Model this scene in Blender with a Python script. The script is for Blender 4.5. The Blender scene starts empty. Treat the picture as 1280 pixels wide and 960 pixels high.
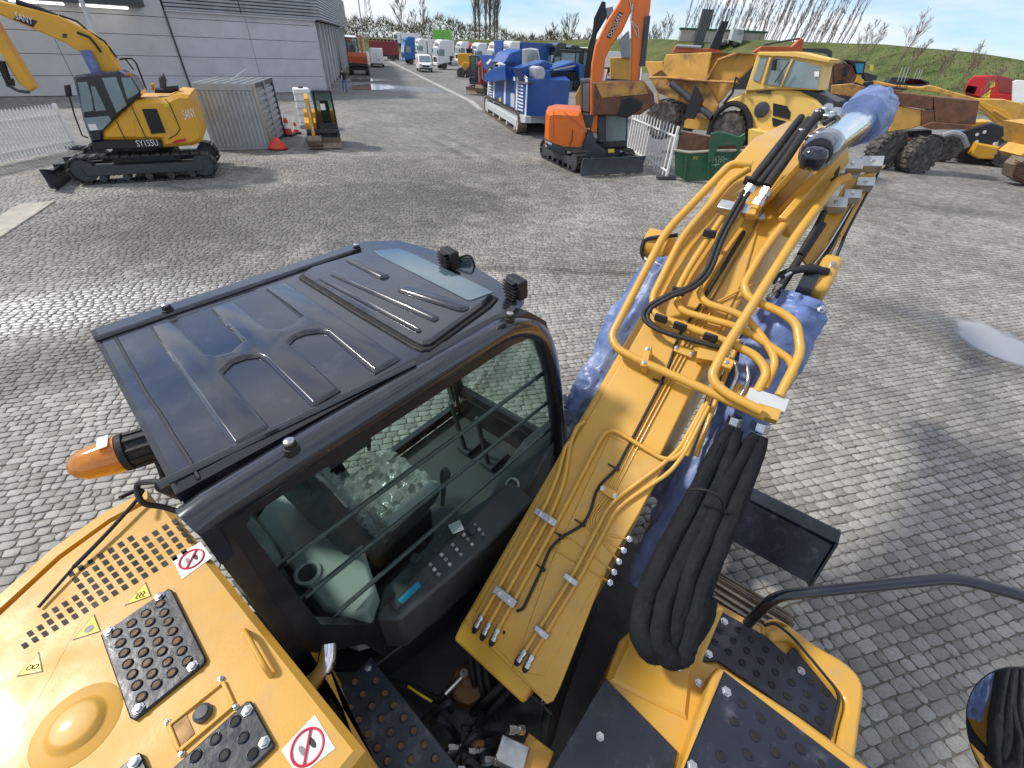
import bpy, bmesh, math, random
from mathutils import Vector as V, Matrix
random.seed(11)
sc = bpy.context.scene
COL = sc.collection
rad = math.radians
# ------------------------------------------------------------------ camera
CAMH, FPX, PITCH, ROLL = 3.85, 540.0, rad(38.3), rad(3.0)
_f = V((0, math.cos(PITCH), -math.sin(PITCH))); _u0 = V((0, math.sin(PITCH), math.cos(PITCH))); _r0 = V((1, 0, 0))
_r = _r0*math.cos(ROLL) + _u0*math.sin(ROLL); _u = _u0*math.cos(ROLL) - _r0*math.sin(ROLL)
CAMP = V((0, 0, CAMH))
cam = bpy.data.cameras.new('camera'); camo = bpy.data.objects.new('camera', cam); COL.objects.link(camo)
cam.sensor_width = 36; cam.lens = FPX/1280*36; cam.clip_end = 3000; cam.clip_start = 0.05
camo.matrix_world = Matrix(((_r.x, _u.x, -_f.x, 0), (_r.y, _u.y, -_f.y, 0), (_r.z, _u.z, -_f.z, CAMH), (0, 0, 0, 1)))
sc.camera = camo
# ------------------------------------------------------------------ sky and sun
SUN_AZ, SUN_EL = rad(-80), rad(46)          # azimuth clockwise from +Y
w = bpy.data.worlds.new('World'); sc.world = w; w.use_nodes = True
nt = w.node_tree; nt.nodes.clear()
def nd(t, ty, **k):
    n = t.nodes.new(ty)
    for a, b in k.items():
        if a.startswith('i_'): n.inputs[a[2:].replace('_', ' ')].default_value = b
        else: setattr(n, a, b)
    return n
sky = nd(nt, 'ShaderNodeTexSky', sky_type='NISHITA', sun_disc=False, sun_elevation=SUN_EL, sun_rotation=SUN_AZ, dust_density=.1, ozone_density=3.0, air_density=1.0)
bg = nd(nt, 'ShaderNodeBackground', i_Strength=0.15)
tc = nd(nt, 'ShaderNodeTexCoord'); mp = nd(nt, 'ShaderNodeMapping'); mp.inputs['Scale'].default_value = (1, 1, 5.0)
nz = nd(nt, 'ShaderNodeTexNoise', i_Scale=2.8, i_Detail=8.0, i_Roughness=0.55)
cr = nd(nt, 'ShaderNodeValToRGB'); cr.color_ramp.elements[0].position = .34; cr.color_ramp.elements[1].position = .58
mx = nd(nt, 'ShaderNodeMix', data_type='RGBA'); mx.inputs[7].default_value = (4.5, 4.7, 4.95, 1)
out = nd(nt, 'ShaderNodeOutputWorld')
tn = nd(nt, 'ShaderNodeMix', data_type='RGBA', blend_type='MULTIPLY'); tn.inputs[0].default_value = 1; tn.inputs[7].default_value = (.42, .57, .78, 1)
for a, b in ((tc.outputs['Generated'], mp.inputs[0]), (mp.outputs[0], nz.inputs['Vector']), (nz.outputs[0], cr.inputs[0]), (cr.outputs[0], mx.inputs[0]),
             (sky.outputs[0], tn.inputs[6]), (tn.outputs[2], mx.inputs[6]), (mx.outputs[2], bg.inputs[0]), (bg.outputs[0], out.inputs[0])): nt.links.new(a, b)
sl = bpy.data.lights.new('sun', 'SUN'); sl.energy = 2.7; sl.angle = rad(6); sl.color = (1, .95, .87)
so = bpy.data.objects.new('sun', sl); COL.objects.link(so)
sd = V((math.sin(SUN_AZ)*math.cos(SUN_EL), math.cos(SUN_AZ)*math.cos(SUN_EL), math.sin(SUN_EL)))
so.rotation_euler = sd.to_track_quat('Z', 'Y').to_euler(); so.location = (-20, 10, 30)
sc.view_settings.view_transform = 'Standard'; sc.view_settings.look = 'None'; sc.view_settings.exposure = 0.5; sc.view_settings.gamma = 1
sc.view_settings.use_curve_mapping = False
sc.render.resolution_x = 1024; sc.render.resolution_y = 768
# ------------------------------------------------------------------ measuring the place: sight lines of the camera meet known planes
def ray(px, py): return (_f*FPX + _r*(px-640) - _u*(py-480)).normalized()
def hit(px, py, p, n):
    d = ray(px, py); return CAMP + d*((V(p)-CAMP).dot(n)/d.dot(n))
def gp(px, py, z=0): return hit(px, py, (0, 0, z), V((0, 0, 1)))
# ------------------------------------------------------------------ materials
MATS = {}
def mat(name, col, rough=.5, metal=0., var=.12, scale=6., bump=0., bscale=60., coat=0., spec=.5, dirt=None, dscale=3., dlo=.5, dhi=.75, rvar=.12):
    m = bpy.data.materials.new(name); m.use_nodes = True; t = m.node_tree; b = t.nodes['Principled BSDF']
    b.inputs['Roughness'].default_value = rough; b.inputs['Metallic'].default_value = metal
    b.inputs['Specular IOR Level'].default_value = spec; b.inputs['Coat Weight'].default_value = coat; b.inputs['Coat Roughness'].default_value = .08
    co = nd(t, 'ShaderNodeTexCoord'); n = nd(t, 'ShaderNodeTexNoise', i_Scale=scale, i_Detail=6.)
    t.links.new(co.outputs['Object'], n.inputs['Vector'])
    r = nd(t, 'ShaderNodeMapRange'); r.inputs[1].default_value = .25; r.inputs[2].default_value = .75; r.inputs[3].default_value = 1-var; r.inputs[4].default_value = 1+var
    t.links.new(n.outputs[0], r.inputs[0])
    h = nd(t, 'ShaderNodeHueSaturation'); h.inputs['Color'].default_value = (*col, 1); t.links.new(r.outputs[0], h.inputs['Value'])
    last = h.outputs[0]
    if dirt:
        n2 = nd(t, 'ShaderNodeTexNoise', i_Scale=dscale, i_Detail=9., i_Roughness=.65); t.links.new(co.outputs['Object'], n2.inputs['Vector'])
        rr = nd(t, 'ShaderNodeMapRange'); rr.inputs[1].default_value = dlo; rr.inputs[2].default_value = dhi; t.links.new(n2.outputs[0], rr.inputs[0])
        mm = nd(t, 'ShaderNodeMix', data_type='RGBA'); mm.inputs[7].default_value = (*dirt, 1)
        t.links.new(rr.outputs[0], mm.inputs[0]); t.links.new(last, mm.inputs[6]); last = mm.outputs[2]
    t.links.new(last, b.inputs['Base Color'])
    r2 = nd(t, 'ShaderNodeMapRange'); r2.inputs[1].default_value = .3; r2.inputs[2].default_value = .7; r2.inputs[3].default_value = max(.03, rough-rvar); r2.inputs[4].default_value = min(1, rough+rvar)
    n3 = nd(t, 'ShaderNodeTexNoise', i_Scale=scale*2.3, i_Detail=5.); t.links.new(co.outputs['Object'], n3.inputs['Vector'])
    t.links.new(n3.outputs[0], r2.inputs[0]); t.links.new(r2.outputs[0], b.inputs['Roughness'])
    if bump:
        n4 = nd(t, 'ShaderNodeTexNoise', i_Scale=bscale, i_Detail=4.); t.links.new(co.outputs['Object'], n4.inputs['Vector'])
        bp = nd(t, 'ShaderNodeBump', i_Strength=bump, i_Distance=.01); t.links.new(n4.outputs[0], bp.inputs['Height']); t.links.new(bp.outputs[0], b.inputs['Normal'])
    MATS[name] = m; return m
def glassmat(name, tint, refl=1.0, rough=.0):
    m = bpy.data.materials.new(name); m.use_nodes = True; t = m.node_tree; t.nodes.clear()
    o = nd(t, 'ShaderNodeOutputMaterial'); tr = nd(t, 'ShaderNodeBsdfTransparent'); tr.inputs[0].default_value = (*tint, 1)
    gl = nd(t, 'ShaderNodeBsdfGlossy', i_Roughness=rough); gl.inputs[0].default_value = (.95, .95, .95, 1)
    fr = nd(t, 'ShaderNodeFresnel', i_IOR=1.5); mu = nd(t, 'ShaderNodeMath', operation='MULTIPLY'); mu.inputs[1].default_value = refl
    ms = nd(t, 'ShaderNodeMixShader')
    t.links.new(fr.outputs[0], mu.inputs[0]); t.links.new(mu.outputs[0], ms.inputs[0]); t.links.new(tr.outputs[0], ms.inputs[1]); t.links.new(gl.outputs[0], ms.inputs[2]); t.links.new(ms.outputs[0], o.inputs[0])
    MATS[name] = m; return m
YEL = (.62, .335, .045)
mat('yellow_paint', YEL, .43, var=.06, scale=3, coat=.2, dirt=(.47, .30, .11), dscale=6, dlo=.50, dhi=.82, bump=.04, bscale=90)
mat('yellow_far', (.72, .37, .03), .42, var=.08, scale=2, dirt=(.40, .24, .07), dscale=1.6, dlo=.55, dhi=.9)
mat('yellow_old', (.66, .36, .07), .6, var=.15, scale=1.5, dirt=(.30, .16, .06), dscale=1.4, dlo=.5, dhi=.72)
mat('yellow_pale', (.78, .50, .12), .5, var=.08, scale=1.5, dirt=(.45, .28, .10), dscale=1.8, dlo=.55, dhi=.85)
mat('black_gloss', (.012, .015, .024), .22, var=.2, scale=4, coat=.5, bump=.05, bscale=9)
mat('roof_black', (.014, .017, .024), .25, var=.25, scale=2.5, coat=.7, bump=.16, bscale=5, spec=.6, rvar=.09, dirt=(.06, .065, .075), dscale=7, dlo=.55, dhi=.85)
mat('roof_glass', (.07, .12, .14), .05, var=.15, scale=3, spec=1.0, coat=1.)
mat('black_paint', (.014, .015, .018), .4, var=.2, scale=5, dirt=(.06, .055, .05), dscale=6, dlo=.58, dhi=.9)
mat('black_plate', (.012, .016, .028), .36, var=.25, scale=9, dirt=(.13, .13, .14), dscale=9, dlo=.56, dhi=.86, bump=.12, bscale=40)
mat('black_rubber', (.013, .013, .014), .62, var=.2, scale=20, bump=.2, bscale=180)
mat('black_cloth', (.012, .013, .016), .85, var=.3, scale=14, bump=.6, bscale=34, spec=.2)
mat('steel', (.52, .53, .54), .28, 1., var=.12, scale=18)
mat('zinc', (.50, .51, .50), .42, .85, var=.18, scale=14)
mat('chrome', (.74, .75, .77), .07, 1., var=.04)
mat('track_steel', (.23, .18, .14), .5, .6, var=.35, scale=9, dirt=(.30, .24, .18), dscale=12, dlo=.45, dhi=.7)
mat('track_dark', (.035, .033, .032), .6, .2, var=.35, scale=9, dirt=(.12, .105, .09), dscale=7, dlo=.5, dhi=.75)
mat('rust', (.19, .085, .045), .8, .1, var=.35, scale=3, dirt=(.10, .06, .045), dscale=5, dlo=.45, dhi=.7, bump=.3, bscale=30)
mat('rust_yellow', (.52, .28, .07), .65, var=.2, scale=2, dirt=(.20, .09, .05), dscale=2.2, dlo=.45, dhi=.65)
mat('tyre', (.035, .034, .033), .85, var=.3, scale=8, dirt=(.19, .17, .145), dscale=4, dlo=.42, dhi=.75)
mat('orange', (.78, .17, .015), .38, var=.06, scale=2, coat=.2, dirt=(.45, .14, .04), dscale=3, dlo=.6, dhi=.9)
mat('orange_old', (.55, .11, .03), .55, var=.12, scale=2, dirt=(.25, .09, .05), dscale=3, dlo=.5, dhi=.8)
mat('dark_grey', (.045, .05, .058), .5, var=.15, scale=4, dirt=(.12, .11, .10), dscale=5, dlo=.55, dhi=.85)
mat('grey', (.28, .29, .30), .55, var=.12, scale=4)
mat('grey_bar', (.16, .17, .17), .3, .4, var=.1)
mat('light_grey', (.50, .51, .51), .5, var=.08, scale=4, dirt=(.34, .33, .31), dscale=3, dlo=.55, dhi=.85)
mat('interior_grey', (.36, .38, .365), .6, var=.06, scale=4, bump=.1, bscale=200)
mat('interior_dark', (.055, .06, .06), .55, var=.15, scale=6)
mat('seat_cloth', (.075, .078, .08), .8, var=.2, scale=20, bump=.3, bscale=120)
mat('plastic_film', (.66, .68, .67), .16, var=.25, scale=9, bump=1.0, bscale=26, coat=.6)
t_ = MATS['plastic_film'].node_tree; tr_ = nd(t_, 'ShaderNodeBsdfTransparent'); ms_ = nd(t_, 'ShaderNodeMixShader', i_Fac=.30); t_.links.new(tr_.outputs[0], ms_.inputs[1]); t_.links.new(t_.nodes['Principled BSDF'].outputs[0], ms_.inputs[2]); t_.links.new(ms_.outputs[0], t_.nodes['Material Output'].inputs[0])
mat('white', (.78, .78, .76), .4, var=.05, scale=3, dirt=(.5, .49, .46), dscale=2.5, dlo=.56, dhi=.85)
mat('white_paint', (.80, .80, .78), .45, var=.04, scale=4, dirt=(.55, .53, .48), dscale=6, dlo=.55, dhi=.85)
mat('far_pane', (.20, .27, .28), .08, var=.3, scale=1.2, spec=.8, rvar=.03)
mat('blue_crusher', (.012, .075, .30), .4, var=.1, scale=2, coat=.2, dirt=(.05, .09, .24), dscale=3, dlo=.55, dhi=.85)
mat('blue_truck', (.01, .12, .36), .35, var=.06, coat=.3)
mat('teal', (.02, .26, .40), .4, var=.06)
mat('red', (.50, .018, .022), .36, var=.08, coat=.3)
mat('red_plastic', (.62, .06, .03), .5, var=.08)
mat('pink', (.75, .32, .50), .5, var=.05)
mat('dark_red', (.24, .04, .04), .6, var=.15)
mat('green_skip', (.020, .10, .045), .55, var=.15, scale=3, dirt=(.10, .085, .05), dscale=4, dlo=.5, dhi=.75)
mat('green_box', (.20, .55, .09), .5, var=.05)
mat('beige', (.40, .37, .30), .6, var=.15, scale=2, dirt=(.22, .2, .17), dscale=3)
mat('blue_wrap', (.115, .175, .37), .42, var=.2, scale=5, bump=.5, bscale=22, dirt=(.26, .32, .50), dscale=4, dlo=.5, dhi=.75)
mat('amber_dark', (.55, .16, .01), .3, var=.1)
mat('jeans', (.06, .13, .32), .85, var=.2, scale=12)
mat('skin', (.48, .29, .21), .6, var=.05)
mat('hair', (.05, .032, .02), .7)
mat('print_black', (.015, .015, .015), .5); mat('print_red', (.55, .03, .06), .5); mat('print_yellow', (.80, .58, .03), .45); mat('print_white', (.80, .80, .78), .45)
mat('print_grey', (.22, .22, .22), .5); mat('lime_print', (.42, .60, .40), .6)
mat('bronze', (.20, .115, .045), .5, .5, var=.2, scale=9)
mat('hole_dark', (.010, .009, .008), .7)  # near-black colour stands for the shade inside slots and holes
mat('hole_yellow_shade', (.13, .065, .02), .6, var=.3, scale=30)  # yellow panel under the grip holes, darkened in colour as if shaded
glassmat('glass', (.68, .80, .76), .32); glassmat('glass_mid', (.58, .68, .66), .8); glassmat('glass_far', (.30, .38, .40), 1.6); glassmat('glass_roof', (.42, .62, .70), 1.6)
m = mat('amber', (.98, .36, .005), .12); m.node_tree.nodes['Principled BSDF'].inputs['Transmission Weight'].default_value = .55; m.node_tree.nodes['Principled BSDF'].inputs['Coat Weight'].default_value = .8
m = mat('lamp_white', (.9, .9, .88), .4); m.node_tree.nodes['Principled BSDF'].inputs['Emission Color'].default_value = (1, .98, .92, 1); m.node_tree.nodes['Principled BSDF'].inputs['Emission Strength'].default_value = 1.6
m = mat('mirror', (.88, .89, .9), .02, 1., var=.01, rvar=.0)
# ------------------------------------------------------------------ mesh building
def perp(d):
    a = V((0, 0, 1)) if abs(d.z) < .9 else V((1, 0, 0))
    x = d.cross(a).normalized(); return x, d.cross(x).normalized()
class G:
    def __init__(s): s.v = []; s.f = []
    def add(s, vs, fs):
        o = len(s.v); s.v += [tuple(p) for p in vs]; s.f += [tuple(i+o for i in f) for f in fs]; return s
    def box(s, c, d, rz=0, m=None):
        x, y, z = d[0]/2, d[1]/2, d[2]/2
        ps = [V((i*x, j*y, k*z)) for k in (-1, 1) for j in (-1, 1) for i in (-1, 1)]
        R = m if m is not None else Matrix.Rotation(rz, 3, 'Z')
        ps = [R @ p + V(c) for p in ps]
        return s.add(ps, [(0, 2, 3, 1), (4, 5, 7, 6), (0, 1, 5, 4), (2, 6, 7, 3), (0, 4, 6, 2), (1, 3, 7, 5)])
    def bar(s, a, b, wd, ht, up=(0, 0, 1)):
        a, b = V(a), V(b); d = (b-a).normalized(); u = V(up); x = d.cross(u).normalized(); u = x.cross(d)
        ps = [p + x*i*wd/2 + u*j*ht/2 for p in (a, b) for j in (-1, 1) for i in (-1, 1)]
        return s.add(ps, [(0, 1, 3, 2), (4, 6, 7, 5), (0, 4, 5, 1), (2, 3, 7, 6), (0, 2, 6, 4), (1, 5, 7, 3)])
    def tube(s, path, r, seg=8, caps=True):
        P = [V(p) for p in path]; n = len(P); rs = r if isinstance(r, (list, tuple)) else [r]*n
        d0 = (P[1]-P[0]).normalized(); x, y = perp(d0); vs = []
        for i, p in enumerate(P):
            d = ((P[min(i+1, n-1)]-P[i]).normalized() + (P[i]-P[max(i-1, 0)]).normalized())
            d = d.normalized() if d.length > 1e-6 else d0
            x = (x - d*x.dot(d)).normalized(); y = d.cross(x)
            vs += [p + (x*math.cos(2*math.pi*k/seg) + y*math.sin(2*math.pi*k/seg))*rs[i] for k in range(seg)]
        fs = [(i*seg+k, i*seg+(k+1) % seg, (i+1)*seg+(k+1) % seg, (i+1)*seg+k) for i in range(n-1) for k in range(seg)]
        if caps: fs += [tuple(range(seg-1, -1, -1)), tuple((n-1)*seg+k for k in range(seg))]
        return s.add(vs, fs)
    def cyl(s, a, b, r, r2=None, seg=16): return s.tube([a, b], [r, r if r2 is None else r2], seg)
    def lathe(s, o, ax, prof, seg=20):
        o, ax = V(o), V(ax).normalized(); x, y = perp(ax); vs = []
        for rr, h in prof: vs += [o + ax*h + (x*math.cos(2*math.pi*k/seg) + y*math.sin(2*math.pi*k/seg))*max(rr, 1e-4) for k in range(seg)]
        n = len(prof)
        fs = [(i*seg+k, i*seg+(k+1) % seg, (i+1)*seg+(k+1) % seg, (i+1)*seg+k) for i in range(n-1) for k in range(seg)]
        fs += [tuple(range(seg-1, -1, -1)), tuple((n-1)*seg+k for k in range(seg))]
        return s.add(vs, fs)
    def slab(s, poly, th, bev=0.):
        """closed polygon, thickness vector th, outline drawn in by bev at the far side"""
        P = [V(p) for p in poly]; th = V(th); n = len(P); N = th.normalized(); c = sum(P, V())/n
        def inset(d):
            o = []
            ar = sum(((P[i]-c).cross(P[(i+1) % n]-c)).dot(N) for i in range(n)); sg = 1 if ar > 0 else -1
            for i in range(n):
                e1 = (P[i]-P[i-1]).normalized(); e2 = (P[(i+1) % n]-P[i]).normalized()
                n1 = N.cross(e1)*sg; n2 = N.cross(e2)*sg; b = n1+n2
                b = b/max(b.length_squared, .35)*2 if b.length > 1e-4 else n1
                o.append(P[i]+b*d)
            return o
        rings = [P] + ([[p+th*(1-min(.8, bev/th.length)) for p in P]] if bev else []) + [[p+th for p in (inset(bev) if bev else P)]]
        vs = [p for r in rings for p in r]; k = len(rings)
        fs = [(j*n+i, j*n+(i+1) % n, (j+1)*n+(i+1) % n, (j+1)*n+i) for j in range(k-1) for i in range(n)]
        fs += [tuple(range(n-1, -1, -1)), tuple((k-1)*n+i for i in range(n))]
        return s.add(vs, fs)
    def xz(s, prof, y0, y1, bev=0):                       # side profile (x,z) pulled from y0 to y1
        return s.slab([(x, y0, z) for x, z in prof], (0, y1-y0, 0), bev)
    def build(s, name, m, parent=None, off=None, ang=32, bevel=0, flat=False, kind=None):
        me = bpy.data.meshes.new(name)
        vs = [tuple(V(p)-off) for p in s.v] if off is not None else s.v
        me.from_pydata(vs, [], s.f); bm = bmesh.new(); bm.from_mesh(me); bmesh.ops.recalc_face_normals(bm, faces=bm.faces); bm.to_mesh(me); bm.free()
        if not flat:
            me.shade_smooth(); me.set_sharp_from_angle(angle=rad(ang))
        me.materials.append(MATS[m] if isinstance(m, str) else m)
        o = bpy.data.objects.new(name, me); COL.objects.link(o)
        if parent is not None: o.parent = parent
        if bevel:
            b = o.modifiers.new('bevel', 'BEVEL'); b.width = bevel; b.segments = 2; b.limit_method = 'ANGLE'; b.angle_limit = rad(40); b.harden_normals = False
        if kind: o['kind'] = kind
        return o
def fillet(path, r=.05, n=5):
    P = [V(p) for p in path]; o = [P[0]]
    for i in range(1, len(P)-1):
        a, b, c = P[i-1], P[i], P[i+1]; l = min(r, (a-b).length*.45, (c-b).length*.45); p, q = b+(a-b).normalized()*l, b+(c-b).normalized()*l
        for k in range(n+1):
            t = k/n; o.append(p*(1-t)**2 + b*2*t*(1-t) + q*t*t)
    return o + [P[-1]]
def smooth(path, n=6):
    P = [V(p) for p in path]; o = []
    for i in range(len(P)-1):
        p0, p1, p2, p3 = P[max(i-1, 0)], P[i], P[i+1], P[min(i+2, len(P)-1)]
        for k in range(n):
            t = k/n; o.append(.5*((2*p1)+(p2-p0)*t+(2*p0-5*p1+4*p2-p3)*t*t+(3*p1-p0-3*p2+p3)*t**3))
    return o + [P[-1]]
def tag(o, label=None, cat=None, group=None, kind=None):
    if label: o['label'] = label
    if cat: o['category'] = cat
    if group: o['group'] = group
    if kind: o['kind'] = kind
    return o
def thing(name, label, cat, loc=(0, 0, 0), rz=0, group=None):
    o = bpy.data.objects.new(name, None); COL.objects.link(o); o.location = loc; o.rotation_euler = (0, 0, rz); o.empty_display_size = .3
    return tag(o, label, cat, group)
def copy_tree(o, parent=None):
    c = o.copy(); COL.objects.link(c); c.parent = parent
    for ch in list(o.children): copy_tree(ch, c)
    return c
def text(word, name, m, parent, o, ex, ey, h, ext=.004, shear=0, off=None, width=None):
    """flat lettering: o = lower left corner, ex = reading direction, ey = up, h = capital height"""
    cu = bpy.data.curves.new(name, 'FONT'); cu.body = word; cu.size = h/.7; cu.shear = shear; cu.extrude = 0; cu.resolution_u = 2
    t = bpy.data.objects.new(name+'_c', cu); COL.objects.link(t); dg = bpy.context.evaluated_depsgraph_get(); me = bpy.data.meshes.new_from_object(t.evaluated_get(dg)); bpy.data.objects.remove(t)
    ex, ey = V(ex).normalized(), V(ey).normalized(); ez = ex.cross(ey); o = V(o)
    sx = 1
    if width: sx = width/max(1e-3, max(v.co.x for v in me.vertices))
    for v in me.vertices: v.co = o + ex*v.co.x*sx + ey*v.co.y + ez*ext - (off if off is not None else V())
    me.materials.clear(); me.materials.append(MATS[m]); ob = bpy.data.objects.new(name, me); COL.objects.link(ob); ob.parent = parent; return ob
# ================================================================== SETTING
ROWAZ = rad(73); RU = V((math.sin(ROWAZ), math.cos(ROWAZ), 0)); RN = V((math.cos(ROWAZ), -math.sin(ROWAZ), 0))
from mathutils import noise as MN
def warp(p):
    a = MN.noise(V((p.x*.16, p.y*.16, 3.1))); b = MN.noise(V((p.x*.5, p.y*.5, 8.7)))
    return V((p.x+.05*a+.012*b, p.y+.02*b+.06*a, p.z))
# stained and wet patches of the yard: (centre px, py, half length, half width, turn, wet, dark)
def ell(px, py, a, b, az, k):
    p = gp(px, py); return (p.x, p.y, a, b, rad(az), k)
SHEEN = [ell(40, 392, 2.9, 1.0, 62, 1.0), ell(215, 370, 1.8, .5, 62, .7), ell(120, 372, 2.0, .7, 62, .8)]
WET = [ell(1240, 425, 1.9, .75, 140, .9),
       ell(470, 108, 9, 3.2, 100, .9)]
DARK = [ell(560, 185, 6, .28, 150, .55), ell(600, 190, 6, .28, 150, .5), ell(820, 330, 4, .3, 84, .4), ell(400, 262, 9.0, 4.2, 60, .95), ell(520, 215, 8.0, 2.8, 80, .7), ell(150, 290, 5.0, 2.4, 62, .7), ell(690, 338, 3.6, .22, 88, .75), ell(905, 300, 4.0, .25, 85, .5), ell(1225, 425, 2.6, 1.3, 140, .8), ell(60, 460, 3.0, .8, 66, .7), ell(1180, 262, 5.0, .8, 92, .55),
        ell(460, 90, 16, 6.5, 170, .7)]
def paving_nodes(t, stones):
    b = t.nodes['Principled BSDF']; geo = nd(t, 'ShaderNodeNewGeometry'); L = t.links.new
    def noise(sc_, det=6., rough=.6):
        n = nd(t, 'ShaderNodeTexNoise', i_Scale=sc_, i_Detail=det, i_Roughness=rough); L(geo.outputs['Position'], n.inputs['Vector']); return n.outputs[0]
    def rng(src, a, c, lo=0., hi=1.):
        r = nd(t, 'ShaderNodeMapRange', interpolation_type='SMOOTHSTEP'); r.inputs[1].default_value = a; r.inputs[2].default_value = c; r.inputs[3].default_value = lo; r.inputs[4].default_value = hi; L(src, r.inputs[0]); return r.outputs[0]
    def math_(op, a, c):
        m_ = nd(t, 'ShaderNodeMath', operation=op)
        for i, q in enumerate((a, c)):
            if isinstance(q, (int, float)): m_.inputs[i].default_value = q
            else: L(q, m_.inputs[i])
        return m_.outputs[0]
    edge = noise(1.1, 7.)
    def masks(lst):
        tot = None
        for (x, y, a, c, az, k) in lst:
            mp_ = nd(t, 'ShaderNodeMapping', vector_type='TEXTURE'); mp_.inputs['Location'].default_value = (x, y, 0); mp_.inputs['Rotation'].default_value = (0, 0, math.pi/2-az); mp_.inputs['Scale'].default_value = (a, c, 100)
            L(geo.outputs['Position'], mp_.inputs[0]); ln = nd(t, 'ShaderNodeVectorMath', operation='LENGTH'); L(mp_.outputs[0], ln.inputs[0])
            d = math_('ADD', ln.outputs['Value'], math_('MULTIPLY', math_('SUBTRACT', edge, .5), 1.3))
            v = rng(d, 1.15, .35, 0, k); tot = v if tot is None else math_('MAXIMUM', tot, v)
        return tot
    wet, dark, sheen = masks(WET), masks(DARK), masks(SHEEN)
    L(math_('MAXIMUM', sheen, math_('MULTIPLY', wet, .6)), b.inputs['Coat Weight']); b.inputs['Coat Roughness'].default_value = .42; b.inputs['Coat IOR'].default_value = 2.3
    big = rng(noise(.22, 5.), .36, .66); mid = rng(noise(1.6, 6.), .3, .7); fine = noise(38., 4.)
    if stones:
        oi = nd(t, 'ShaderNodeObjectInfo'); rnd = math_('FRACT', math_('ADD', geo.outputs['Random Per Island'], oi.outputs['Random']), 0)
        ra = nd(t, 'ShaderNodeValToRGB'); e = ra.color_ramp.elements; e[0].color = (.235, .220, .195, 1); e[1].color = (.37, .355, .32, 1)
        q = ra.color_ramp.elements.new(.5); q.color = (.305, .292, .262, 1); L(rnd, ra.inputs[0]); col = ra.outputs[0]
    else:
        br = nd(t, 'ShaderNodeTexBrick', offset=.5, i_Scale=1.0); br.inputs['Color1'].default_value = (.25, .238, .215, 1); br.inputs['Color2'].default_value = (.36, .345, .315, 1); br.inputs['Mortar'].default_value = (.105, .096, .082, 1)
        br.inputs['Mortar Size'].default_value = .011; br.inputs['Brick Width'].default_value = .145; br.inputs['Row Height'].default_value = .098; br.inputs['Mortar Smooth'].default_value = .3
        mp_ = nd(t, 'ShaderNodeMapping'); mp_.inputs['Rotation'].default_value = (0, 0, -(math.pi/2-ROWAZ))
        wv = nd(t, 'ShaderNodeTexNoise', i_Scale=.5, i_Detail=3.); L(geo.outputs['Position'], wv.inputs['Vector'])
        ad = nd(t, 'ShaderNodeMix', data_type='VECTOR', blend_type='ADD') if False else nd(t, 'ShaderNodeVectorMath', operation='MULTIPLY_ADD')
        L(wv.outputs[1], ad.inputs[0]); ad.inputs[1].default_value = (.25, .25, 0); L(geo.outputs['Position'], ad.inputs[2])
        L(ad.outputs[0], mp_.inputs[0]); L(mp_.outputs[0], br.inputs['Vector']); col = br.outputs[0]
        bp = nd(t, 'ShaderNodeBump', i_Strength=.5, i_Distance=.02, invert=True); L(br.outputs[1], bp.inputs['Height']); L(bp.outputs[0], b.inputs['Normal'])
    fac = math_('MULTIPLY', math_('MULTIPLY', (rng(fine, .3, .7, .86, 1.14) if stones else math_('MULTIPLY', rng(noise(2.6, 8., .7), .3, .7, .68, 1.16), rng(noise(9., 5., .7), .3, .7, .74, 1.22))), rng(mid, 0, 1, .84, 1.08)), math_('MULTIPLY', rng(big, 0, 1, .78, 1.06), math_('SUBTRACT', 1.0, math_('MULTIPLY', dark, .55))))  # far paving: mottled colour imitates sunlit and shaded sides of the setts
    fac = math_('MULTIPLY', fac, math_('SUBTRACT', 1.0, math_('MULTIPLY', wet, .45)))
    h = nd(t, 'ShaderNodeHueSaturation'); L(col, h.inputs['Color']); L(fac, h.inputs['Value']); L(h.outputs[0], b.inputs['Base Color'])
    ro = math_('SUBTRACT', rng(mid, 0, 1, .62, .85), math_('MULTIPLY', wet, .40)); L(ro, b.inputs['Roughness']); b.inputs['Specular IOR Level'].default_value = .5
    if stones:
        bp = nd(t, 'ShaderNodeBump', i_Strength=.35, i_Distance=.006); L(noise(60., 5.), bp.inputs['Height']); L(bp.outputs[0], b.inputs['Normal'])
def newmat(name):
    m_ = bpy.data.materials.new(name); m_.use_nodes = True; MATS[name] = m_; return m_
paving_nodes(newmat('paving_far').node_tree, False); paving_nodes(newmat('stone').node_tree, True)
mat('joint_sand', (.185, .170, .142), .92, var=.3, scale=5, dirt=(.085, .078, .065), dscale=1.3, dlo=.45, dhi=.7, bump=.5, bscale=90)
g = G(); n_ = 24
for i in range(-n_, n_+1):
    for j in range(-4, n_+1): g.v.append((math.copysign(abs(i/n_)**2.2, i)*1500, math.copysign(abs(j/n_)**2.2, j)*1500, -.02))
w_ = n_+5
g.f = [(i*w_+j, (i+1)*w_+j, (i+1)*w_+j+1, i*w_+j+1) for i in range(2*n_) for j in range(w_-1)]
ground = g.build('ground', 'paving_far', flat=True); tag(ground, kind='structure')
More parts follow.
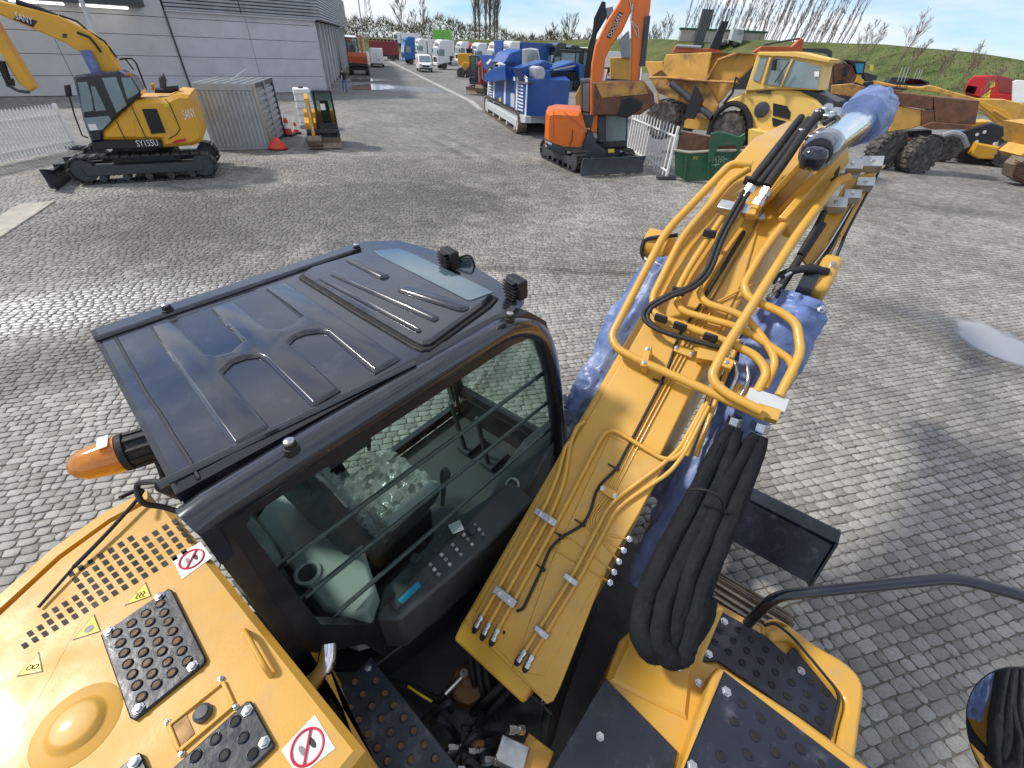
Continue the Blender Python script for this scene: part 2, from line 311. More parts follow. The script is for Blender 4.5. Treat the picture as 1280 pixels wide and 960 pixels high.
# ---- setts: laid in courses, the three hundred nearest ones singly
def proj(p):
    d = p-CAMP; z = d.dot(_f)
    return (640+FPX*d.dot(_r)/z, 480-FPX*d.dot(_u)/z) if z > .05 else (-9999, -9999)
rs = random.Random(5); stones = []
PITCH_R = .098
for r in range(-82, 252):
    v0 = r*PITCH_R; s_ = -21-rs.random()
    while s_ < 22:
        ln = rs.choice((.085, .11, .13, .14, .15, .165, .18)) + rs.uniform(-.012, .012)
        c_ = RU*(s_+ln/2) - RN*v0
        s_ += ln
        if c_.length > 21 or c_.y < -1.5: continue
        x_, y_ = proj(c_)
        if not (-260 < x_ < 1500 and y_ < 1200): continue
        stones.append((c_, ln))
bedp = []
def sett_geo(c_, ln, rs, origin):
    near = c_.length; gap = .0075 + .011*max(0, MN.noise(V((c_.x*.5, c_.y*.5, 1.3)))) + rs.uniform(0, .005)
    a, b_ = ln/2-gap/2, PITCH_R/2-gap/2; k = .012 + rs.uniform(0, .012); jt = lambda q: rs.uniform(-q, q)
    pl = [(-a+k, -b_), (a-k, -b_), (a, -b_+k), (a, b_-k), (a-k, b_), (-a+k, b_), (-a, b_-k), (-a, -b_+k)]
    pl = [(x+jt(.006), y+jt(.006)) for x, y in pl]; tz = jt(.003); tx, ty = jt(.03), jt(.04)
    rings = []
    for sc_, z in ((1.0, -.016), (1.0, -.003), (.93, 0)):
        for x, y in pl:
            p = c_ + RU*(x*sc_) - RN*(y*sc_); p = warp(p); p.z = z + (tz + x*tx*.3 + y*ty*.3 if z > -.015 else 0); rings.append(p-origin)
    fs = [(j*8+i, j*8+(i+1) % 8, (j+1)*8+(i+1) % 8, (j+1)*8+i) for j in range(2) for i in range(8)] + [tuple(range(16, 24))]
    return rings, fs
stones.sort(key=lambda q: (q[0]-CAMP).length if (lambda s: 0 < s[0] < 1280 and 0 < s[1] < 960 and (s[0] > 850 and s[1] > 640 or s[0] < 140 and s[1] > 520))(proj(q[0])) else 100+q[0].length)
mass = G()
for i, (c_, ln) in enumerate(stones):
    if i < 300:
        vs, fs = sett_geo(c_, ln, rs, c_); G_ = G(); G_.add(vs, fs); o = G_.build('sett', 'stone', ground, ang=50); o.location = c_
    else:
        vs, fs = sett_geo(c_, ln, rs, V()); mass.add(vs, fs)
mass.build('setts', 'stone', ground, ang=50, kind='stuff')
g = G(); g.add([(-17, -3, -.014), (17, -3, -.014), (17, 15.2, -.014), (-17, 15.2, -.014)], [(0, 1, 2, 3)])
# the sand bed follows the edge of the laid setts
ang_ = [rad(a) for a in range(-100, 101, 4)]; bed = [(0, -1.2, -.012)] + [(20.9*math.sin(a), 20.9*math.cos(a), -.012) for a in ang_]
g = G(); g.add(bed, [tuple(range(len(bed)))]); g.build('sand_bed', 'joint_sand', ground, flat=True)
# puddles
mw = newmat('water'); t = mw.node_tree; b = t.nodes['Principled BSDF']; b.inputs['Base Color'].default_value = (.30, .305, .31, 1); b.inputs['Roughness'].default_value = .06; b.inputs['IOR'].default_value = 1.33; b.inputs['Specular IOR Level'].default_value = .9  # grey base colour stands in for the bright sky mirrored in the water
nn = nd(t, 'ShaderNodeTexNoise', i_Scale=9., i_Detail=3.); gg = nd(t, 'ShaderNodeNewGeometry'); t.links.new(gg.outputs['Position'], nn.inputs['Vector']); bb = nd(t, 'ShaderNodeBump', i_Strength=.05, i_Distance=.01); t.links.new(nn.outputs[0], bb.inputs['Height']); t.links.new(bb.outputs[0], b.inputs['Normal'])
at_ = nd(t, 'ShaderNodeAttribute', attribute_name='depth'); tr_ = nd(t, 'ShaderNodeBsdfTransparent'); ms_ = nd(t, 'ShaderNodeMixShader'); n2_ = nd(t, 'ShaderNodeTexNoise', i_Scale=2.6, i_Detail=6.); t.links.new(gg.outputs['Position'], n2_.inputs['Vector'])
ad_ = nd(t, 'ShaderNodeMath', operation='ADD'); t.links.new(at_.outputs['Fac'], ad_.inputs[0]); t.links.new(n2_.outputs[0], ad_.inputs[1]); mr_ = nd(t, 'ShaderNodeMapRange'); mr_.inputs[1].default_value = .75; mr_.inputs[2].default_value = 1.15; t.links.new(ad_.outputs[0], mr_.inputs[0])
t.links.new(mr_.outputs[0], ms_.inputs[0]); t.links.new(tr_.outputs[0], ms_.inputs[1]); t.links.new(b.outputs[0], ms_.inputs[2]); t.links.new(ms_.outputs[0], t.nodes['Material Output'].inputs[0])
def puddle(pts, z=.006):
    """thin sheet of water; its film thins out towards the rim"""
    P = smooth([gp(*q) for q in pts]+[gp(*pts[0])], 5)[:-1]; c_ = sum(P, V())/len(P); g = G(); n = len(P); R_ = (0, .35, .7, .9, 1.0)
    g.add([c_+V((0, 0, z))]+[c_.lerp(p, k)+V((0, 0, z)) for k in R_[1:] for p in P], [(0, i+1, (i+1) % n+1) for i in range(n)] + [(1+j*n+i, 1+j*n+(i+1) % n, 1+(j+1)*n+(i+1) % n, 1+(j+1)*n+i) for j in range(3) for i in range(n)])
    o = tag(g.build('puddle', 'water'), kind='structure'); a_ = o.data.attributes.new('depth', 'FLOAT', 'POINT'); D_ = [1.0]+[k for k in (.95, .7, .35, 0.) for _ in range(n)]
    a_.data.foreach_set('value', D_); return o
puddle([(1176, 396), (1215, 396), (1268, 418), (1320, 446), (1345, 476), (1282, 464), (1236, 446), (1198, 428)])
puddle([(428, 99), (455, 97.5), (484, 99.5), (481, 101.5), (432, 102)]); puddle([(432, 107), (470, 104), (493, 107), (497, 111), (470, 113), (436, 112)])
# lighter paved strip of the roadway, a sheet on the yard
def strip(name, pts, m, z, label=None):
    g = G(); g.add([gp(*q)+V((0, 0, z)) for q in pts], [tuple(range(len(pts)))]); o = g.build(name, m, flat=True); return tag(o, kind='structure')
mat('concrete_strip', (.40, .385, .35), .85, var=.18, scale=1.2, dirt=(.26, .25, .23), dscale=2.)
mat('asphalt', (.16, .155, .15), .85, var=.2, scale=1.5, dirt=(.10, .095, .09), dscale=.6)
strip('drain_strip', [(484, 76), (487, 76), (592, 126), (604, 137), (598, 137), (584, 126)], 'concrete_strip', -.008)
strip('asphalt_lane', [(440, 76), (470, 72.5), (483, 74), (500, 90), (492, 96), (438, 95)], 'asphalt', -.010)
g = G(); sp = [(0, 271), (26, 256), (70, 252), (0, 298.5), (-60, 335), (-80, 315)]; g.slab([gp(*q) for q in sp], (0, 0, .03), .01)
c_ = gp(0, 285); tag(g.build('steel_plate', 'beige'), 'flat dusty beige plate lying on the setts near the white railing', 'ground plate')
# ---- the hall
HB = gp(408, 115); HA = gp(82, 120); fd = (HA-HB).normalized(); HL = 62.; hn = V((fd.y, -fd.x, 0)); hn = hn if hn.dot(-HB) > 0 else -hn
hall = thing('hall', 'big grey hall of concrete panels with ribbed metal cladding above', 'building', HB, 0)
mat('concrete_panel', (.55, .545, .55), .8, var=.07, scale=.9, dirt=(.44, .43, .425), dscale=.8, dlo=.52, dhi=.85, bump=.1, bscale=20)
mat('cladding', (.34, .355, .365), .45, .3, var=.06, scale=1., dirt=(.24, .24, .24), dscale=.7)
mat('recess', (.018, .018, .02), .8)  # near-black colour carries the shade inside the hall's open bays
sdv = (gp(437, 79)-HB).normalized(); sn = V((-sdv.y, sdv.x, 0)); sn = sn if sn.dot(V((1, 0, 0))) > 0 else -sn
SL = (gp(437, 79)-HB).length
def P_(a, h, o=0): return fd*a + hn*o + V((0, 0, h))
def S_(a, h, o=0): return sdv*a + sn*o + V((0, 0, h))
g = G(); inn = -hn*.4-sn*.4
base = [inn, inn+fd*HL, inn+fd*HL+sdv*SL, inn+sdv*SL]; g.slab(base, (0, 0, 7.6)); g.build('core', 'recess', hall)
seam = (gp(240, 116)-HB).length
cols = [0, seam*.5, seam]; k = seam
while k < HL: k += 6.2; cols.append(k)
rows = [0, 1.05, 2.14, 3.24, 4.2]; fullr = rows + [5.25, 6.3, 7.4]
for i in range(len(cols)-1):
    rws = (rows + [4.56]) if cols[i+1] <= seam+.1 else fullr
    for j in range(len(rws)-1):
        gpn = G(); e = .012; a0, a1, h0, h1 = cols[i]+e+(.05 if abs(cols[i]-seam) < .1 else 0), cols[i+1]-e, rws[j]+e, rws[j+1]-e
        gpn.slab([P_(a0, h0, -.3), P_(a1, h0, -.3), P_(a1, h1, -.3), P_(a0, h1, -.3)], hn*(.32 if i < 2 else .26), .012); gpn.build('wall_panel', 'concrete_panel', hall, flat=True)
h = 4.60
while h < 7.6:
    gpn = G(); gpn.slab([P_(-.12, h, -.1), P_(seam*.52-.02, h, -.1), P_(seam*.52-.02, h+.15, -.1), P_(-.12, h+.15, -.1)], hn*.24, .03); gpn.build('cladding_rib', 'cladding', hall, flat=True)
    gpn = G(); gpn.slab([P_(seam*.52+.02, h, -.1), P_(seam-.03, h, -.1), P_(seam-.03, h+.15, -.1), P_(seam*.52+.02, h+.15, -.1)], hn*.24, .03); gpn.build('cladding_rib', 'cladding', hall, flat=True)
    gpn = G(); gpn.slab([S_(-.1, h, -.1), S_(SL, h, -.1), S_(SL, h+.15, -.1), S_(-.1, h+.15, -.1)], sn*.6, .03); gpn.build('cladding_rib', 'cladding', hall, flat=True)
    h += .185
g = G(); g.bar(P_(-.12, 4.56, .05), P_(seam, 4.56, .05), .3, .07); g.build('cladding_sill', 'light_grey', hall)
g = G(); g.bar(P_(seam+.02, 0, .05), P_(seam+.02, 4.5, .05), .09, .07, hn); g.build('downpipe', 'dark_grey', hall)
# side: piers, doors, dark bays
a = 0; i = 0
while a < SL-3:
    gpn = G(); gpn.slab([S_(a, 0, -.35), S_(a+.55, 0, -.35), S_(a+.55, 4.5, -.35), S_(a, 4.5, -.35)], sn*.42, .01); gpn.build('pier', 'concrete_panel', hall, flat=True)
    if i % 2 == 0:
        gpn = G(); gpn.slab([S_(a+.6, 0, -.35), S_(a+3.2, 0, -.35), S_(a+3.2, 3.0, -.35), S_(a+.6, 3.0, -.35)], sn*.1, .01); gpn.build('door', 'light_grey', hall, flat=True)
    else:
        gpn = G(); gpn.slab([S_(a+.8, 1.4, -.35), S_(a+2.9, 1.4, -.35), S_(a+2.9, 3.2, -.35), S_(a+.8, 3.2, -.35)], sn*.08, .01); gpn.build('window', 'glass_far', hall, flat=True)
    a += 3.7; i += 1
# canopy with strip lamps over the left bay
cz = hit(120, 9, HB+hn*1.2, hn).z-.12; ca, cb = seam+1.2, seam+13.5
g = G(); g.slab([P_(ca, cz+.25, -.2), P_(cb, cz+.25, -.2), P_(cb, cz+.25, 2.6), P_(ca, cz+.25, 2.6)], (0, 0, .5)); g.build('canopy', 'dark_grey', hall)
for i in range(4):
    for j in range(2):
        a = ca+.8+i*3.0; o_ = .5+j*1.1; g = G(); g.slab([P_(a, cz+.12, o_), P_(a+2.3, cz+.12, o_), P_(a+2.3, cz+.12, o_+.28), P_(a, cz+.12, o_+.28)], (0, 0, .1)); g.build('strip_lamp', 'lamp_white', hall)
text('3', 'wall_number', 'print_grey', hall, P_(seam+1.0, 2.9, 0), -fd, (0, 0, 1), .32, ext=.0) if False else None
# ---- green dike
def far(px, d):
    q = ray(px, 60); q = V((q.x, q.y, 0)).normalized(); return q*d
crest = [(-200, 20, 200), (200, 40, 190), (430, 48.5, 175), (600, 49.5, 165), (740, 49.5, 150), (880, 50, 125), (1012, 52, 108), (1149, 60, 94), (1280, 76, 84), (1420, 98, 76), (1650, 140, 70)]
CP = []
for px, py, d in crest:
    r_ = ray(px, py); k = d/math.hypot(r_.x, r_.y); p = CAMP + r_*k; CP.append(V((p.x, p.y, max(3.2, min(p.z, 9.0)))))
CP = smooth(CP, 8); dike = G(); prof = [(-1, 0), (-.72, .26), (-.45, .52), (-.2, .8), (-.04, .98), (.12, 1.0), (.5, .6), (1, 0)]
for i, p in enumerate(CP):
    tdir = (CP[min(i+1, len(CP)-1)]-CP[max(i-1, 0)]); tdir.z = 0; tdir.normalize(); nrm = V((-tdir.y, tdir.x, 0)); nrm = nrm if nrm.dot(p) > 0 else -nrm
    for o_, hh in prof: q = p + nrm*o_*p.z*2.4; dike.v.append((q.x, q.y, p.z*hh*(1+.05*MN.noise(q*.12)) - (.03 if hh == 0 else 0)))
n = len(prof); dike.f = [(i*n+j, (i+1)*n+j, (i+1)*n+j+1, i*n+j+1) for i in range(len(CP)-1) for j in range(n-1)]
mat('grass', (.088, .115, .040), .95, var=.35, scale=.35, dirt=(.15, .145, .065), dscale=.25, dlo=.42, dhi=.7, bump=1., bscale=6, spec=.1)
tag(dike.build('dike', 'grass', ang=80), kind='structure')
# grass tufts on the dike face that read at this distance
rt = random.Random(3); tuft = G()
for _ in range(15000):
    i = rt.randrange(14, len(CP)-2); p = CP[i].lerp(CP[i+1], rt.random()); tdir = (CP[i+1]-CP[i]); tdir.z = 0; tdir.normalize(); nrm = V((-tdir.y, tdir.x, 0)); nrm = nrm if nrm.dot(p) > 0 else -nrm
    o_ = -rt.random()**1.2; hh = [a+(b-a)*(o_-x0)/(x1-x0) for (x0, a), (x1, b) in zip(prof, prof[1:]) if x0 <= o_ <= x1][0]
    q = p + nrm*o_*p.z*2.4; q.z = p.z*hh; s_ = rt.uniform(.05, .15); d = V((rt.uniform(-1, 1), rt.uniform(-1, 1), 0)).normalized()*s_*.6
    tuft.add([q-d, q+d, q+V((rt.uniform(-.1, .1), rt.uniform(-.1, .1), s_*rt.uniform(.6, 1.2)))], [(0, 1, 2)])
tuft.build('grass_tufts', 'grass', flat=True); tag(bpy.data.objects['grass_tufts'], 'rough green grass growing on the long dike', 'grass', kind='stuff')
# ---- bare trees
mat('bark', (.13, .10, .075), .9, var=.25, scale=3); mat('twig', (.21, .165, .125), .9, var=.3, scale=.6); mat('twig_green', (.095, .085, .040), .9, var=.3, scale=.3); mat('twig_red', (.26, .15, .11), .9, var=.2, scale=.6)
def bare_tree(base, ht, spread, label, rsd, lean=0, minr=None, twig='twig', group='bare trees on the skyline', up=.55, nlim=9, levels=3, name='bare_tree', thick=.013):
    r_ = random.Random(rsd); root = thing(name, label, 'tree', base, 0, group); tr, cw = G(), G()
    ld = V((lean, 0, 1)).normalized(); L = ht*.92; mr_ = minr or V(base).length*.00026; path = [V((0, 0, -.3))] + [ld*L*(k/5) + V((r_.uniform(-1, 1), r_.uniform(-1, 1), 0))*ht*.012*k for k in range(1, 6)]
    r0 = ht*thick; tr.tube(path, [r0*(1-.85*k/5) for k in range(6)], 6)
    def grow(o, d, ln, rr, lv):
        m_ = o + d*ln*.5 + V((r_.uniform(-1, 1), r_.uniform(-1, 1), r_.uniform(-.3, 1)))*ln*.08; e = o + d*ln + V((0, 0, ln*.12))
        cw.tube([o, m_, e], [max(rr, mr_), max(rr*.7, mr_*.8), max(rr*.25, mr_*.5)], 3, False)
        if lv:
            for _ in range(r_.choice((3, 4, 5))):
                t_ = r_.uniform(.25, .95); q = o.lerp(e, t_); dd = (d + V((r_.uniform(-1, 1), r_.uniform(-1, 1), r_.uniform(-.1, .9)))*.75).normalized(); grow(q, dd, ln*r_.uniform(.38, .62), rr*.55, lv-1)
    for k in range(nlim*2):
        t_ = .18 + .8*(k+r_.random())/(nlim*2); i_ = min(4, int(t_*5)); q = path[i_].lerp(path[i_+1], t_*5-i_); a = r_.uniform(0, 6.28)
        d = (V((math.cos(a)*spread, math.sin(a)*spread, up)) + ld*.3).normalized(); grow(q, d, ht*spread*(1.05-t_*.75)*r_.uniform(.5, .9), r0*.34*(1.15-t_), levels-1)
    tr.build('trunk', 'bark', root); cw.build('crown', twig, root, flat=True); return root
def onfar(px, d, ybase=None):
    p = far(px, d); p.z = 0
    best = min(CP, key=lambda q: (q.xy-p.xy).length); p.z = max(0, best.z*.95 - (best.xy-p.xy).length*.3) if (best.xy-p.xy).length < 22 else 0
    return p
for i, (px, d, ht) in enumerate([(594, 182, 30), (600, 185, 33), (606, 181, 34), (612, 186, 33), (617, 183, 31), (622, 184, 28)]):
    bare_tree(onfar(px, d), ht, .26, 'tall slender bare poplar in the clump behind the truck row', 50+i, twig='twig', group='poplars in a clump behind the trucks', up=2.6, nlim=22, levels=3, minr=.035, thick=.010, name='poplar_tree')
for px, d, ht, lab in [(505, 190, 15, 'wide bare tree standing behind the blue truck'), (533, 195, 14, 'bare tree between the blue truck and the poplars'), (520, 205, 11, 'small bare tree beyond the white van')]:
    bare_tree(onfar(px, d), ht, .5, lab, px)
for px, d, ht in [(690, 175, 9), (712, 170, 11), (735, 172, 8), (812, 160, 9), (828, 150, 9)]:
    bare_tree(onfar(px, d), ht, .6, 'low bare bush on the dike behind the orange excavator', px, twig='twig_green', group='bushes behind the orange excavator', nlim=8)
rw = random.Random(9)
for i in range(64):
    px = 850 + i*3.15 + rw.uniform(-3, 3); d = 128 - (px-862)*.10 + rw.uniform(-4, 8)
    bare_tree(onfar(px, d), rw.uniform(8, 15), .17, 'slim bare willow stem in the thicket above the dump trucks', 300+i, lean=rw.uniform(.05, .27), minr=.016, group='willow thicket on the dike', up=2.4, nlim=8, levels=3, name='willow_tree', thick=.0065)
for px, d, ht, lab, tw in [(1075, 90, 5.2, 'small leaning bare tree on the dike beside the thicket', 'twig'), (1090, 92, 4.2, 'low bare shrub tree on the dike crest', 'twig'), (1132, 86, 6.0, 'reddish bare tree alone on the dike crest', 'twig_red'), (1150, 84, 3.6, 'small pale shrub beside the reddish tree', 'twig'),
                          (1190, 78, 3.6, 'faint bare shrub on the dike between the reddish tree and red truck', 'twig'), (1222, 75, 4.4, 'bare shrub on the dike above the red truck', 'twig'), (1262, 70, 3.6, 'bare shrub on the falling end of the dike crest', 'twig')]:
    bare_tree(onfar(px, d), ht, .5, lab, int(px), lean=.15, twig=tw, nlim=9, minr=.014)
# far wood, one mass
rw = random.Random(21); wood = G()
for k in range(8500):
    px = rw.uniform(300, 860); p = far(px, rw.uniform(205, 250)); hgt = (7.5 + 4.5*MN.noise(V((px*.021, 0, .5))) + 2*MN.noise(V((px*.09, 0, 2))))*(1.0 if px < 700 else .82)
    z = rw.random()**.7*hgt; q = V((p.x, p.y, z)); n_tw = 3
    for _ in range(n_tw):
        e = V((rw.uniform(-1, 1), rw.uniform(-1, 1), rw.uniform(.1, 1.3)))*rw.uniform(.8, 2.0); s_ = V((rw.uniform(-1, 1), rw.uniform(-1, 1), 0))*.16
        wood.add([q-s_, q+s_, q+e], [(0, 1, 2)])
tag(wood.build('woodland', 'twig_green', flat=True), 'distant brown green bare woodland along the skyline behind the trucks', 'woodland', kind='stuff')
# ================================================================== THE EXCAVATOR WE STAND ON
TH = rad(35.94); FW = V((math.sin(TH), math.cos(TH), 0)); RT = V((math.cos(TH), -math.sin(TH), 0))
OFF = V((.4, .55, 0))                                   # base of the machine in its own axes (x forward, y left)
EX = thing('excavator', 'yellow crawler excavator with pressed black cab roof, amber beacon and blue wrapped boom cylinders', 'excavator', FW*.4 - RT*.55, math.pi/2-TH)
def loc_(P): return V((P.dot(FW), -P.dot(RT), P.z))
def Z(px, py, z): return loc_(gp(px, py, z))
def Wq(px, py, w): return loc_(hit(px, py, RT*w, RT))
ZB, SB = 1.043, .725; BN = V((-SB, 0, 1)).normalized(); BD = V((1, 0, SB)).normalized()
_bn = (FW*BN.x + V((0, 0, BN.z)))
def B(px, py, o=0.): return loc_(hit(px, py, V((0, 0, ZB)) + _bn*o, _bn))
def Bl(lst, o): return [B(x, y, o) for x, y in lst]
def bd(g, name, m, parent=None, **k): return g.build(name, m, EX if parent is None else parent, off=OFF, **k)
def zc(x, y, x0, y0, s): return (x0+x/s, y0+y/s)
UP = V((0, 0, 1))
# ---------------- undercarriage
def track(wc, wd=.52, x0=-1.15, x1=2.45, h=.86):
    r = .36; belt = G(); pts = []; zc_ = h-r-.03; nst = 48
    L = (x1-x0-2*r); per = 2*L+2*math.pi*r
    def at_(s):
        s %= per
        if s < L: return V((x0+r+s, 0, zc_+r)), V((1, 0, 0)), V((0, 0, 1))
        s -= L
        if s < math.pi*r: a = s/r; return V((x1-r+r*math.sin(a), 0, zc_+r*math.cos(a))), V((math.cos(a), 0, -math.sin(a))), V((math.sin(a), 0, math.cos(a)))
        s -= math.pi*r
        if s < L: return V((x1-r-s, 0, zc_-r)), V((-1, 0, 0)), V((0, 0, -1))
        s -= L; a = s/r; return V((x0+r-r*math.sin(a), 0, zc_-r*math.cos(a))), V((-math.cos(a), 0, math.sin(a))), V((-math.sin(a), 0, -math.cos(a)))
    fr = G(); fr.box(((x0+x1)/2, -wc, zc_), (x1-x0-2*r, .3, .5)); fo = bd(fr, 'track_frame', 'black_paint')
    proto = None
    for k in range(nst):
        p, d, n = at_(per*(k+.5)/nst); g = G(); hl = per/nst/2-.005
        if proto is None:
            for (a0, a1, t) in ((-hl, hl, .022), (-hl+.008, -hl+.03, .05), (-.012, .012, .045), (hl-.03, hl-.008, .05)):
                g.box(((a0+a1)/2, 0, t/2), (a1-a0, wd, t))
            proto = g.build('track_shoe', 'track_steel', fo); me = proto.data; o = proto
        else:
            o = bpy.data.objects.new('track_shoe', me); COL.objects.link(o); o.parent = fo
        o.matrix_local = Matrix(((d.x, 0, n.x, p.x-OFF.x), (d.y, 1, n.y, -wc-OFF.y), (d.z, 0, n.z, p.z), (0, 0, 0, 1)))
    for xx in (x0+r, x1-r):
        g = G(); g.lathe((xx, -wc-.18, zc_), (0, 1, 0), [(r-.03, 0), (r-.03, .36)], 24); bd(g, 'track_wheel', 'track_dark', fo)
track(.56); track(-1.62)
g = G(); g.box((.55, .53, .55), (2.0, 1.7, .35)); g.lathe((.35, .55, .7), UP, [(.62, 0), (.62, .22)], 32); bd(g, 'carbody', 'black_paint')
# blade
bw0, bw1 = 1.66, -.96
bu = 3.12
prof = [(bu+.10, .90), (bu+.13, .90), (bu+.06, .74), (bu+.03, .58), (bu+.06, .42), (bu+.16, .26), (bu+.13, .26), (bu+.0, .42), (bu-.03, .58), (bu-.01, .74)]
g = G(); g.xz(prof, -bw1*-1 if False else bw1, bw0); bl = bd(g, 'blade', 'black_plate', bevel=.004)
g = G(); g.xz([(bu-.02, .86), (bu+.09, .88), (bu+.09, .92), (bu-.02, .90)], bw1, bw0); g.xz([(bu-.22, .55), (bu-.19, .55), (bu-.01, .86), (bu-.04, .88)], bw1+.03, bw0-.03); bd(g, 'blade_back', 'black_plate', bl, bevel=.004)
for y_ in (bw1, bw0-.02):
    g = G(); g.xz([(bu-.23, .53), (bu+.10, .26), (bu+.16, .28), (bu+.14, .9), (bu-.03, .91)], y_, y_+.02); bd(g, 'blade_end', 'black_plate', bl, bevel=.003)
for y_ in (bw1+.14, bw0-.14):
    g = G(); n_ = V((-.86, 0, .5)).normalized(); c_ = V((bu-.085, y_, .775))+n_*.006; g.slab([c_+V((-.028, -.035, -.048)), c_+V((-.028, .035, -.048)), c_+V((.022, .035, .038)), c_+V((.022, -.035, .038))], n_*.003); bd(g, 'blade_sticker', 'print_white', bl)
for y_ in (-.08, .92):
    g = G(); g.bar((1.6, y_, .42), (bu-.1, y_, .58), .14, .2); bd(g, 'blade_arm', 'black_plate', bl, bevel=.006)
# ---------------- platform under everything
g = G(); g.slab([(-1.3, 1.9, .92), (2.0, 1.95, .92), (2.0, -.2, .92), (1.5, -.95, .92), (-1.2, -.9, .92)], (0, 0, .10)); bd(g, 'turntable_deck', 'black_paint')
# ---------------- hood
HZ = 2.18
left = [(.03, 1.86), (-.02, 1.97), (-.16, 1.975), (-.34, 1.93), (-.55, 1.82), (-.78, 1.66), (-1.0, 1.4), (-1.2, 1.0), (-1.3, .5)]
hp = [(x, y, HZ) for x, y in left] + [(-1.3, .48, HZ), (.036, .50, HZ)]
g = G(); g.slab([(x, y, 1.05) for x, y, z in hp], (0, 0, HZ-1.05), .022); hood = bd(g, 'engine_hood', 'yellow_paint', ang=40)
lip = G()
for i in range(len(left)-1):
    (x0, y0), (x1, y1) = left[i], left[i+1]
    n0 = V((y0-y1, x1-x0, 0)).normalized()*-1
    a0, a1 = V((x0, y0, 0))-n0*-.028, V((x1, y1, 0))-n0*-.028
lo = []
for i, (x, y) in enumerate(left[1:]):
    c_ = V((-.35, .9, 0)); d = (V((x, y, 0))-c_).normalized(); lo.append((V((x, y, 0))+d*.03, V((x, y, 0))+d*.085))
for i in range(len(lo)-1):
    a, b_ = lo[i]; c, d = lo[i+1]
    lip.add([V((p.x, p.y, z)) for z in (1.1, HZ-.02) for p in (a, b_, d, c)], [(4, 5, 6, 7), (0, 1, 5, 4), (1, 2, 6, 5), (2, 3, 7, 6), (3, 0, 4, 7)])
bd(lip, 'side_cover_lip', 'yellow_paint', hood, ang=50)
H8 = lambda x, y: Z(*zc(x, y, 0, 600, 2.667), HZ)
def flat(pts, name, m, parent, th=.004, up=UP, bev=0, base=0.):
    g = G(); g.slab([p+up*base for p in pts], up*th, bev); return bd(g, name, m, parent)
# grille slots: flat dark slabs on the hood, coloured as the shade inside
slot = None
def gridp(i, j): return (585-33*i+15.5*j, 137+27.5*i+21*j) if False else (585-33.2*i+15.8*j, 139+27*i*.72+20.6*j)
for i in range(18):
    if i <= 3: js = range(0, 4 if i == 0 else 5)
    elif i <= 10: js = range(-1, 5)
    elif i <= 14: js = range(2, 5)
    else: js = range(3, 5) if i < 17 else range(4, 5)
    for j in js:
        x, y = gridp(i, j); p = H8(x, y); ex = (H8(x-33.2, y+19.4)-p)*.26; ey = (H8(x+15.8, y+20.6)-p)*.33
        flat([p-ex-ey, p+ex-ey, p+ex+ey, p-ex+ey], 'grille_slot', 'hole_dark', hood, .002)
def bolt(p, up, r=.014, parent=None, m='steel', name='bolt', h=.012):
    g = G(); g.lathe(p, up, [(r*1.5, 0), (r*1.5, h*.3), (r, h*.35), (r, h), (r*.6, h*1.05)], 6 if r > .009 else 6); return bd(g, name, m, parent)
def grip(poly, holes, bolts, up, name, parent, inner, hr=.0125, br=.011, th=.012, base=.004):
    o = flat(poly, name, 'black_plate', parent, th, up, .004, base)
    for p in holes:
        g = G(); g.lathe(p+up*(base+th), up, [(hr*1.35, -.001), (hr*1.2, .005), (hr*.95, .006), (hr*.82, .003)], 14); bd(g, 'grip_ring', 'black_plate', o)
        g = G(); g.lathe(p+up*(base+th), up, [(hr*.86, 0), (hr*.86, .0035)], 12); bd(g, 'grip_hole', inner, o)
    for p in bolts: bolt(p+up*(base+th), up, br, o)
    return o
hl1 = [(540,420),(493,452),(553,450),(446,485),(507,481),(567,479),(397,517),(457,516),(519,513),(582,511),(410,550),(470,547),(533,545),(597,543),(422,583),(485,581),(547,578),(612,576),(434,619),(498,616),(565,613),(630,610),(449,654),(514,652),(580,649),(464,690),(529,688),(480,729)]
grip([H8(*q) for q in [(342, 522), (565, 368), (578, 372), (692, 600), (688, 616), (455, 805), (440, 798)]], [H8(*q) for q in hl1], [H8(*q) for q in [(540,395),(375,511),(650,627),(472,768)]], UP, 'grip_plate', hood, 'hole_yellow_shade')
grip([H8(*q) for q in [(560, 985), (826, 742), (842, 742), (920, 884), (917, 896), (800, 1010)]], [H8(*q) for q in [(790,810),(725,868),(817,864),(660,925),(753,922),(847,918)]], [H8(*q) for q in [(831,775),(888,880)]], UP, 'grip_plate', hood, 'hole_dark')
grip([H8(*q) for q in [(380, 985), (468, 912), (480, 918), (510, 990)]], [], [H8(460, 945)], UP, 'grip_plate', hood, 'hole_dark')
# latch recess
rc = [H8(*q) for q in [(565, 820), (745, 675), (780, 752), (600, 905)]]; c_ = sum(rc, V())/4
g = G()
for i in range(4): g.bar(rc[i]+UP*.004, rc[(i+1) % 4]+UP*.004, .012, .014)
lt = bd(g, 'latch_frame', 'yellow_paint', hood, bevel=.003)
flat([c_+(p-c_)*.93 for p in rc], 'latch_pocket', 'yellow_paint', lt, .002)
flat([H8(*q) for q in [(570, 822), (622, 782), (650, 845), (604, 895)]], 'latch_grip', 'bronze', lt, .003, base=.002)
g = G(); g.lathe(H8(680, 780)+UP*.003, UP, [(.026, 0), (.026, .012), (.018, .016), (.018, .022)], 18); bd(g, 'lock', 'dark_grey', lt)
for q in [(738,663),(787,757),(561,808),(608,914)]: bolt(H8(*q), UP, .006, lt)
g = G(); a, b_ = H8(822, 508), H8(903, 652); g.tube(fillet([a, a.lerp(b_, .08)+UP*.045, a.lerp(b_, .92)+UP*.045, b_], .04), .009, 10); bd(g, 'grab_handle', 'yellow_paint', hood)
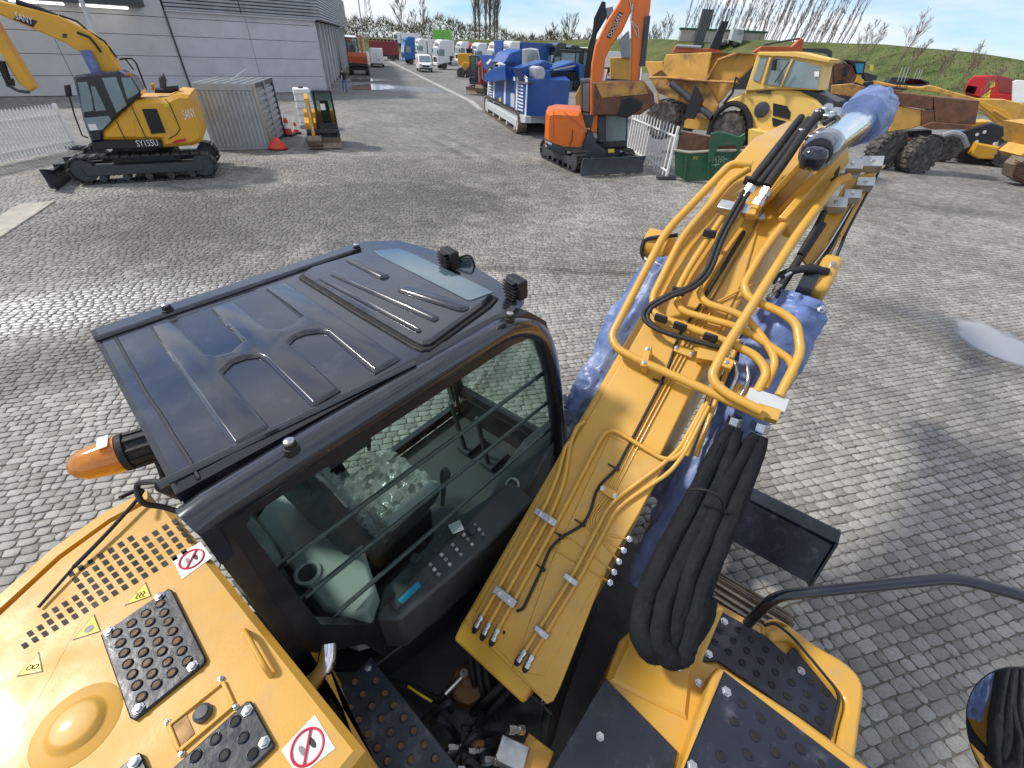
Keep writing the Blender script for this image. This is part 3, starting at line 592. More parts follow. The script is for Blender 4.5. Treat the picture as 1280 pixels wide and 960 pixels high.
dm = H8(258, 818); g = G(); g.lathe(dm, UP, [(.112, 0), (.106, .003), (.078, .004), (.070, .008), (.062, .020), (.052, .023), (.0, .024)], 40); bd(g, 'filler_dome', 'yellow_paint', hood, ang=60)
def tri(pts, nm='warning_sticker'):
    o = flat([H8(*q) for q in pts], nm, 'print_black', hood, .0015); c = sum((V((*q, 0)) for q in pts), V())/3
    flat([H8(*(V((*q, 0)).lerp(c, .12).xy)) for q in pts], 'sticker_face', 'print_yellow', o, .0025); return o, c
for pts, k in (([(415, 420), (487, 340), (506, 388)], 'heat'), ([(242, 535), (315, 447), (338, 505)], 'hand'), ([(57, 656), (130, 572), (144, 640)], 'fan')):
    o, c = tri(pts)
    ex = (H8(*pts[2])-H8(*pts[0])).normalized(); ey = UP.cross(ex); cc = H8(c.x, c.y+2)
    if k == 'heat':
        for i in (-1, 0, 1):
            g = G(); g.tube(smooth([cc+ex*(i*.010)+ey*(-.012+.008*j)+ex*(.003*(-1)**j)+UP*.0035 for j in range(4)], 3), .0016, 4); bd(g, 'sticker_mark', 'print_black', o)
    elif k == 'hand':
        g = G(); g.lathe(cc+UP*.003, UP, [(.014, 0), (.014, .0006)], 12); bd(g, 'sticker_mark', 'print_grey', o)
    else:
        for s_ in (-1, 1):
            g = G(); g.tube([cc+ex*s_*.008+V((math.cos(a)*.008, math.sin(a)*.006, .0035)) for a in [i*.52 for i in range(13)]], .0012, 4); bd(g, 'sticker_mark', 'print_black', o)
def prohib(pts, parent, f, z=.0015):
    P = [f(*q) for q in pts]; o = flat(P, 'prohibition_sticker', 'print_white', parent, .002); c = sum(P, V())/4; r = min((P[0]-P[1]).length, (P[1]-P[2]).length)*.40
    ex = (P[1]-P[0]).normalized(); ey = UP.cross(ex)
    g = G(); g.tube([c+(ex*math.cos(a)+ey*math.sin(a))*r+UP*.003 for a in [i*2*math.pi/32 for i in range(33)]], .004, 5, False); g.tube([c+(ex*.7+ey*.7)*r+UP*.004, c-(ex*.7+ey*.7)*r+UP*.004], .004, 5); bd(g, 'sticker_ring', 'print_red', o)
    for s_, m_ in ((1, 'print_black'), (-1, 'print_grey')):
        g = G(); q = c + (ex*.32*s_ - ey*.05*s_)*r; g.slab([q+(ex*math.cos(a)*.17+ey*math.sin(a)*.42)*r+UP*.0022 for a in [i*.524 for i in range(12)]], UP*.0006); bd(g, 'sticker_mark', m_, o)
prohib([(573, 265), (668, 207), (708, 258), (608, 331)], hood, H8); prohib([(938, 902), (1050, 782), (1117, 895), (995, 990)], hood, H8)
g = G(); g.tube(smooth([Z(150, 622, 2.30), H8(495, 60)+UP*.05, H8(380, 180)+UP*.03, H8(255, 300)+UP*.02], 4), .008, 8); g.tube([H8(255, 300)+UP*.02, H8(135, 430)+UP*.012], .0055, 8); bd(g, 'antenna', 'black_rubber')
# lower yellow shelf beside the hood
sh = [(.05, .98), (.05, .50), (-.6, .50), (-.6, -.05), (-.05, .15), (.20, .62)]
g = G(); g.slab([(.10, 1.0, 1.0), (.13, .95, 1.0), (.0, .51, 1.0), (.04, .51, 1.0)], (0, 0, .9)); bd(g, 'bulkhead', 'yellow_paint')
H4 = lambda x, y, z=1.62: Z(*zc(x, y, 380, 700, 3.556), z)
hl4 = [(229,547),(322,541),(265,602),(361,597),(208,660),(305,656),(402,651),(246,716),(347,711),(446,706),(288,778),(388,770),(490,765),(330,840),(433,832),(537,826),(374,898),(478,892),(584,887)]
grip([H4(*q) for q in [(300, 437), (120, 610), (360, 1030), (770, 1030)]], [H4(*q) for q in hl4], [H4(288, 486), H4(165, 610)], UP, 'grip_plate', None, 'hole_yellow_shade', hr=.0135)
g = G(); g.slab([H4(*q, 1.60) for q in [(110, 620), (180, 560), (330, 1000), (200, 1060), (90, 900)]], (0, 0, -.5)); bd(g, 'inner_shelf', 'yellow_paint')
g = G(); g.tube(smooth([Z(410, 806, 1.95), Z(408, 828, 1.93), Z(398, 846, 1.9), Z(384, 858, 1.85)], 5), .034, 18); bd(g, 'exhaust_pipe', 'chrome', ang=60)
# ---------------- cab
CR, CL = -1.01, -2.05                                     # right and left side planes (w)
cab = bpy.data.objects.new('cab', None); COL.objects.link(cab); cab.parent = EX
side = [(.05, 1.92), (.03, 2.88), (1.30, 2.89), (1.50, 2.86), (1.66, 2.74), (1.77, 2.52), (1.88, 2.2), (1.97, 1.86), (2.05, 1.55), (2.08, 1.25), (.36, 1.25), (.30, 1.55)]
win_px = [(303, 652), (640, 432), (664, 422), (682, 430), (694, 460), (701, 500), (700, 562), (467, 781), (401, 781)]
win = [(p.x, p.z) for p in (Wq(*q, CR) for q in win_px)]
def resample(L_, n):
    P = [V((*p, 0)) for p in L_]; P.append(P[0]); d = [0]
    for a, b_ in zip(P, P[1:]): d.append(d[-1]+(b_-a).length)
    o = []
    for k in range(n):
        s = d[-1]*k/n; i = max(j for j in range(len(d)-1) if d[j] <= s+1e-9); f = (s-d[i])/max(1e-9, d[i+1]-d[i]); o.append(P[i].lerp(P[i+1], f).xy)
    return o
def ring(outer, inner, y, th):
    """frame between two loops of the same walk, matched by angle from the middle of the opening"""
    c = V((sum(p[0] for p in inner)/len(inner), sum(p[1] for p in inner)/len(inner))); n = 260
    O, I = resample(outer, 900), resample(inner, 900)
    def pick(L_, a): return min(L_, key=lambda p: abs((math.atan2(p[1]-c[1], p[0]-c[0])-a+math.pi) % (2*math.pi)-math.pi))
    g = G(); oo = [pick(O, -math.pi+2*math.pi*k/n) for k in range(n)]; ii = [pick(I, -math.pi+2*math.pi*k/n) for k in range(n)]
    vs = [(p[0], y+t, p[1]) for t in (0, th) for L_ in (oo, ii) for p in L_]
    fs = []
    for k in range(n):
        k2 = (k+1) % n; fs += [(k, k2, n+k2, n+k), (2*n+k, 3*n+k, 3*n+k2, 2*n+k2), (k, 2*n+k, 2*n+k2, k2), (n+k, n+k2, 3*n+k2, 3*n+k)]
    return g.add(vs, fs)
g = ring(side, win, -CR, .05); bd(g, 'side_frame', 'black_paint', cab, ang=40)
g = G(); g.add([(x, -CR+.012, z) for x, z in win], [tuple(range(len(win)))]); bd(g, 'side_glass', 'glass', cab)
lw = [(.30, 2.76), (1.38, 2.78), (1.60, 2.66), (1.76, 2.3), (1.90, 1.85), (2.0, 1.33), (.95, 1.33), (.9, 1.6), (.35, 1.75)]
side_l = [(max(x, .19), z) for x, z in side]
g = ring(side_l, lw, -CL, .05); bd(g, 'door_frame', 'black_gloss', cab, ang=40)
g = G(); g.add([(x, -CL+.02, z) for x, z in lw], [tuple(range(len(lw)))]); bd(g, 'door_glass', 'glass', cab)
yl, yr = -CL, -CR
# big rounded shoulders and front pillars
for y_, x0_ in ((yr+.015, .03), (yl-.015, .17)):
    g = G(); g.tube([(x0_, y_, 2.835), (x0_+.06, y_, 2.845)] + fillet([(.4, y_, 2.85), (1.38, y_, 2.84), (1.62, y_, 2.70), (1.76, y_, 2.45), (1.90, y_, 2.05), (2.02, y_, 1.6), (2.06, y_, 1.3)], .18), .055, 14); bd(g, 'roof_shoulder', 'roof_black', cab, ang=60)
g = G(); g.slab([(.03, yr-.04, 2.84), (.17, yl+.03, 2.84), (.17, yl+.03, 2.70), (.03, yr-.04, 2.70)], (.04, 0, 0)); bd(g, 'roof_lip', 'roof_black', cab)
# front windscreen and lower front
fr = [(1.62, 2.72), (1.78, 2.42), (1.92, 2.02), (2.04, 1.55)]
g = G(); vs = []
for x, z in fr: vs += [(x, yr+.06, z), (x, yl-.06, z)]
g.add(vs, [(2*i, 2*i+1, 2*i+3, 2*i+2) for i in range(3)]); bd(g, 'windscreen', 'glass', cab)
g = G(); g.slab([(2.04, yr, 1.50), (2.04, yl, 1.50), (2.08, yl, 1.2), (2.08, yr, 1.2)], (-.05, 0, 0)); bd(g, 'front_panel', 'black_paint', cab)
g = G(); g.bar((2.035, yr, 1.53), (2.035, yl, 1.53), .06, .06); bd(g, 'windscreen_rail', 'black_paint', cab)
# rear wall with window
rq = lambda t, z: (.04+.15*t, yr+(yl-yr)*t, z)
g = G()
for t0, t1, z0, z1 in ((0, 1, 1.2, 2.15), (0, .15, 2.15, 2.82), (.85, 1, 2.15, 2.82), (.15, .85, 2.75, 2.82)): g.slab([rq(t0, z0), rq(t1, z0), rq(t1, z1), rq(t0, z1)], (.05, -.003, 0))
bd(g, 'rear_wall', 'black_paint', cab)
g = G(); g.add([rq(.15, 2.15), rq(.85, 2.15), rq(.85, 2.75), rq(.15, 2.75)], [(0, 1, 2, 3)]); bd(g, 'rear_glass', 'glass', cab)
g = G(); g.box((1.06, (yl+yr)/2, 1.2), (2.0, yl-yr, .08)); bd(g, 'cab_floor', 'interior_dark', cab)
# roof skin, raised panel, hatch
RZ = 2.90
R4 = lambda x, y, z=RZ: Z(*zc(x, y, 80, 290, 2.909), z)
g = G(); g.slab([Z(*q, RZ-.05) for q in [(119, 424), (452, 311), (500, 309), (545, 322), (600, 345), (655, 380), (640, 398), (226, 628)]], (0, 0, .05), .018); roof = bd(g, 'roof_panel', 'roof_black', cab, ang=25)
pl = [(315,355),(402,330),(515,450),(560,456),(605,446),(652,405),(640,392),(533,285),(625,260),(745,358),(790,360),(832,345),(866,315),(735,210),(812,190),(1225,465),(1130,520),(960,375),(930,368),(880,375),(845,388),(820,413),(1008,580),(905,642),(735,472),(710,460),(660,465),(615,482),(580,518),(752,716),(622,792)]
g = G(); g.slab([R4(*q) for q in pl], (0, 0, .016), .012); bd(g, 'roof_emboss', 'roof_black', roof, ang=60, bevel=.006)
g = G(); g.tube(smooth([R4(190, 388), R4(235, 470), R4(300, 590), R4(350, 660), R4(400, 745), R4(450, 820), R4(490, 895)], 4), .006, 6); bd(g, 'weld_seam', 'black_paint', roof)
for a, b_, nm in (((112, 396), (1068, 68), 'roof_rail'), ((345, 925), (1275, 480), 'roof_rail')):
    g = G(); g.tube([R4(*a)+UP*.004, R4(*b_)+UP*.004], .012, 8); bd(g, nm, 'roof_black', roof)
R5 = lambda x, y, z=RZ: Z(*zc(x, y, 420, 290, 3.556), z)
hatch_o = [(-165, 207), (-120, 172), (150, 88), (280, 90), (330, 108), (560, 215), (720, 300), (690, 335), (420, 530), (380, 535), (335, 515), (85, 365)]
g = G(); g.slab([R5(*q) for q in hatch_o], (0, 0, .010), .003); bd(g, 'hatch_seal', 'black_rubber', roof)
hatch = [(-140, 207), (-105, 180), (155, 100), (270, 102), (320, 122), (550, 225), (695, 302), (670, 330), (420, 516), (385, 520), (345, 500), (95, 352)]
g = G(); g.slab([R5(*q)+UP*.010 for q in hatch], (0, 0, .022), .012); hb = bd(g, 'roof_hatch', 'roof_black', roof, ang=25)
def slotpad(a, b_, wd, nm):
    P, Q = R5(*a)+UP*.032, R5(*b_)+UP*.032; d = (Q-P).normalized(); n_ = UP.cross(d); pts = []
    for c, s0 in ((Q, -90), (P, 90)):
        for k in range(7): t = rad(s0+k*30); pts.append(c+(d*math.cos(t)+n_*math.sin(t))*wd)
    g = G(); g.slab(pts, (0, 0, .014), .010); bd(g, nm, 'roof_black', hb, ang=60, bevel=.004)
slotpad((75, 150), (215, 225), .030, 'hatch_rib'); slotpad((310, 285), (560, 365), .034, 'hatch_rib'); slotpad((0, 215), (440, 415), .020, 'hatch_rib'); slotpad((-60, 235), (370, 470), .012, 'hatch_rib')
g = G(); g.slab([R5(*q)+UP*.0325 for q in [(175, 112), (280, 100), (330, 118), (560, 228), (700, 298), (600, 335), (580, 330), (200, 135)]], (0, 0, .004), .002); bd(g, 'roof_window', 'roof_glass', hb)
for q in [(212, 392), (447, 315), (637, 402), (366, 564)]:
    p = Z(*q, RZ); g = G(); g.lathe(p, UP, [(.022, 0), (.022, .02), (.018, .022), (.018, .036)], 14); o = bd(g, 'roof_stud', 'black_rubber', cab); g = G(); g.lathe(p+UP*.036, UP, [(.015, 0), (.015, .008), (.008, .012)], 12); bd(g, 'stud_cap', 'steel', o)
for q in [(563, 335), (645, 372)]:
    p = Z(*q, RZ+.0); d = V((1, -.25, .1)).normalized(); sx = V((.25, 1, 0)).normalized(); up = d.cross(sx)*1; up = up if up.z > 0 else -up
    M3 = Matrix((d, sx, up)).transposed(); lm = None
    g = G(); c = p+UP*.055; g.box(c, (.05, .105, .095), m=M3); lm = bd(g, 'work_lamp', 'black_rubber', cab, bevel=.008)
    for i in range(6):
        g = G(); g.box(c-d*.035+up*(-.04+.016*i), (.03, .095-.012*abs(i-2.5), .005), m=M3); bd(g, 'cooling_fin', 'black_rubber', lm)
    g = G(); g.box(c+d*.027, (.006, .09, .08), m=M3); bd(g, 'lamp_lens', 'glass_far', lm)
    g = G(); g.tube([p-UP*.01, c-up*.05], .012, 8); bd(g, 'lamp_bracket', 'steel', lm)
g = G(); a = Z(578, 318, 2.95); g.tube(smooth([Z(560, 330, 2.9), Z(583, 319, 2.95), Z(592, 328, 2.92), Z(597, 358, 2.75)], 5), .006, 8); bd(g, 'mirror_arm', 'black_rubber', cab)
g = G(); P = [Z(572, 322, 2.93), Z(587, 322, 2.93), Z(595, 355, 2.76), Z(580, 348, 2.76)]; g.slab(P, (.01, 0, .004)); bd(g, 'wing_mirror', 'glass_far', cab)
# guard bars inside the right window
for a, b_ in (((357, 702), (674, 470)), ((381, 746), (684, 503)), ((412, 774), (683, 540))):
    P, Q = Wq(*a, CR-.075), Wq(*b_, CR-.075); g = G(); g.tube([P, Q], .0115, 10); o = bd(g, 'guard_bar', 'grey_bar', cab)
    for E_ in (P, Q): g = G(); g.box(E_, (.07, .012, .03)); bd(g, 'bar_lug', 'black_paint', o)
# interior
sy = 1.56
seat = bpy.data.objects.new('seat', None); COL.objects.link(seat); seat.parent = cab
g = G(); g.box((.80, sy, 1.38), (.5, .46, .3)); bd(g, 'seat_base', 'interior_dark', seat, bevel=.02)
g = G(); g.xz([(.58, 1.56), (1.06, 1.60), (1.12, 1.66), (1.08, 1.72), (.58, 1.69)], sy-.26, sy+.26, .03); bd(g, 'cushion', 'seat_cloth', seat, bevel=.03)
g = G(); g.xz([(.50, 1.62), (.64, 1.66), (.50, 2.28), (.44, 2.32), (.36, 2.26)], sy-.25, sy+.25, .03); bd(g, 'backrest', 'seat_cloth', seat, bevel=.03)
rf = random.Random(8)
def film(c, ex, ey, n_, nu, nv, amp, nm):
    g = G()
    for i in range(nu+1):
        for j in range(nv+1):
            q = V(c)+V(ex)*(i/nu-.5)+V(ey)*(j/nv-.5)+V(n_)*(amp*MN.noise(V((i*.9, j*.9, 4)))+amp*.6*rf.random()); g.v.append(tuple(q))
    g.f = [(i*(nv+1)+j, (i+1)*(nv+1)+j, (i+1)*(nv+1)+j+1, i*(nv+1)+j+1) for i in range(nu) for j in range(nv)]
    bd(g, nm, 'plastic_film', seat, ang=50)
film((.60, sy, 1.97), (0, .54, 0), (-.15, 0, .68), (.9, 0, .2), 24, 28, .045, 'protective_film'); film((.86, sy, 1.745), (.46, 0, .03), (0, .52, 0), (0, 0, 1), 22, 26, .04, 'protective_film')
g = G(); g.box((.42, sy, 2.40), (.10, .30, .20)); bd(g, 'headrest', 'seat_cloth', seat, bevel=.03)
for y_ in (sy-.30, sy+.30):
    g = G(); g.box((.86, y_, 1.83), (.36, .07, .06)); bd(g, 'armrest', 'interior_grey' if y_ < sy else 'seat_cloth', seat, bevel=.02)
cs = bpy.data.objects.new('console', None); COL.objects.link(cs); cs.parent = cab
g = G(); g.slab([Z(*q, 1.78) for q in [(318, 650), (352, 600), (440, 640), (456, 690), (470, 735), (458, 764), (430, 772), (404, 762)]], (0, 0, -.4), 0); bd(g, 'rear_shelf', 'interior_grey', cs, bevel=.02)
g = G(); g.box((.16, 1.72, 1.88), (.2, .42, .26)); bd(g, 'rear_box', 'interior_grey', cs, bevel=.04)
p = Z(385, 717, 1.78); g = G(); g.lathe(p, UP, [(.062, 0), (.062, .012), (.05, .016), (.044, .006)], 24); vt = bd(g, 'air_vent', 'light_grey', cs); g = G(); g.lathe(p, UP, [(.045, 0), (.045, .009)], 24); bd(g, 'vent_slats', 'interior_dark', vt)
g = G(); g.slab([Z(*q, 1.66) for q in [(478, 735), (560, 655), (640, 600), (668, 625), (600, 690), (500, 775), (470, 775)]], (0, 0, -.32)); bd(g, 'side_console', 'interior_dark', cs, bevel=.015)
g = G(); g.slab([Z(*q, 1.665) for q in [(487, 755), (528, 716), (536, 724), (495, 764)]], (0, 0, .006)); rd_ = bd(g, 'radio', 'dark_grey', cs); g = G(); g.slab([Z(*q, 1.672) for q in [(498, 750), (522, 727), (527, 732), (503, 756)]], (0, 0, .002)); bd(g, 'radio_display', 'teal', rd_)
for i in range(5):
    for j in range(3):
        p = Z(538+i*14+j*5, 706-i*12.5+j*6, 1.668); g = G(); g.box(p, (.016, .016, .01)); bd(g, 'button', 'light_grey' if (i+j) % 2 else 'grey', cs)
for q in [(519, 700), (590, 664)]:
    p = Z(*q, 1.668); g = G(); g.lathe(p, UP, [(.028, 0), (.026, .02), (.02, .024)], 18); bd(g, 'dial', 'dark_grey', cs)
g = G(); g.slab([Z(*q, 1.62) for q in [(604, 640), (622, 590), (655, 548), (690, 520), (697, 545), (660, 610), (628, 665)]], (.02, 0, -.3)); bd(g, 'front_pod', 'interior_dark', cs, bevel=.02)
p = Z(641, 606, 1.63); nrm = V((-.6, -.1, .8)).normalized(); g = G(); g.lathe(p, nrm, [(.046, 0), (.046, .014), (.036, .018), (.03, .008)], 22); vt = bd(g, 'air_vent', 'light_grey', cs); g = G(); g.lathe(p, nrm, [(.032, 0), (.032, .010)], 20); bd(g, 'vent_slats', 'interior_dark', vt)
for x, y in ((1.05, sy-.33), (1.05, sy+.36)):
    g = G(); g.tube([(x, y, 1.66), (x+.03, y, 1.84)], .014, 8); g.lathe((x+.03, y, 1.82), (.15, 0, 1), [(.02, 0), (.03, .04), (.032, .09), (.018, .12)], 12); bd(g, 'joystick', 'interior_dark', cs)
for y in (sy-.12, sy+.12):
    g = G(); g.bar((1.72, y, 1.3), (1.6, y, 1.85), .025, .025); g.box((1.80, y, 1.28), (.22, .12, .03)); bd(g, 'travel_pedal', 'dark_grey', cs)
g = G(); g.slab([Z(*q, 1.70) for q in [(560, 657), (575, 650), (580, 662), (566, 668)]], (0, 0, .003)); bd(g, 'paper_note', 'print_white', cs)
# beacon on the rear corner
b0, b1 = Z(186, 556, 2.70), Z(84, 588, 2.70); d = (b1-b0).normalized()
g = G(); g.lathe(b0, d, [(.035, -.05), (.058, -.02), (.058, .05), (.066, .055), (.066, .07), (.062, .075)], 24); bc = bd(g, 'beacon_base', 'black_rubber')
for k in range(10):
    a = k*.628; x_, y_ = perp(d); g = G(); g.bar(b0+(x_*math.cos(a)+y_*math.sin(a))*.058-d*.02, b0+(x_*math.cos(a)+y_*math.sin(a))*.058+d*.05, .014, .014); bd(g, 'base_rib', 'black_rubber', bc)
L_ = (b1-b0).length; g = G(); g.lathe(b0, d, [(.064, .075), (.064, .10), (.060, .12), (.058, L_*.62), (.053, L_*.78), (.041, L_*.9), (.022, L_*.97), (.0, L_)], 28); bd(g, 'beacon_dome', 'amber', bc, ang=60)
g = G(); g.lathe(b0, d, [(.03, .08), (.03, L_*.6), (.015, L_*.66)], 12); bd(g, 'beacon_bulb', 'amber_dark', bc)
g = G(); x_, y_ = perp(d); n_ = (CAMP - V((0, 0, 0))); g.slab([b0+d*t+q for t, q in ((.085, UP*.066+x_*.03), (.085, UP*.066-x_*.03), (.115, UP*.063-x_*.03), (.115, UP*.063+x_*.03))], UP*.003); bd(g, 'beacon_label', 'print_white', bc)
g = G(); g.tube(smooth([Z(190, 560, 2.66), Z(205, 600, 2.55), Z(190, 602, 2.5), Z(172, 606, 2.45), Z(178, 628, 2.4), Z(205, 634, 2.35), Z(240, 645, 2.3)], 5), .011, 8); bd(g, 'beacon_cable', 'black_rubber')
g = G(); g.lathe(Z(205, 605, 2.6), V((.3, .3, -1)), [(.03, 0), (.03, .1)], 12); bd(g, 'beacon_bracket', 'black_rubber')
# ---------------- boom
bl_, br_ = .725, .255
boom = bpy.data.objects.new('boom', None); COL.objects.link(boom); boom.parent = EX
def tp(x, dz=0): return (x, ZB+SB*x+dz)
profA = [tp(.60, -.03), tp(.66), tp(3.12), (3.6, 3.42), (4.6, 3.44), (5.8, 3.05), (5.8, 2.75), (4.6, 2.92), (3.7, 2.78), (2.9, 2.45), (2.0, 1.80), (1.45, 1.25), (.98, 1.14), (.70, 1.34)]
g = G(); g.xz(profA, br_+.02, bl_-.0, .0); bd(g, 'boom_box', 'yellow_paint', boom, bevel=.02, ang=40)
# cover plates on the top
tpz = Bl([(590, 775), (684, 607), (731, 530), (840, 345), (905, 262), (955, 262), (930, 350), (858, 503), (780, 663), (745, 745), (700, 860), (690, 872), (672, 866)], .002)
g = G(); g.slab(tpz, BN*.012, .006); bd(g, 'boom_cover', 'yellow_paint', boom, bevel=.004)
g = G(); g.slab(Bl([(748, 560), (815, 590), (770, 668), (737, 735), (704, 716)], .0145) if False else Bl([(762, 545), (832, 578), (800, 640), (725, 765), (680, 845), (640, 838), (690, 700)], .0145), BN*.006, .004); bd(g, 'boom_patch', 'yellow_paint', boom)
g = G(); g.slab(Bl([(590, 760), (582, 772), (584, 780), (684, 880), (692, 876), (700, 860), (655, 812)], .0), BN*.010, .004); bd(g, 'boom_foot', 'yellow_paint', boom, bevel=.004)
def pipe(px, o, r, nm='hydraulic_pipe', m='yellow_paint', fr=.05, seg=10):
    P = [B(*q[:2], q[2] if len(q) > 2 else o) for q in px]; g = G(); g.tube(fillet(P, fr, 6), r, seg); return bd(g, nm, m, boom, ang=60)
RR = .023
pipe([(940, 206), (914, 204), (832, 290), (764, 420), (771, 436), (800, 451), (890, 491), (956, 521)], .10, RR, 'guard_rail', fr=.10)
pipe([(936, 211), (912, 226), (852, 297), (815, 372), (818, 394), (904, 425), (945, 444), (960, 465), (946, 490)], .085, .021, fr=.10)
pipe([(903, 272), (858, 340), (843, 372), (852, 389), (920, 408), (945, 421), (988, 450), (993, 465), (972, 496)], .07, .019, fr=.09)
pipe([(926, 275), (894, 319), (872, 357), (879, 378), (930, 394), (957, 426), (971, 452), (955, 485)], .07, .019, fr=.09)
pipe([(1062, 222), (1046, 227), (997, 292), (906, 436), (890, 468), (894, 480), (910, 493), (952, 514)], .14, RR, 'guard_rail', fr=.09)
pipe([(1041, 221), (1024, 224), (955, 312), (929, 357), (936, 373), (978, 391), (996, 405), (1001, 440), (991, 462), (974, 495)], .10, .021, fr=.09)
pipe([(603, 769), (681, 633), (697, 595), (706, 560), (712, 552)], .035, .0115, fr=.06); pipe([(612, 778), (690, 640), (705, 602), (713, 552), (722, 532), (731, 526)], .035, .0115, fr=.06)
pipe([(623, 785), (699, 647), (752, 546), (760, 538), (771, 539), (825, 572), (839, 575), (853, 565), (870, 530), (888, 496)], .035, .0115, fr=.05)
pipe([(657, 812), (716, 718), (760, 634), (775, 620), (830, 579), (850, 560), (880, 505)], .035, .0105, fr=.06); pipe([(666, 818), (727, 718), (768, 640), (785, 625), (838, 590), (856, 566), (886, 508)], .035, .0105, fr=.06)
for k, dx in enumerate((-5, 0, 5)):
    ends = [(787, 674), (780, 688), (774, 702)][k]
    pipe([(885+dx, 385+dx*.3), (866+dx, 420+dx*.3), (850+dx, 449+dx*.3), (796+dx, 550+dx*.3), (762+dx, 616+dx*.3), (738+dx*.8, 650-k*2), (742+dx, 664+k*3), ends], .022, .0052, 'grease_line', fr=.03, seg=6)
for ys, ye in (((700, 676), (768, 715)), ((672, 686), (763, 728))): pipe([ys, (ys[0]+12, ys[1]-4), ye], .02, .005, 'grease_line', fr=.03, seg=6)
for q in [(787, 674), (780, 688), (774, 702), (768, 715), (763, 728)]:
    bolt(B(*q, .02), BN, .010, boom, h=.03, name='grease_fitting')
pipe([(876, 380), (848, 420), (836, 457), (827, 478), (790, 549), (771, 586), (752, 604), (745, 614), (738, 640), (729, 656), (701, 672), (687, 686), (677, 712), (658, 752), (654, 761), (646, 764)], .03, .0075, 'cable', 'black_rubber', fr=.04)
for q in [(827, 478), (771, 586), (729, 656), (701, 670), (679, 712), (848, 420)]:
    g = G(); c = B(*q, .03); g.lathe(c-BD*.008, BD, [(.012, 0), (.012, .016)], 10); g.bar(c, c+V((0, .05, .0)), .006, .006); bd(g, 'cable_tie', 'black_rubber', boom)
def block(q, lx, ly, h, rot, m, nm, o=.02, bolts=()):
    c = B(*q, o); ex = BD*math.cos(rot)+V((0, 1, 0))*math.sin(rot); ey = BN.cross(ex); M3 = Matrix((ex, ey, BN)).transposed(); g = G(); g.box(c+BN*h/2, (lx, ly, h), m=M3); ob = bd(g, nm, m, boom, bevel=.004)
    for a, b_ in bolts: bolt(c+ex*a+ey*b_+BN*h, BN, .008, ob, h=.008)
    return ob
block((684, 647), .035, .13, .045, 0, 'zinc', 'pipe_clamp', .02, ((0, .03), (0, -.03))); block((634, 745), .04, .13, .045, 0, 'zinc', 'pipe_clamp', .02, ((0, .03), (0, -.03)))
block((679, 789), .028, .075, .042, 0, 'zinc', 'pipe_clamp', .02, ((0, 0),)); block((715, 724), .028, .075, .042, 0, 'zinc', 'pipe_clamp', .02, ((0, 0),))
block((762, 616), .04, .09, .03, 0, 'yellow_paint', 'pipe_clamp', .014, ((0, .036), (0, -.036))); block((855, 441), .045, .10, .03, 0, 'yellow_paint', 'pipe_clamp', .014, ((0, .04), (0, -.04)))
block((809, 455), .12, .035, .11, .25, 'yellow_paint', 'rail_bracket', .012, ((.04, 0), (-.04, 0))); block((884, 449), .07, .10, .07, .2, 'yellow_paint', 'rail_bracket', .012); block((907, 458), .05, .06, .05, 0, 'yellow_paint', 'rail_bracket', .10, ((0, 0),))
block((920, 266), .06, .20, .05, 0, 'zinc', 'pipe_clamp', .06, ((0, 0),)); block((957, 503), .07, .17, .04, .1, 'light_grey', 'manifold_plate', .06); block((957, 519), .06, .10, .06, .1, 'yellow_paint', 'manifold', .04); block((930, 500), .12, .14, .05, .1, 'yellow_paint', 'manifold', -.04)
def fitting(p, d, r, L2, m='steel', nm='hose_fitting', parent=None):
    g = G(); d = V(d).normalized(); g.lathe(p, d, [(r*.8, 0), (r, .004), (r, L2*.35), (r*.75, L2*.38), (r*.75, L2*.6), (r*.95, L2*.62), (r*.95, L2)], 6 if r > .02 else 10); return bd(g, nm, m, boom if parent is None else parent)
for q, q2 in (((603, 769), (595, 783)), ((612, 778), (605, 792)), ((623, 785), (616, 800)), ((657, 812), (648, 826)), ((666, 818), (658, 834))):
    a, b_ = B(*q, .035), B(*q2, .035); fitting(a, b_-a, .017, (b_-a).length)
hz = lambda L2: [Z(x, y, z) for x, y, z in L2]
for st, rest in (((595, 783), [(588, 812, 1.30), (592, 850, 1.15), (600, 890, 1.02)]), ((605, 792), [(597, 822, 1.28), (602, 860, 1.15), (612, 895, 1.02)]), ((616, 800), [(608, 830, 1.28), (612, 862, 1.15), (622, 900, 1.02)]), ((648, 826), [(636, 846, 1.35), (618, 866, 1.22), (590, 892, 1.02)]), ((658, 834), [(646, 852, 1.35), (630, 872, 1.22), (600, 905, 1.02)])):
    g = G(); g.tube(smooth([B(*st, .035)]+hz(rest), 6), .0165, 10); bd(g, 'hydraulic_hose', 'black_rubber', ang=60)
g = G(); g.tube(smooth([B(630, 790, .02), Z(632, 815, 1.4), Z(630, 850, 1.25)], 5), .007, 6); bd(g, 'cable', 'black_rubber')
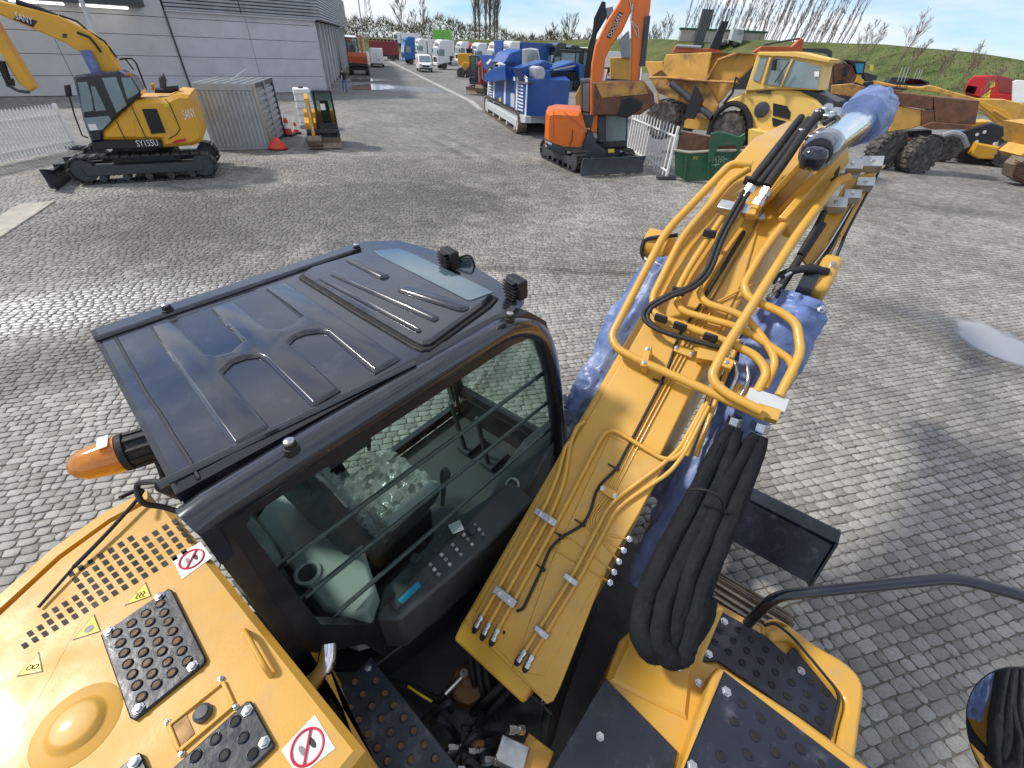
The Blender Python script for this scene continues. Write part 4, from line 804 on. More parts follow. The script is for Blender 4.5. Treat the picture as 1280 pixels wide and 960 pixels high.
# black twin hoses over the top of the boom
for k in (0, 1):
    o = .15+k*.0; px = [(1026-k*24, 141+k*5), (1010-k*22, 158+k*5), (985-k*22, 195+k*2), (958-k*19, 233-k*6)]
    for m_ in (0, 1) if k == 1 else (0,):
        g = G(); g.tube(smooth([B(x+m_*9, y+m_*3, .16) for x, y in px], 5), .025 if k == 0 else .019, 12); bd(g, 'arm_hose', 'black_rubber', boom, ang=60)
for dx in (0, 6):
    pts = [(996, 152), (965, 190), (938, 226), (908, 278), (897, 300), (882, 338), (862, 358), (832, 370), (809, 384), (805, 398), (822, 412), (860, 424), (900, 434)]
    g = G(); g.tube(smooth([B(x+dx*.9, y+dx*.25, .13 if i < 8 else .10) for i, (x, y) in enumerate(pts)], 5), .0125, 10); bd(g, 'boom_hose', 'black_rubber', boom, ang=60)
for q in [(887, 292), (848, 364), (826, 398), (850, 408), (888, 422), (938, 226)]:
    c = B(*q, .115); g = G(); g.box(c, (.018, .07, .045)); bd(g, 'cable_tie', 'black_rubber', boom, bevel=.008)
for q, q2, r in (((926, 252), (940, 232), .030), ((945, 258), (960, 236), .032)):
    a, b_ = B(*q, .10), B(*q2, .14); fitting(a, b_-a, r, (b_-a).length, 'steel'); a2 = B(q[0]-7, q[1]+14, .09); fitting(a2, a-a2, r*1.05, (a-a2).length, 'yellow_paint')
pipe([(955, 262), (915, 330), (875, 400)], .03, .006, 'brass_line', 'bronze', fr=.02, seg=6); pipe([(930, 290), (905, 332), (880, 372)], .028, .011, 'cable', 'black_rubber')
block((951, 274), .04, .04, .03, .4, 'zinc', 'line_clip', .02, ((0, 0),)); pipe([(897, 377), (930, 360), (948, 354)], .03, .006, 'grease_line')
# long stiffener on the upper boom, arm cylinder and its wrap
g = G(); a, b_, c, d = B(978, 296, .0), B(972, 272, .14), B(1050, 182, .20), B(1052, 205, .0); g.slab([a, b_, c, d], (0, -.04, 0)); bd(g, 'boom_web', 'yellow_paint', boom, bevel=.006)
cw = -.22
CAML = V((0, 0, CAMH))
c0, c1, c2 = Wq(1017, 196, cw), Wq(1030, 185, cw), Wq(1084, 144, cw)
px_ = lambda p: (p-CAML).length/540
g = G(); g.tube([c1, c2], [14.5*px_(c1), 13.5*px_(c2)], 28); cyl_ = bd(g, 'arm_cylinder', 'chrome', boom, ang=60)
dcy = (c2-c1).normalized(); ca_ = c1.lerp(c2, .80); g = G(); g.lathe(ca_, dcy, [(14.6*px_(ca_), 0), (15.2*px_(ca_), .03), (15.2*px_(ca_), .2), (14.6*px_(ca_), .22)], 28); bd(g, 'cylinder_collar', 'dark_grey', cyl_, ang=60)
g = G(); q_ = Wq(1017, 198, cw); k_ = px_(q_); g.box(q_, (18*k_, 22*k_, 20*k_), m=Matrix.Rotation(-.35, 3, 'Y')); bd(g, 'cylinder_head', 'black_gloss', cyl_, bevel=.03); g = G(); g.lathe(c1-dcy*.22, dcy, [(12*px_(c1), 0), (15*px_(c1), .05), (15.2*px_(c1), .26)], 28); bd(g, 'cylinder_gland', 'black_gloss', cyl_, ang=50)
g = G(); g.tube(smooth([B(1012, 190, .1), B(1022, 176, .2), B(1040, 188, .2), B(1046, 208, .12), B(1042, 226, .1)], 6), .014, 8); bd(g, 'cylinder_line', 'black_rubber', cyl_)
g = G(); g.tube(smooth([B(1030, 155, .2), B(1045, 147, .2), B(1051, 160, .2), B(1050, 178, .2)], 6), .012, 8); bd(g, 'cylinder_line', 'black_rubber', cyl_)
for q in [(1000, 168), (1012, 176), (1030, 150), (1020, 145)]:
    p = B(*q, .16); fitting(p, (1, -.3, .3), .03, .12, 'steel')
def wrap(path, r, seed, nm='protective_wrap', n=34, seg=44, am=.26, flat_=1.0, parent=boom):
    P = smooth(path, 14); rr = random.Random(seed); g = G(); N = len(P); x = None
    rads = r if isinstance(r, (list, tuple)) else [r]*2
    for i, p in enumerate(P):
        d = (P[min(i+1, N-1)]-P[max(i-1, 0)]).normalized()
        if x is None: x, y = perp(d)
        x = (x-d*x.dot(d)).normalized(); y = d.cross(x); t = i/(N-1); f = t*(len(rads)-1); k = min(int(f), len(rads)-2); rb = rads[k]*(1-f+k)+rads[k+1]*(f-k)
        for s_ in range(seg):
            a = 2*math.pi*s_/seg; q = V((math.cos(a)*1.5, math.sin(a)*1.5, t*len(path)*1.1+seed)); nn_ = .8*MN.noise(q)+.9*(.35-abs(MN.noise(q*1.9)))+.5*(.3-abs(MN.noise(q*3.7+V((7, 3, 1)))))+.7*(.25-abs(MN.noise(V((math.cos(a)*3.2, math.sin(a)*3.2, t*len(path)*.55+seed*2)))))
            g.v.append(tuple(p+(x*math.cos(a)+y*math.sin(a)*flat_)*rb*(1+am*nn_)))
    g.f = [(i*seg+s_, i*seg+(s_+1) % seg, (i+1)*seg+(s_+1) % seg, (i+1)*seg+s_) for i in range(N-1) for s_ in range(seg)] + [tuple(range(seg)), tuple((N-1)*seg+s_ for s_ in range(seg))]
    return bd(g, nm, 'blue_wrap', parent, ang=48)
for dy_ in (-.05, .05):
    g = G(); g.bar(c1+V((.15, dy_, -.04)), V((c1.x+.35, .36+dy_, 3.20)), .03, .16, (1, 0, 0)); bd(g, 'cylinder_lug', 'yellow_paint', cyl_, bevel=.006)
q_ = Wq(1084, 144, cw); k_ = px_(q_)
wrap([Wq(1072, 152, cw), Wq(1080, 146, cw), Wq(1086, 142, cw), Wq(1092, 138, cw)], [15*k_, 17*k_, 19*k_, 16*k_], 3, am=.22)
wrap([Wq(1104, 140, cw+.02), Wq(1100, 158, cw+.02), Wq(1082, 172, cw+.02)], [15*k_, 13*k_, 6*k_], 13, am=.2)
# right boom cylinder, wrapped, and its pin boss
wrap([B(1000, 372, -.05), B(985, 400, -.1), B(955, 455, -.18), B(915, 530, -.25), B(870, 610, -.30), B(835, 680, -.34), B(812, 735, -.4)], [.12, .15, .16, .15, .13, .12, .12], 5)
wrap([B(838, 328, -.10), B(815, 360, -.14), B(785, 415, -.2), B(757, 465, -.26), B(740, 495, -.3), B(725, 520, -.36)], [.08, .13, .14, .12, .13, .10], 9)
pb = B(1000, 352, -.02); g = G(); g.lathe(pb, (0, -1, 0), [(.10, 0), (.10, .07)], 22); bd(g, 'cylinder_eye', 'black_gloss', boom)
g = G(); c = B(1028, 350, -.02); ex, ey = BD, BN; g.box(c, (.22, .09, .16), m=Matrix((BD, V((0, 1, 0)), BN)).transposed()); bd(g, 'pin_boss', 'yellow_paint', boom, bevel=.025)
for q in [(1040, 333), (1026, 388)]: bolt(B(*q, .05), BN, .013, boom, h=.03)
g = G(); g.tube(smooth([B(965, 352, .08), B(985, 340, .1), B(1010, 336, .1), B(1034, 340, .06)], 5), .020, 10); bd(g, 'cylinder_hose', 'black_rubber', boom, ang=60); fitting(B(966, 352, .08), B(985, 341, .1)-B(966, 352, .08), .018, .09)
pl2 = B(826, 308, -.06); g = G(); g.lathe(pl2, (0, 1, 0), [(.09, -.05), (.09, .09)], 22); bd(g, 'pin_boss', 'yellow_paint', boom)
g = G(); g.lathe(pl2+V((0, .08, 0)), (0, 1, 0), [(.05, 0), (.05, .03)], 16); bd(g, 'pin_end', 'black_gloss', boom)
g = G(); g.tube(smooth([B(846, 294, .0), B(825, 296, .05), B(807, 300, .02), B(802, 315, -.02), B(808, 326, -.05)], 6), .012, 8); bd(g, 'cylinder_hose', 'black_rubber', boom)
for q, q2 in (((819, 328), (830, 334)), ((806, 322), (812, 330))): a = B(*q, -.02); fitting(a, B(*q2, -.02)-a, .013, .07)
# right-hand pipes and brackets along the upper boom side
for k in range(4):
    a = [(1062-k*7, 282+k*5), (1050-k*8, 310+k*3), (1040-k*9, 335)]; g = G(); g.tube(smooth([B(1098-k*4, 215+k*2, -.02)]+[B(*q, -.03) for q in a], 4), .008, 8); bd(g, 'side_pipe', 'steel' if k % 2 else 'black_rubber', boom)
for q, s_ in [((1042, 260), 1), ((1062, 250), .8), ((1078, 235), .8), ((1040, 218), 1.0), ((1062, 213), 1.0), ((1086, 210), 1.0)]: block(q, .07*s_, .10*s_, .05, .2, 'zinc', 'pipe_bracket', .0, ((0, 0),))
g = G(); g.slab([B(1108, 205, -.03), B(1096, 215, .0), B(1030, 340, -.03), B(1012, 335, -.06), B(1000, 318, .0), B(1060, 225, .0)], -BN*.02); bd(g, 'side_plate', 'yellow_paint', boom, bevel=.004)
pipe([(1000, 318), (1022, 282), (1030, 265)], .02, .016, 'side_hose', 'black_rubber'); pipe([(968, 372), (1000, 322), (1028, 280)], .0, .020, 'side_hose', 'black_rubber'); fitting(B(962, 376, .0), B(972, 362, .0)-B(962, 376, .0), .024, .10)
for x in (0, 1): pipe([(915+x*9, 425), (884+x*9, 505), (858+x*12, 570)], -.06, .013)
# steel elbows and hex ends at the manifold
for q, q2, q3 in (((919, 452), (922, 470), (914, 487)), ((934, 457), (936, 476), (926, 495))):
    g = G(); g.tube(fillet([B(*q, .02), B(*q2, .03), B(*q3, .01)], .05), .010, 10); bd(g, 'steel_elbow', 'steel', boom, ang=60); fitting(B(*q3, .01), B(*q3, .01)-B(*q2, .03), .014, .07)
sleeve = lambda L2: [Z(*q) for q in L2]
HS = [([(917, 538, 2.38), (908, 558, 2.34), (888, 605, 2.22), (860, 660, 2.10), (832, 716, 1.98), (816, 760, 1.90), (812, 795, 1.84), (828, 818, 1.78), (848, 812, 1.74)], .064), ([(949, 546, 2.39), (939, 565, 2.34), (918, 610, 2.24), (895, 665, 2.12), (872, 720, 2.0), (858, 765, 1.9), (848, 800, 1.82), (838, 822, 1.76)], .068),
      ([(936, 575, 2.30), (900, 640, 2.17), (865, 700, 2.03), (840, 750, 1.93), (828, 790, 1.84), (835, 815, 1.77)], .056), ([(838, 815, 1.76), (862, 800, 1.70), (878, 775, 1.68), (884, 752, 1.66)], .052)]
HS = [([(x+dx*min(1, .35+.3*j), y+dx*.3*min(1, .35+.3*j), z) for j, (x, y, z) in enumerate(L2)], .046) for L2, r in HS[:2] for dx in (-11, 10)] + [(HS[3][0], .045)]
for i, (L2, r) in enumerate(HS):
    o = wrap(sleeve(L2), [r*.6, r*.8, r*.9, r*1.0, r*1.1, r*1.0], 20+i, 'hose_sleeve', am=.13); o.data.materials[0] = MATS['black_cloth']; o.parent = EX
for q, q2, r in (((920, 521, .0), (916, 533, 0), .034), ((953, 529, 0), (949, 542, 0), .036)):
    a, b_ = Z(q[0], q[1], 2.43), Z(q2[0], q2[1], 2.38); g = G(); d = (b_-a).normalized(); g.lathe(a, d, [(r, 0), (r*1.05, .01), (r*1.05, .045), (r*.9, .05)], 6); bd(g, 'hose_nut', 'steel', boom)
    g = G(); d2 = (Z(q2[0]-8, q2[1]+20, 2.32)-b_).normalized(); g.lathe(Z(q2[0]-5, q2[1]+13, 2.35), d2, [(r*1.38, 0), (r*1.38, .018)], 16); bd(g, 'hose_clamp', 'zinc', boom)
g = G(); g.tube(smooth([Z(862, 612, 2.28), Z(880, 612, 2.33), Z(900, 622, 2.30), Z(905, 638, 2.22)], 5), .006, 6); bd(g, 'sleeve_tie', 'black_rubber')
# ---------------- dark well with valve parts
g = G(); g.lathe(Z(585, 855, 1.10), UP, [(.10, -.1), (.10, .02), (.085, .03), (.0, .032)], 8); bd(g, 'swivel_cap', 'bronze')
g = G(); a = Z(580, 843, 1.16); b_ = Z(556, 868, 1.16); g.tube([a, b_], .016, 12); g.lathe(a, UP, [(.022, -.03), (.022, .02)], 12); bd(g, 'swivel_fitting', 'steel'); g = G(); g.tube(smooth([b_, Z(545, 874, 1.14), Z(520, 862, 1.12), Z(495, 855, 1.1), Z(470, 850, 1.05)], 5), .02, 10); bd(g, 'hydraulic_hose', 'black_rubber')
g = G(); g.tube(smooth([Z(510, 858, 1.15), Z(525, 868, 1.17), Z(540, 877, 1.16)], 4), .006, 6); bd(g, 'marking_line', 'print_yellow')
rv = random.Random(4)
for i in range(12):
    x0_, y0_ = rv.uniform(540, 640), rv.uniform(880, 955); p = [Z(x0_, y0_, 1.15), Z(x0_+rv.uniform(-30, 30), y0_+rv.uniform(-15, 25), 1.25), Z(x0_+rv.uniform(-60, 60), y0_+rv.uniform(10, 60), 1.05)]; g = G(); g.tube(smooth(p, 5), rv.choice((.014, .018)), 8); bd(g, 'hydraulic_hose', 'black_rubber')
for q, z, m_ in [((580, 935), 1.2, 'steel'), ((605, 940), 1.2, 'steel'), ((625, 950), 1.25, 'steel'), ((655, 912), 1.3, 'steel'), ((592, 962), 1.2, 'steel')]:
    p = Z(*q, z); fitting(p, (-.5, .5, .4), .022, .09, m_, 'valve_fitting', EX)
g = G(); g.box(Z(640, 945, 1.22), (.10, .14, .12), rz=.3); bd(g, 'control_valve', 'zinc', bevel=.006); g = G(); g.box(Z(668, 948, 1.2), (.12, .14, .1), rz=.1); bd(g, 'valve_block', 'yellow_paint', bevel=.006); g = G(); g.box(Z(590, 960, 1.15), (.2, .1, .1), rz=.6); bd(g, 'valve_block', 'bronze', bevel=.006)
g = G(); g.tube([Z(578, 790, 1.18), Z(690, 893, 1.18)], .008, 8); o = bd(g, 'pivot_bar', 'dark_grey')
for q in [(580, 793), (676, 880)]: fitting(Z(*q, 1.2), (.3, -.3, .5), .014, .05, parent=o)
for k in range(3):
    g = G(); g.tube(smooth([Z(745-k*9, 745+k*16, 1.15), Z(725-k*8, 800+k*10, 1.1), Z(700-k*6, 870+k*8, 1.05), Z(680, 940, 1.0)], 5), .03, 10); bd(g, 'hydraulic_hose', 'black_rubber')
for k in range(3):
    g = G(); g.tube(smooth([Z(505+k*10, 790+k*6, 1.05), Z(535+k*6, 755+k*5, 1.15), Z(575, 725+k*8, 1.2), Z(600, 705+k*8, 1.2)], 5), .03, 10); bd(g, 'hydraulic_hose', 'black_rubber')
g = G(); g.slab([Z(*q, 1.0) for q in [(380, 805), (470, 800), (700, 585), (720, 600), (560, 790), (470, 860), (430, 860)]], (0, 0, .25)); bd(g, 'cab_mount', 'black_paint', bevel=.01)
# ---------------- right-hand deck
DK = lambda x, y, z: Z(*zc(x, y, 680, 680, 3.048), z)
deck = bpy.data.objects.new('right_deck', None); COL.objects.link(deck); deck.parent = EX
dpl = [(775, 800), (843, 735), (880, 748), (907, 758), (878, 826), (905, 838), (935, 858), (1100, 985), (690, 985), (757, 850)]
g = G(); g.slab([Z(*q, 1.58) for q in dpl], (0, 0, -.5)); bd(g, 'tank_body', 'yellow_paint', deck, bevel=.015, ang=40)
g = G(); g.slab([Z(*q, 1.58) for q in [(783, 802), (820, 762), (872, 770), (880, 800), (866, 826), (858, 900), (760, 852)]], (0, 0, .02), .015); bd(g, 'tank_lid', 'yellow_paint', deck, ang=20)
for q in [(512, 470), (590, 530)]: bolt(DK(*q, 1.61), UP, .012, deck)
up_ = [(895, 832), (908, 836), (1000, 895), (1110, 975), (1100, 1010), (835, 1010)]
g = G(); g.slab([Z(*q, 1.70) for q in up_], (0, 0, -.5)); bd(g, 'tool_box', 'yellow_paint', deck, bevel=.018, ang=40)
g = G(); g.slab([Z(*q, 1.585) for q in [(756, 848), (846, 940), (832, 1010), (660, 1010)]], (0, 0, .012), .004); bp_ = bd(g, 'cover_panel', 'black_plate', deck); bolt(Z(750, 921, 1.60), UP, .012, bp_)
p1h = [(735,330),(787,368),(667,335),(718,372),(648,378),(769,410),(842,405),(701,415),(824,450),(897,445),(752,456),(879,492),(806,497),(937,532),(864,541),(996,576),(922,584),(1070,570),(1010,527),(1056,621),(984,628),(1042,676)]
g = G(); g.slab([Z(*q, 1.37) for q in [(895, 752), (862, 832), (1042, 945), (1060, 880), (1000, 800), (955, 785)]], (0, 0, -.4)); bd(g, 'step_body', 'yellow_paint', deck, bevel=.01)
grip([DK(*q, 1.375) for q in [(668, 258), (592, 436), (600, 452), (660, 452), (1078, 738), (1090, 730), (1112, 600), (982, 398), (965, 393), (940, 400), (918, 424), (838, 352)]], [DK(*q, 1.375) for q in p1h], [DK(683, 300, 1.375), DK(624, 424, 1.375), DK(974, 488, 1.375)], UP, 'grip_plate', deck, 'hole_dark', hr=.014, br=.014)
g = G(); P = smooth([Z(956, 790, 1.40), Z(985, 782, 1.42), Z(1020, 806, 1.43), Z(1060, 830, 1.44), Z(1080, 858, 1.44), Z(1076, 905, 1.44), Z(1066, 980, 1.44)], 4); Q = smooth([Z(965, 802, 1.40), Z(988, 800, 1.42), Z(1012, 824, 1.43), Z(1040, 855, 1.44), Z(1056, 878, 1.44), Z(1050, 915, 1.44), Z(1040, 980, 1.44)], 4)
g.slab(P+Q[::-1], (0, 0, -.55)); bd(g, 'step_cover', 'yellow_paint', deck, bevel=.02, ang=50)
g = G(); g.tube(fillet([Z(955, 782, 1.45), Z(968, 778, 1.47), Z(990, 795, 1.47), Z(1051, 868, 1.47), Z(1036, 925, 1.45)], .05), .008, 6); bd(g, 'edge_trim', 'black_rubber', deck)
g = G(); g.lathe(DK(897, 362, 1.36), UP, [(.09, -.02), (.095, .02), (.085, .025), (.08, .0)], 18); bd(g, 'step_socket', 'yellow_paint', deck); bolt(DK(897, 362, 1.37), UP, .012, deck)
p2h = [(750,612),(720,678),(822,666),(797,735),(897,725),(670,812),(771,806),(873,796),(972,784),(1048,840),(948,855)]
grip([DK(*q, 1.705) for q in [(682, 488), (1220, 900), (1180, 1000), (470, 1000)]], [DK(*q, 1.705) for q in p2h], [DK(690, 568, 1.705), DK(560, 852, 1.705)], UP, 'grip_plate', deck, 'hole_dark', hr=.0155, br=.014)
g = G(); g.tube(fillet([Z(934, 780, 1.38), Z(968, 745, 1.62), Z(1195, 722, 1.95), Z(1290, 748, 2.0), Z(1420, 800, 1.9), Z(1450, 1000, 1.4)], .08), .027, 14); hr_ = bd(g, 'handrail', 'black_gloss', deck, ang=60)
mc = Z(1302, 935, 2.45); mn = ((V((0, 0, CAMH))-mc).normalized() + (V((1.1, .5, 1.75))-mc).normalized()).normalized(); mrr = .185
g = G(); g.lathe(mc-mn*.05, mn, [(mrr*.4, -.03), (mrr*.93, -.01), (mrr, .04), (mrr*1.03, .052), (mrr, .06)], 40); mr = bd(g, 'wing_mirror', 'black_gloss', deck, ang=50)
g = G(); g.lathe(mc+mn*.0115, mn, [(mrr*.975, 0), (mrr*.8, .004), (mrr*.5, .008), (.0, .010)], 40); bd(g, 'mirror_glass', 'mirror', mr, ang=80)
g = G(); g.tube(smooth([mc-mn*.06, mc-mn*.12+UP*.02, Z(1330, 760, 1.98)], 5), .012, 8); bd(g, 'mirror_arm', 'black_gloss', mr)
g = G(); g.tube([Z(880, 752, 1.62), Z(893, 740, 1.66)], .014, 10); g.tube([Z(872, 778, 1.62), Z(896, 755, 1.68)], .008, 8); bd(g, 'grab_stub', 'dark_grey', deck)
# ================================================================== THINGS IN THE YARD
def azd(az): return V((math.sin(az), math.cos(az), 0))
class T:
    """vertical plane of a thing, through origin along azimuth az; points come back in the thing's own axes"""
    def __init__(s, root, origin, az):
        s.root = root; s.o = V(origin); s.d = azd(az); n = V((s.d.y, -s.d.x, 0)); s.n = n if n.dot(CAMP-s.o) > 0 else -n
        s.inv = Matrix.Rotation(-root.rotation_euler[2], 3, 'Z'); s.l = V(root.location)
    def P(s, px, py, off=0.):
        return s.inv @ (hit(px, py, s.o+s.n*off, s.n)-s.l)
    def D(s, t): return s.inv @ (s.n*t)
    def poly(s, pts, name, m, th, off=0., parent=None, bev=.02, k=None, bevel=0):
        if k: pts = [zc(*q, *k) for q in pts]
        g = G(); P = [s.P(*q, off) for q in pts]; back = s.D(-th); P = [p+back for p in P]; g.slab(P, -back, bev); return g.build(name, m, parent or s.root, bevel=bevel)
    def rod(s, pts, r, name, m, off=0., parent=None, k=None, seg=8):
        if k: pts = [zc(*q, *k) for q in pts]
        g = G(); g.tube([s.P(*q, off) for q in pts], r, seg); return g.build(name, m, parent or s.root)
def wheel(root, c, ax, r, wd, rim='yellow_far', lugs=20, parent=None):
    c, ax = V(c), V(ax).normalized(); g = G(); g.lathe(c-ax*wd/2, ax, [(r*.55, 0), (r*.86, .0), (r*.96, wd*.12), (r*.97, wd*.5), (r*.96, wd*.88), (r*.86, wd), (r*.55, wd)], 28)
    x, y = perp(ax)
    if lugs:
        for k in range(lugs):
            a = 2*math.pi*k/lugs; d = x*math.cos(a)+y*math.sin(a); t_ = ax.cross(d)
            for sd_ in (-1, 1):
                o = c+d*r*.97+ax*sd_*wd*.24+t_*sd_*r*.05; M3 = Matrix((d, t_, ax)).transposed(); g.box(o, (r*.07, r*.12, wd*.44), m=M3)
    o = g.build('wheel', 'tyre', parent or root); 
    g = G(); g.lathe(c-ax*wd*.42, ax, [(r*.56, 0), (r*.56, wd*.02), (r*.44, wd*.2), (r*.2, wd*.24), (r*.2, wd*.6), (r*.44, wd*.64), (r*.56, wd*.82), (r*.56, wd*.84)], 24); g.build('rim', rim, o); return o
def track_unit(root, x0, x1, h, yc, wd, m='track_dark', frame='dark_grey', lug=None):
    r = h/2; n = max(20, int((x1-x0)*9)); per = 2*(x1-x0-h)+math.pi*h; g = G(); pts = []
    def at_(s):
        L = x1-x0-h; s %= per
        if s < L: return x0+r+s, h, 0, 1
        s -= L
        if s < math.pi*r: a = s/r; return x1-r+r*math.sin(a), r+r*math.cos(a), math.sin(a), math.cos(a)
        s -= math.pi*r
        if s < L: return x1-r-s, 0, 0, -1
        a = (s-L)/r; return x0+r-r*math.sin(a), r-r*math.cos(a), -math.sin(a), -math.cos(a)
    for k in range(n):
        xa, za, na, ma = at_(per*k/n); xb, zb, nb, mb = at_(per*(k+.86)/n); t = h*.055; tl = h*.03
        P = [(xa, za), (xb, zb), (xb-nb*t*1.2, zb-mb*t*1.2), (xa-na*t*1.2, za-ma*t*1.2)]
        g.slab([(p[0], yc-wd/2, p[1]+.005) for p in P], (0, wd, 0))
        xc, zc_, nc, mc_ = at_(per*(k+.2)/n); dx, dz = mc_, -nc
        g.slab([(xc-dx*.012+nc*q*tl, yc-wd/2, zc_-dz*.012+mc_*q*tl+.005) for q in (0, 1)]+[(xc+dx*.012+nc*q*tl, yc-wd/2, zc_+dz*.012+mc_*q*tl+.005) for q in (1, 0)], (0, wd, 0))
    o = g.build('track', m, root, flat=True)
    g = G(); g.xz([(x0+h*.55, h*.30), (x1-h*.55, h*.30), (x1-h*.45, h*.66), (x0+h*.45, h*.66)], yc-wd*.42, yc+wd*.42, .02); g.build('track_frame', frame, o)
    for xx, rr in ((x0+r, r*.80), (x1-r, r*.80)):
        g = G(); g.lathe((xx, yc-wd*.35, r), (0, 1, 0), [(rr*.5, -.02), (rr, 0), (rr, wd*.7), (rr*.5, wd*.72)], 20); g.build('track_wheel', frame, o)
    for k in range(5):
        xx = x0+h+(x1-x0-2*h)*k/4; g = G(); g.lathe((xx, yc-wd*.4, h*.2), (0, 1, 0), [(h*.13, 0), (h*.13, wd*.8)], 10); g.build('roller', frame, o)
    return o
# ---------------------------------------------------------------- far excavator of the same kind
A, Bf = gp(262, 223), gp(108, 232); hd = (Bf-A).normalized(); az = math.atan2(hd.x, hd.y); lf = V((-hd.y, hd.x, 0)); lf = lf if lf.dot(-A) > 0 else -lf
Wm = 2.35; ctr = (A+Bf)/2 - lf*Wm/2
sy = thing('excavator', 'yellow crawler excavator with black blade parked in front of the grey hall', 'excavator', ctr, math.pi/2-az)
sgn = 1 if (Matrix.Rotation(math.pi/2-az, 3, 'Z') @ V((0, 1, 0))).dot(lf) > 0 else -1
Lh = (A-Bf).length/2+.1
track_unit(sy, -Lh-.22, Lh+.18, .74, sgn*(Wm/2-.24), .48); track_unit(sy, -Lh-.22, Lh+.18, .74, -sgn*(Wm/2-.24), .48)
g = G(); g.box((0, 0, .55), (1.6, 1.5, .4)); g.lathe((0, 0, .7), UP, [(.6, 0), (.6, .3)], 24); g.build('carbody', 'dark_grey', sy)
tp_ = T(sy, ctr, az); K8 = (30, 60, 4.74); no = 1.08
tp_.poly([(465,548),(465,490),(635,332),(650,312),(838,302),(905,270),(980,278),(1000,330),(1030,420),(1062,520),(1055,555),(1000,580),(815,592),(812,548)], 'house', 'yellow_far', 2.05, no, k=K8, bev=.10)
tp_.poly([(396,562),(470,552),(810,545),(822,592),(415,603)], 'lower_skirt', 'black_paint', 2.1, no+.01, k=K8)
tp_.poly([(698,362),(785,360),(840,502),(755,510)], 'grille', 'black_rubber', .03, no+.02, k=K8, bev=.005)
for pts in ([(835, 300), (862, 330), (925, 480), (905, 510), (855, 540)], [(632, 335), (728, 545)], [(545, 430), (600, 545)]):
    tp_.rod(pts, .012, 'panel_gap', 'print_black', no+.012, k=K8, seg=5)
tp_.poly([(605,470),(635,420),(655,440),(660,525),(605,525)], 'hatch_panel', 'yellow_far', .03, no+.015, k=K8, bev=.012)
tp_.poly([(875, 562), (900, 545), (955, 535), (962, 550), (900, 565)], 'reflector', 'red', .02, no+.02, k=K8, bev=.004)
tp_.poly([(825, 330), (858, 325), (862, 347), (830, 352)], 'notice', 'print_yellow', .02, no+.012, k=K8, bev=.004)
cab_ = [(290,178),(312,160),(480,142),(560,138),(640,180),(690,258),(690,285),(632,335),(465,492),(465,552),(400,562),(350,430)]
cabo = tp_.poly(cab_, 'cab', 'black_gloss', .95, no, k=K8, bev=.05)
for pts in ([(318,205),(372,200),(400,290),(412,372),(350,382)], [(395,225),(420,230),(488,368),(425,376)], [(460,178),(545,172),(608,340),(548,385)], [(575,175),(632,178),(682,262),(612,305)], [(358,415),(500,402),(518,430),(462,486),(385,488)]):
    tp_.poly(pts, 'window', 'far_pane', .02, no+.02, parent=cabo, k=K8, bev=.004)
tp_.poly([(378, 452), (425, 450), (438, 485), (392, 490)], 'paper_notice', 'print_white', .01, no+.025, parent=cabo, k=K8, bev=.002)
tp_.poly([(603, 148), (635, 143), (645, 162), (612, 168)], 'beacon', 'amber', .1, no-.3, parent=cabo, k=K8)
tp_.poly([(235, 222), (268, 218), (280, 288), (246, 290)], 'wing_mirror', 'black_rubber', .12, no+.1, k=K8); tp_.rod([(268, 285), (300, 400), (345, 520), (380, 533)], .02, 'grab_rail', 'black_rubber', no+.06, k=K8)
tp_.rod([(565, 68), (600, 62), (640, 62), (665, 90), (725, 248)], .025, 'handrail', 'black_rubber', -.7, k=K8); tp_.rod([(600, 64), (650, 130)], .02, 'handrail', 'black_rubber', -.7, k=K8)
ex_ = tp_.poly([(772, 268), (775, 240), (840, 232), (905, 225), (915, 255), (870, 270)], 'air_cleaner', 'black_rubber', .35, .5, k=K8, bev=.05); tp_.poly([(795, 180), (822, 148), (842, 190), (840, 240), (805, 238)], 'exhaust_stack', 'dark_grey', .16, .45, k=K8, bev=.03)
tp_.poly([(750, 212), (770, 210), (772, 250), (752, 252)], 'filler_neck', 'yellow_far', .15, .2, k=K8)
tt = T(sy, ctr, az); p0, p1 = tt.P(*zc(672, 585, *K8), no+.03), tt.P(*zc(800, 578, *K8), no+.03); exd = (p1-p0).normalized(); text('SY155U', 'model_lettering', 'print_white', sy, p0, exd, UP, .17, ext=.0, width=(p1-p0).length)
p0, p1 = tt.P(*zc(952, 425, *K8), no+.03), tt.P(*zc(1022, 408, *K8), no+.03); exd = (p1-p0).normalized(); text('SANY', 'maker_lettering', 'print_white', sy, p0, exd, UP, .24, ext=.0, width=(p1-p0).length)
K1 = (0, 0, 5.82)
bm_ = tp_.poly([(720,540),(690,515),(600,398),(470,310),(280,228),(0,108),(-260,40),(-260,-80),(0,8),(230,62),(430,118),(640,225),(780,335),(860,500),(870,545)], 'boom', 'yellow_far', .42, .22, k=K1, bev=.03)
tp_.poly([(120,112),(272,152),(240,198),(96,140)], 'maker_plate', 'print_black', .01, .235, parent=bm_, k=K1, bev=.002)
p0, p1 = tt.P(*zc(112, 136, *K1), .25), tt.P(*zc(240, 180, *K1), .25); exd = (p1-p0).normalized(); upv = tt.D(1).cross(exd); upv = upv if upv.z > 0 else -upv; text('SANY', 'maker_lettering', 'print_white', sy, p0, exd, upv, .16, ext=.0, width=(p1-p0).length)
